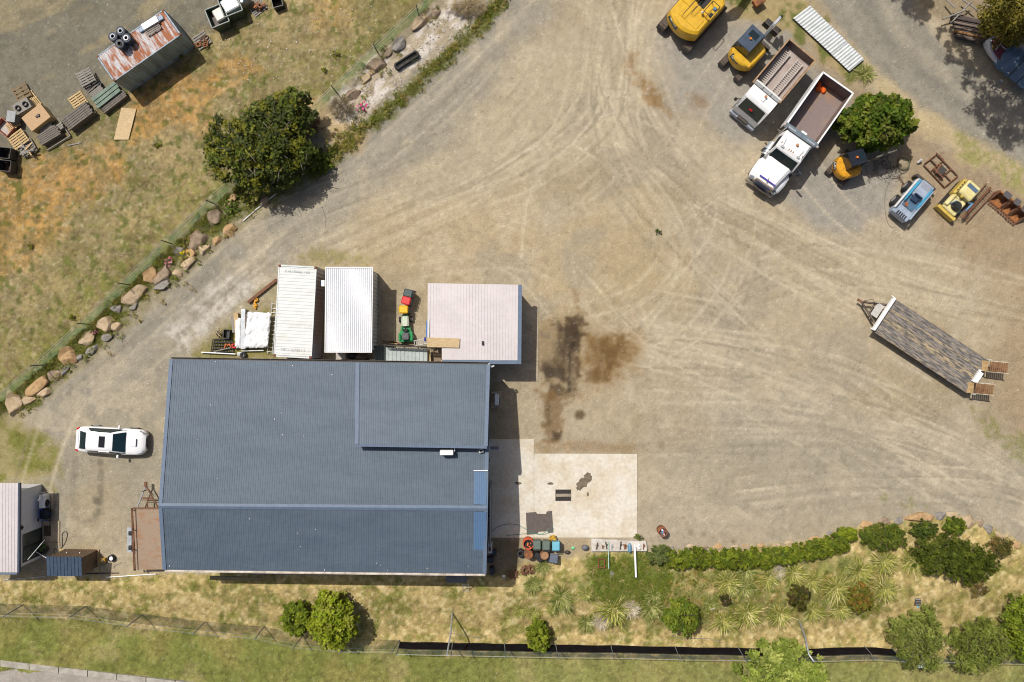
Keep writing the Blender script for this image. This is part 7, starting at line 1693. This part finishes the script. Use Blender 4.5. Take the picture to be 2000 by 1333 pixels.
m = MB(); m.prism([(1.0, -.75), (1.14, -.75), (1.14, .75), (1.0, .75)], .05, .4); m.box((.75, 0, .3), (.5, .5, .1)); m.build("dozer_blade", dark_steel, E3)
# ------------------------------------------------------------------ tipper trucks
brown_tray = M("tray_brown", D(140, 122, 114), D(120, 100, 90), scale=1.2, rough=.6, var=.08)
tray_floor = M("tray_floor", D(186, 172, 164), D(168, 152, 142), scale=1.0, rough=.55, var=.06)
tray_dust = M("tray_floor_worn", D(140, 124, 120), D(166, 132, 98), scale=.7, rough=.5, lo=.5, hi=.72, var=.08)
tray_tan = M("tray_edge_tan", D(184, 150, 110), D(150, 116, 84), rough=.6)
def tray(t, L_, Wd, zf, zt, wall, floor, edge, name="tipper_tray"):
    m = MB(); m.box((-L_ / 2, 0, zf - .04), (L_, Wd, .08)); tr = m.build(name, floor, t)
    for nm, c, d in (("side_wall", (-L_ / 2, Wd / 2 - .03, (zf + zt) / 2), (L_, .06, zt - zf)), ("side_wall", (-L_ / 2, -Wd / 2 + .03, (zf + zt) / 2), (L_, .06, zt - zf)), ("tail_gate", (-L_ + .03, 0, (zf + zt) / 2), (.06, Wd - .13, zt - zf)), ("head_wall", (-.03, 0, (zf + zt) / 2), (.06, Wd - .13, zt - zf))):
        m = MB(); m.box(c, d); w_ = m.build(nm, wall, tr)
        m = MB(); m.box((c[0], c[1], zt + .02), (d[0] + .03 if d[0] > .1 else .10, d[1] + .03 if d[1] > .1 else .10, .05)); m.build("top_rail", edge, w_)
    return tr
def wheels(t, xs, r_, w, g):
    for x in xs:
        for s in (-1, 1):
            m = MB(); m.cyl((x, s * (g / 2) - w / 2, r_), (x, s * (g / 2) + w / 2, r_), r_, n=18); o = m.build("wheel", black_rubber, t)
            m = MB(); m.cyl((x, s * (g / 2) + s * (w / 2 - .02), r_), (x, s * (g / 2) + s * (w / 2 + .015), r_), r_ * .55, n=14); m.build("rim", galv, o)
o = P(1496, 182, 2.0)
T1 = thing("tipper_truck", "white forward-cab tipper truck carrying two loading ramps in its brown tray", "truck", (o.x, o.y, 0), R(-130))
tray(T1, 3.8, 2.3, 1.15, 1.95, brown_tray, tray_floor, tray_tan)
m = MB(); m.box((-.7, 0, .75), (5.4, .8, .25)); m.build("chassis", dark_steel, T1)
m = MB(); m.loft([[(a, -1.0, z), (b_, -1.0, z), (b_, 1.0, z), (a, 1.0, z)] for a, b_, z in ((.25, 1.78, .5), (.25, 1.82, 1.0), (.25, 1.75, 1.55), (.28, 1.22, 2.55), (.36, 1.05, 2.68))]); m.build("cab", white_paint, T1)
pane("windscreen", [(1.735, -.86, 1.62), (1.735, .86, 1.62), (1.27, .80, 2.48), (1.27, -.80, 2.48)], glass_dark, T1, .015)
m = MB(); m.box((1.52, -.05, 2.03), (.16, .24, .02), ry=R(61)); m.build("red_sign", M("cloth_red", (.6, .02, .03)), T1)
for s in (-1, 1):
    q = [(.5, s * 1.0, 1.6), (1.55, s * 1.0, 1.6), (1.2, s * .97, 2.35), (.5, s * .97, 2.35)]; pane("side_window", q if s < 0 else q[::-1], glass_dark, T1, .012)
    m = MB(); m.tube([(1.45, s * 1.0, 2.2), (1.6, s * 1.25, 2.25)], .015); m.box((1.6, s * 1.28, 2.0), (.1, .2, .4), ch=.03); m.build("door_mirror", black_plastic, T1)
    m = MB(); m.box((1.82, s * .72, .75), (.06, .36, .2), ch=.02); m.build("headlight", glass("lamp_glass", (.2, .22, .24)), T1)
m = MB(); m.box((1.85, 0, .52), (.2, 2.1, .36), ch=.05); m.build("bumper", M("bumper_grey", D(190, 194, 204), D(160, 166, 180), rough=.35), T1)
m = MB(); m.box((.75, .1, 2.72), (.3, .26, .08), ch=.03); m.build("roof_vent", white_paint, T1)
for k in range(5):
    m = MB(); m.box((.7, -.8 + .4 * k, 2.687), (.6, .07, .03)); m.build("roof_rib", white_paint, T1)
m = MB(); m.cyl((.55, .12, 2.76), (.55, .12, 2.9), .08, n=10); m.build("beacon", M("beacon_amber", (.5, .22, .08), rough=.3), T1)
m = MB(); m.box((-.05, 0, 2.28), (.1, 2.1, .5)); m.build("headboard", off_white, T1)
for k in (-.7, 0, .7):
    m = MB(); m.box((.10, k, 2.5), (.24, .66, .06), ch=.02); m.build("headboard_locker", M("clear_grey", (.3, .31, .31), rough=.3), T1)
wheels(T1, [1.1, -2.4], .42, .28, 1.8)
rmp = M('ramp_pale', D(206, 198, 190), D(180, 170, 160), rough=.6)
for s, nm in ((-1, "upper"), (1, "lower")):
    a = thing("loading_ramp", "grey ladder-like loading ramp in the tipper tray, " + ("nearer the excavators" if s < 0 else "nearer the bonneted truck"), "ramp", T1.matrix_basis @ Vector((-1.95, -.02 + s * -.0, 1.3)), R(-130))
    a.location = Matrix.Translation((o.x, o.y, 0)) @ Matrix.Rotation(R(-130), 4, 'Z') @ Vector((-1.85, s * .55 - .1, 1.40))
    for k in (-1, 1):
        m = MB(); m.box((0, k * .24, 0), (3.0, .06, .1)); m.build("rail", rmp, a)
    m = MB(); m.box((0, 0, .03), (.06, .42, .05)); me = m.build("rung", rmp, a); md = me.data; bpy.data.objects.remove(me)
    for k in range(20):
        q = bpy.data.objects.new("rung", md); COL.objects.link(q); q.parent = a; q.location = (-1.4 + k * .147, 0, 0)
o = P(1566, 263, 2.5)
T2 = thing("tipper_truck", "white bonneted tipper truck with deep empty brown tray and orange cloth", "truck", (o.x, o.y, 0), R(-125.2))
tray(T2, 4.2, 2.46, 1.15, 2.45, brown_tray, tray_dust, white_paint)
for s in (-1, 1):
    m = MB(); m.box((-2.1, s * 1.245, 1.8), (4.1, .03, 1.25)); m.build("outer_skin", white_paint, T2)
m = MB(); m.box((.4, 0, .8), (7.4, .85, .3)); m.build("chassis", dark_steel, T2)
m = MB(); m.loft([[(a, -w, z), (b_, -w, z), (b_ + .02, -w * .5, z), (b_ + .02, w * .5, z), (b_, w, z), (a, w, z)] for a, b_, w, z in ((.35, 2.2, 1.0, .7), (.35, 2.2, 1.05, 1.3), (.35, 2.12, 1.05, 1.9), (.38, 1.66, .98, 2.68), (.5, 1.45, .85, 2.82))]); m.build("cab", white_paint, T2)
pane("windscreen", [(2.14, -.92, 1.96), (2.16, 0, 1.96), (2.14, .92, 1.96), (1.72, .86, 2.58), (1.74, 0, 2.58), (1.72, -.86, 2.58)], glass_dark, T2, .02)
for s in (-1, 1):
    q = [(.75, s * 1.05, 1.85), (1.9, s * 1.05, 1.85), (1.62, s * 1.0, 2.5), (.75, s * 1.0, 2.5)]; pane("side_window", q if s < 0 else q[::-1], glass_dark, T2, .012)
    m = MB(); m.tube([(1.95, s * 1.05, 1.7), (2.1, s * 1.42, 1.75)], .02); m.tube([(1.95, s * 1.05, 2.4), (2.1, s * 1.42, 2.4)], .02); m.box((2.1, s * 1.44, 2.08), (.12, .2, .7), ch=.03); m.build("door_mirror", M("mirror_slate", (.05, .06, .09), rough=.3), T2)
    m = MB(); m.cyl((.28, s * 1.12, .8), (.28, s * 1.12, 2.9), .08, n=10); m.build("exhaust_stack", chrome, T2)
    m = MB(); m.cyl((.9, s * .98, .75), (1.9, s * .98, .75), .3, n=14); m.build("fuel_tank", galv, T2)
    m = MB(); m.loft([[(x, s * .62, 1.1), (x, s * w, z * .7), (x, s * w * .98, z), (x, s * .62, z + .06)] for x, w, z in ((2.15, 1.05, 1.25), (2.5, 1.22, 1.4), (3.1, 1.24, 1.42), (3.55, 1.2, 1.3), (3.8, 1.05, 1.05))][::s], smooth=True); m.build("fender", white_paint, T2)
    m = MB(); m.box((3.72, s * .92, 1.2), (.2, .3, .12), ry=.5, rz=s * -.25, ch=.03); m.build("headlight", glass("lamp_glass", (.2, .22, .24)), T2)
    m = MB(); m.cyl((.95, s * .7, 2.84), (1.5, s * .62, 2.84), .03, n=8); m.box((1.5, s * .62, 2.86), (.12, .2, .04)); m.build("air_horn", M("horn_grey", (.4, .42, .42), rough=.3), T2)
    m = MB(); m.box((2.2, s * 1.15, 1.2), (.3, .16, .3), ch=.06); m.build("air_intake", black_plastic, T2)
m = MB(); m.loft([[(x, -w, 1.0), (x, -w, z - .12), (x, -w * .8, z), (x, w * .8, z), (x, w, z - .12), (x, w, 1.0)] for x, w, z in ((2.1, .92, 2.0), (2.6, .84, 1.95), (3.3, .74, 1.86), (3.78, .68, 1.76))]); m.build("bonnet", white_paint, T2)
m = MB(); m.box((3.82, 0, 1.35), (.1, 1.36, .95)); m.build("grille_frame", M("grille_brown", D(170, 150, 130), D(140, 122, 106), rough=.3), T2)
m = MB()
m.box((3.88, 0, 1.35), (.04, 1.1, .8)); g_ = m.build("grille", M("grille_blue", (.12, .17, .32), (.2, .25, .4), rough=.3, scale=9), T2)
m = MB()
for k in range(3): m.box((3.905, 0, 1.1 + .25 * k), (.02, 1.08, .05))
m.build("grille_bar", black_plastic, g_)
m = MB(); m.box((3.86, 0, .62), (.2, 2.2, .4), ch=.08); m.build("bumper", M("bumper_silver", D(186, 176, 162), D(150, 140, 126), rough=.25, metal=.3), T2)
m = MB(); m.box((3.56, 0, 1.9), (.07, 1.3, .11), ry=.3); m.build("bug_deflector", M("deflector_purple", (.10, .05, .42), rough=.3), T2)
m = MB(); m.tube([(3.4, 0, 1.86), (3.62, 0, 1.9)], .035, 6); m.ball((3.66, 0, 1.93), .05, 8); m.build("bonnet_ornament", chrome, T2)
for y in (-.72, -.14, .0, .14, .72):
    m = MB(); m.box((1.42 if abs(y) < .5 else 1.3, y * 1.15, 2.85), (.12, .06, .05), ch=.015); m.build("marker_lamp", M("beacon_amber", (.5, .22, .08), rough=.3), T2)
m = MB(); m.cyl((.9, .1, 2.82), (.9, .1, 2.98), .085, n=10); m.build("beacon", M("beacon_amber", (.5, .22, .08), rough=.3), T2)
m = MB(); m.box((.12, 0, 2.6), (.34, 2.55, .1)); m.box((-.05, 0, 2.45), (.06, 2.4, .3))
hb = m.build("headboard", M("headboard_slate", (.14, .18, .21), (.11, .14, .17), rough=.4), T2)
for s in (-1, 1):
    m = MB(); m.box((.14, s * .75, 2.66), (.1, .62, .03)); m.build("step_plate", galv, hb)
    m = MB(); m.ball((.14, s * 1.3, 2.62), .1, 8); m.build("corner_roller", M("roller_beige", (.5, .42, .36)), hb)
m = MB(); m.box((-.35, .2, 1.5), (.45, .45, .6), ch=.05); m.build("hoist_box", white_paint, T2)
wheels(T2, [3.0, -1.9, -3.1], .5, .3, 1.95)
m = MB(); Mt = Matrix.Translation((o.x, o.y, 0)) @ Matrix.Rotation(R(-125.2), 4, 'Z')
rr = np.random.RandomState(3)
for c, q in (((-3.75, -.62, 1.25), (.30, .22, .18)), ((-3.82, -.35, 1.22), (.2, .25, .14)), ((-3.95, -.85, 1.3), (.13, .28, .25))): m.ball(tuple(Mt @ Vector(c)), 1, 10, sc=q)
tag(m.build("orange_cloth", M("cloth_orange", (.85, .16, .01), (.75, .09, .01), scale=6, rough=.7)), "crumpled bright orange cloth in the deep tipper tray", "cloth")
# ------------------------------------------------------------------ skid loader, yellow crawler
blue_l = M("loader_blue", (.05, .30, .46), (.05, .25, .4), rough=.4, scale=3); pale_b = M("loader_pale", D(172, 186, 204), D(150, 162, 180), rough=.5, scale=2.5, var=.06)
o = P(1783, 389, .9)
sk = thing("skid_loader", "faded blue and white skid loader with open operator pit", "loader", (o.x, o.y, 0), R(50))
m = MB(); m.prism([(-1.35, -.62), (1.35, -.6), (1.35, .6), (-1.35, .62)], .25, .95); m.build("chassis", pale_b, sk)
m = MB(); m.box((.72, -.1, 1.1), (1.25, .95, .3), ch=.05); ec = m.build("engine_cover", pale_b, sk)
m = MB()
for k in range(7): m.box((1.0, -.4 + .1 * k, 1.262), (.42, .03, .02))
m.build("vent_grid", M("grid_grey", (.28, .25, .24)), ec)
for s in (-1, 1):
    m = MB(); m.box((-.1, s * .66, 1.15), (2.5, .13, .2), ch=.04); m.build("lift_arm", off_white if s > 0 else pale_b, sk)
    m = MB(); m.box((.3, s * .5, 1.27), (1.7, .1, .1)); m.build("arm_rail", blue_l, sk)
    m = MB(); m.cyl((-.3, s * .55, 1.3), (.9, s * .55, 1.25), .05, n=8); m.build("hydraulic_ram", blue_l, sk)
m = MB(); m.box((-.35, -.05, .98), (.85, .85, .1)); m.build("operator_pit", M("pit_blue", (.07, .14, .22), rough=.5), sk)
m = MB(); m.box((-.05, -.05, 1.12), (.4, .5, .22), ch=.06); m.box((.18, -.05, 1.3), (.12, .6, .34), ch=.04); m.build("seat", M("seat_navy", (.02, .04, .08), rough=.5), sk)
m = MB(); m.box((-.62, .15, 1.05), (.3, .22, .06), rz=.6); m.build("floor_rust", rust_bright, sk)
m = MB(); m.box((-1.4, 0, .8), (.34, 1.3, .6), ch=.06); rg = m.build("rear_guard", pale_b, sk)
for k in range(5):
    m = MB(); m.box((-1.42, -.36 + .16 * k, 1.11), (.3, .09, .02)); m.build("guard_slot", black_plastic, rg)
m = MB(); m.prism([(1.42, -.82), (1.62, -.82), (1.62, .82), (1.42, .82)], .1, .75); m.build("bucket_lip", dark_steel, sk)
wheels(sk, [-.62, .62], .4, .26, 1.5)
pale_y = M("crawler_cream", D(236, 226, 168), D(222, 206, 138), rough=.5, scale=2); yel = M("crawler_yellow", D(216, 190, 96), D(196, 166, 70), rough=.5, scale=3)
o = P(1877, 388, .9)
yc = thing("yellow_crawler", "small faded yellow crawler with blue roll bar and black seat", "crawler", (o.x, o.y, 0), R(48))
track_frame(yc, 2.3, .26, 1.1, .5, black_rubber)
m = MB(); m.box((.72, -.05, .85), (1.15, 1.05, .6), ch=.1); h_ = m.build("bonnet", pale_y, yc)
m = MB(); m.box((.92, -.05, 1.16), (.28, .8, .02)); m.build("blue_panel", M("panel_slate", (.08, .13, .2)), h_)
m = MB(); m.box((.5, .62, .8), (1.3, .22, .6), ch=.06); sd = m.build("side_guard", yel, yc)
for k in range(4):
    m = MB(); m.box((.2 + .22 * k, .62, 1.11), (.09, .1, .02)); m.build("vent", black_plastic, sd)
m = MB(); m.box((-.55, 0, .65), (1.2, 1.1, .3), ch=.06); m.build("floor", pale_y, yc)
m = MB(); m.box((-.5, .5, .85), (1.0, .26, .3), ch=.05); m.build("control_box", pale_y, yc)
m = MB(); m.cyl((-.6, -.12, .8), (-.6, -.12, .98), .34, n=14); m.box((-.82, -.12, 1.1), (.12, .5, .3), ch=.05); m.build("seat", black_plastic, yc)
m = MB(); m.tube([(-.75, -.58, .7), (-.6, -.6, 1.5), (-.1, -.6, 1.6), (.1, -.58, .9)], .05, 8); m.tube([(-.75, .3, .7), (-.6, .28, 1.5)], .04, 8); m.build("roll_bar", M("bar_blue", (.14, .3, .5), rough=.4), yc)
m = MB(); m.prism([(-1.35, -.75), (-1.1, -.75), (-1.1, .75), (-1.35, .75)], .1, .65); m.build("blade", yel, yc)
m = MB(); m.ball((.02, .1, 1.1), .13, 8); m.cyl((-.1, .35, .8), (-.1, .35, 1.2), .03, n=6); m.build("lever", yel, yc)
# rusty things on the dirt
t = thing("welded_rack", "rusty welded frame with crossbars lying on brown dirt", "frame", P(1838, 335, .2))
def bars(t, segs, r_, mt, nm, z=.15):
    for a, b_ in segs:
        m = MB(); m.tube([P(*a, z) - t.location, P(*b_, z) - t.location], r_, 4); m.build(nm, mt, t)
bars(t, [((1804, 322), (1845, 366)), ((1829, 301), (1871, 344)), ((1845, 366), (1871, 344)), ((1817, 311), (1858, 355)), ((1806, 320), (1828, 303)), ((1818, 335), (1843, 313)), ((1833, 352), (1857, 331)), ((1843, 313), (1829, 299))], .045, rust, "bar")
bars(t, [((1825, 330), (1842, 348)), ((1828, 339), (1838, 321))], .09, rust, "plate", .3)
m = MB(); m.box(P(1839, 334, .3) - t.location, (.5, .45, .2), rz=.8); m.build("hinge_block", dark_steel, t)
m = MB(); m.cyl(P(1793, 318, .1), P(1800, 312, .35), .09, n=8); tag(m.build("white_post", off_white), "short white post end lying by the rusty frame", "post")
for k, (a, b_, lab) in enumerate((((1875, 423), (1931, 362), "rusty ramp ladder nearer the yellow crawler"), ((1884, 432), (1940, 371), "rusty ramp ladder nearer the digger buckets"))):
    ladder("ramp_ladder", lab, P(*a, .25), P(*b_, .25), .36, 9, rust, .04, "ramp")
def bucket(label, px, py, w, rz, sc, teeth):
    c = P(px, py, .4); t = thing("digger_bucket", label, "bucket", (c.x, c.y, 0), rz)
    pr = [(-.42, .12), (-.1, .02), (.22, .06), (.42, .28), (.40, .60), (.2, .78)]; pr = [(x * sc, z * sc) for x, z in pr]; n = len(pr)
    m = MB(); m.add([(x, -w / 2, z) for x, z in pr] + [(x, w / 2, z) for x, z in pr], [(i, i + 1, n + i + 1, n + i) for i in range(n - 1)]); m.add([(x * .94, -w / 2 + .02, z + .03) for x, z in pr] + [(x * .94, w / 2 - .02, z + .03) for x, z in pr], [(n + i, n + i + 1, i + 1, i) for i in range(n - 1)]); m.build("shell", rust_bright, t)
    for s in (-1, 1):
        m = MB(); a = [(x, s * w / 2, z) for x, z in pr]; b_ = [(x, s * (w / 2 + .04), z) for x, z in pr]; m.add(a + b_, [tuple(range(n)), tuple(range(2 * n - 1, n - 1, -1))] + [(i, n + i, n + (i + 1) % n, (i + 1) % n) for i in range(n)]); m.build("cheek", rust, t)
    for k in range(teeth):
        m = MB(); y = -w / 2 + w * (k + .5) / teeth; m.box((-.5 * sc, y, .12 * sc), (.24 * sc, w / teeth * .5, .07)); m.build("tooth", rust, t)
    m = MB(); m.box((.3 * sc, 0, .82 * sc), (.4 * sc, w * .5, .12)); m.build("hanger", M("hanger_slate", (.07, .075, .09), (.11, .08, .06), rough=.6), t)
bucket("rusty digger bucket with slate hanger, farthest from the frame edge", 1955, 391, 1.0, R(52), 1.0, 5)
bucket("narrow rusty digger bucket with orange bracket, in the middle of three", 1973, 405, .8, R(52), 1.05, 4)
bucket("rusty digger bucket nearest the frame edge", 1988, 419, .8, R(52), 1.05, 4)
m = MB(); m.box(P(1482, 3, .5), (.8, .5, .3), rz=.6); m.box(P(1480, 5, .66), (.5, .3, .05), rz=.6); tag(m.build("rusty_plate", rust_bright), "rusty plate on the grass at the top edge", "plate")
# corrugated sheets
cs = M("zinc_sheet", D(224, 228, 228), D(206, 212, 210), scale=2, rough=.45, metal=.15, var=.04)
A_, B_, C2, D2 = P(1659, 140, .2), P(1688, 116, .2), P(1582, 11, .2), P(1549, 36, .2)
for k in range(3):
    u, v = k / 3 - (.01 if k else 0), (k + 1) / 3; z = Vector((0, 0, .03 * (k % 2)))
    m = MB(); m.sheet([B_.lerp(C2, u) + z, B_.lerp(C2, v) + z, A_.lerp(D2, v) + z, A_.lerp(D2, u) + z], 8, [(0, 0), (.3, .02), (.5, .05), (.7, .02)], thick=.02)
    tag(m.build("corrugated_sheet", cs), ["white corrugated sheet at the end nearer the spiky tussock", "middle white corrugated sheet of the grassy row", "white corrugated sheet at the end nearer the top edge"][k], "sheet", "white corrugated sheets on the grass")
m = MB(); m.slabq([A_ - Vector((0, 0, .1)), B_ - Vector((0, 0, .1)), C2 - Vector((0, 0, .1)), D2 - Vector((0, 0, .1))], .08); tag(m.build("timber_stack", timber_dark), "low timber stack hidden beneath the white corrugated sheets", "timber")
# bag, stand, branches under the tree
m = MB(); m.ball(P(1765, 318, .12), .42, 12, sc=(1.1, 1.3, .5)); tag(m.build("sand_bag", M("bag_canvas", D(176, 162, 132), D(142, 128, 98), scale=5, rough=.9)), "slumped pale canvas bag under the broad tree's fringe", "bag")
m = MB(); m.tube([P(x, y, .3) for x, y in spline([(1755, 312), (1764, 308), (1776, 316), (1774, 328), (1762, 334), (1754, 326)], 3)], .03, 5); tag(m.build("green_rope", M("rope_green", (.08, .1, .06))), "dark green rope ringing the canvas bag", "rope")
m = MB()
for a, b_ in (((1757, 346), (1766, 360)), ((1766, 360), (1760, 362)), ((1744, 344), (1758, 348))): m.tube([P(*a, .25), P(*b_, .1)], .03, 4)
tag(m.build("steel_stand", rust), "small bent steel stand below the canvas bag", "stand")
m = MB(); rr = random.Random(6)
for k in range(46):
    x, y = 1722 + rr.gauss(0, 18), 326 + rr.gauss(0, 11); a = rr.random() * 6.28; l = rr.uniform(8, 22)
    m.tube([P(x, y, .06 + .01 * k), P(x + l * .5 * math.cos(a), y + l * .5 * math.sin(a) + 2, .12 + .01 * k), P(x + l * math.cos(a), y + l * math.sin(a), .06 + .008 * k)], .018, 4)
tag(m.build("brush_heap", M("brush_grey", D(120, 110, 100), D(80, 72, 64))), "heap of bare grey cut branches under the mini excavator's boom", "brush", kind="stuff")
m = MB(); m.tube([P(x, y, .03) for x, y in spline([(1745, 345), (1733, 365), (1728, 395), (1732, 430), (1742, 445), (1755, 438)], 5)], .012, 5); tag(m.build("thin_cable", M("cable_grey", (.12, .12, .12))), "thin dark cable curving across the grey hardstand to the blue loader", "cable")
# ------------------------------------------------------------------ flatbed trailer
o = P(1724, 614, .95)
fl = thing("flatbed_trailer", "long flatbed trailer with weathered plank deck and two hinged rear ramps", "trailer", (o.x, o.y, 0), R(-33.4))
deckm = [M("deck_weathered_%d" % k, D(c[0], c[1], c[2]), D(98, 95, 92), scale=5.5, rough=.8, lo=.42, hi=.58, var=.25, stretch=(.32, 1.7, 1), detail=9) for k, c in enumerate(((176, 158, 128), (146, 138, 130), (164, 150, 132), (188, 168, 134)))]
for k in range(12):
    m = MB(); m.box((3.88, -1.19 + .2163 * k, .92 + random.uniform(-.004, .004)), (7.7, .208, .06)); q = m.build("deck_board", deckm[(k * 7) % 4 if 2 < k < 9 else (1 if k % 2 else 2)], fl)
    q.data.transform(Matrix.Identity(4))
for s in (-1, 1):
    m = MB(); m.box((3.88, s * 1.31, .88), (7.75, .04, .14)); m.build("side_rail", M("rail_grey", D(150, 142, 124), D(120, 92, 66), rough=.7), fl)
    m = MB(); m.box((3.6, s * .45, .62), (7.0, .12, .3)); m.build("chassis_beam", dark_steel, fl)
m = MB(); m.box((0.0, 0, 1.1), (.2, 2.62, .32), ch=.03); m.build("headboard", white_paint, fl)
for s in (-1, 1):
    m = MB(); m.box((-.16, s * 1.3, 1.2), (.25, .05, .05)); m.build("headboard_hook", white_paint, fl)
m = MB(); m.tube([(-1.55, .0, .6), (0, .75, .75)], .075, 4); m.tube([(-1.55, .0, .6), (0, -.75, .75)], .075, 4); m.tube([(-.7, -.38, .62), (-.7, .38, .62)], .06, 4); m.build("drawbar", M("drawbar_grey", D(120, 108, 98), D(80, 72, 66), rough=.6), fl)
m = MB(); m.box((-1.65, 0, .6), (.4, .14, .12)); m.cyl((-1.3, .1, .1), (-1.3, .1, .9), .05); m.build("coupling", rust, fl)
m = MB(); m.tube([(-1.5, .1, .8), (-1.1, .5, .95), (-.8, .35, .8), (-.6, .5, .9)], .02, 5); m.build("air_hose", black_rubber, fl)
m = MB(); m.box((-.4, .05, .82), (.5, .95, .06), ch=.01); m.build("toolbox_lid", M("lid_pale", D(204, 200, 194), D(184, 180, 174), rough=.6), fl)
for x in (4.6, 5.6, 6.6):
    for s in (-1, 1):
        m = MB(); m.cyl((x, s * 1.0 - .12, .38), (x, s * 1.0 + .2, .38), .38, n=16); w_ = m.build("wheel", black_rubber, fl)
        m = MB(); m.cyl((x, s * 1.0 + s * .2, .38), (x, s * 1.0 + s * .23, .38), .2, n=12); m.build("rim", M("rim_blue", (.08, .14, .3), rough=.4), w_)
m = MB(); m.box((7.55, -.02, 1.05), (.12, .95, .2)); m.box((7.75, -.02, 1.0), (.3, .8, .08)); m.build("tail_light_board", white_paint, fl)
rampm = M("ramp_wood", D(150, 114, 78), D(122, 84, 54), scale=4, rough=.8, var=.18)
for s in (-1, 1):
    rp = bpy.data.objects.new("rear_ramp", None); COL.objects.link(rp); rp.parent = fl; rp.location = (7.72, s * .88, .92); rp.rotation_euler = (0, -.12, R(28))
    m = MB(); m.box((-.05, 0, .02), (.5, .72, .07)); m.build("hinge_plate", M("plate_tan", D(190, 160, 112), D(164, 132, 88)), rp)
    for k in range(9):
        m = MB(); m.box((.35 + .13 * k, 0, .06), (.10, .66, .05)); m.build("ramp_slat", rampm, rp)
    m = MB(); m.box((.85, -.37, .05), (1.35, .05, .12)); m.box((.85, .37, .05), (1.35, .05, .12)); m.build("ramp_rail", M("rail_pale", D(214, 206, 190), D(160, 140, 110), rough=.6), rp)
    m = MB(); m.tube([(.1, s * .42, .1), (.4, s * .45, .0)], .03, 5); m.build("ramp_arm", off_white, rp)
# ------------------------------------------------------------------ beyond the road: timber pile and boat
logm = [M("log_%d" % k, D(*c), D(c[0] * .7, c[1] * .68, c[2] * .66), scale=5, rough=.9, stretch=(1, 6, 6)) for k, c in enumerate(((150, 134, 120), (104, 94, 88), (176, 132, 86)))]
rr = random.Random(9)
for k in range(16):
    y = 30 + k * 2.7; m = MB(); z = .2 + .12 * (k % 3); sx = rr.uniform(-6, 4)
    m.tube([P(1862 + sx + k * .4, y - 2 + k * .3, z), P(1896 + sx * .5, y + 5 + k * .35, z + .05), P(1924, y + 12 + k * .2, z)], rr.uniform(.07, .11), 7)
    tag(m.build("log", logm[[0, 1, 1, 2, 1, 0, 1, 1][k % 8]]), "log stacked in the pile beside the boat", "log", "logs in the pile beside the boat")
for a, b_, lab in (((1841, 38), (1886, 20), "short pole laid across the log pile's upper end"), ((1857, 46), (1898, 3), "long grey pole slanting up across the log pile"), ((1880, 0), (1918, 26), "pale pole leaning down from the top edge above the logs"), ((1848, 0), (1866, 16), "thin pale pole at the top edge beside tree shade")):
    m = MB(); m.tube([P(*a, .55), P(*b_, .75)], .06, 6); tag(m.build("pole", timber_grey), lab, "pole")
m = MB(); p = P(1909, 76, .3); m.cyl(p, p + Vector((.02, .02, .12)), .36, n=18); tag(m.build("wooden_disc", M("disc_wood", D(150, 124, 90), D(120, 98, 70))), "round wooden disc leaning at the log pile's lower end", "disc")
o = P(1968, 108, .8)
bt = thing("boat", "white-edged boat with maroon deck under a slate blue cover", "boat", (o.x, o.y, 0), R(-38) + PI)
m = MB(); m.loft([[(x, -w * .6, .25), (x, -w, z), (x, w, z), (x, w * .6, .25)] for x, w, z in ((-2.2, .95, .85), (-1, 1.05, .9), (.4, 1.0, .95), (1.0, .75, 1.02), (1.45, .4, 1.08), (1.7, .06, 1.12))], smooth=False); m.build("hull", white_paint, bt)
m = MB(); m.prism([(.3, -.8), (.95, -.62), (1.42, -.28), (1.55, 0), (1.42, .28), (.95, .62), (.3, .8)], 1.08, 1.13); m.build("foredeck", M("deck_maroon", (.20, .05, .06), (.15, .04, .05), rough=.5), bt)
m = MB(); m.box((.95, 0, 1.16), (.08, .95, .05)); m.box((.6, 0, 1.16), (.5, .07, .04)); m.build("deck_trim", off_white, bt)
cv = []
rr2 = np.random.RandomState(2)
for i in range(13):
    x = .42 - 2.9 * i / 12
    cv.append([(x, y * 1.18 * (1 - .12 * (i == 0)), (1.45 - .55 * y * y) * (.86 + .14 * math.sin(i * 1.3) ** 2) + .03 * rr2.randn()) for y in np.linspace(-1, 1, 11)])
m = MB(); m.loft(cv, False, 0, True, False); m.f = [f[::-1] for f in m.f]; m.build("cover", M("cover_slate", (.10, .155, .22), (.075, .12, .175), rough=.35, scale=2), bt)
for x in (-.9, -1.6):
    m = MB(); m.tube([(x, -1.25, .9), (x, -.6, 1.32), (x, 0, 1.5), (x, .6, 1.32), (x, 1.25, .9)], .025, 5); m.build("cover_strap", black_plastic, bt)
m = MB(); m.cyl((-.9, 1.25, .16), (-.9, 1.35, .16), .16, n=12); m.build("jockey_wheel", galv, bt)
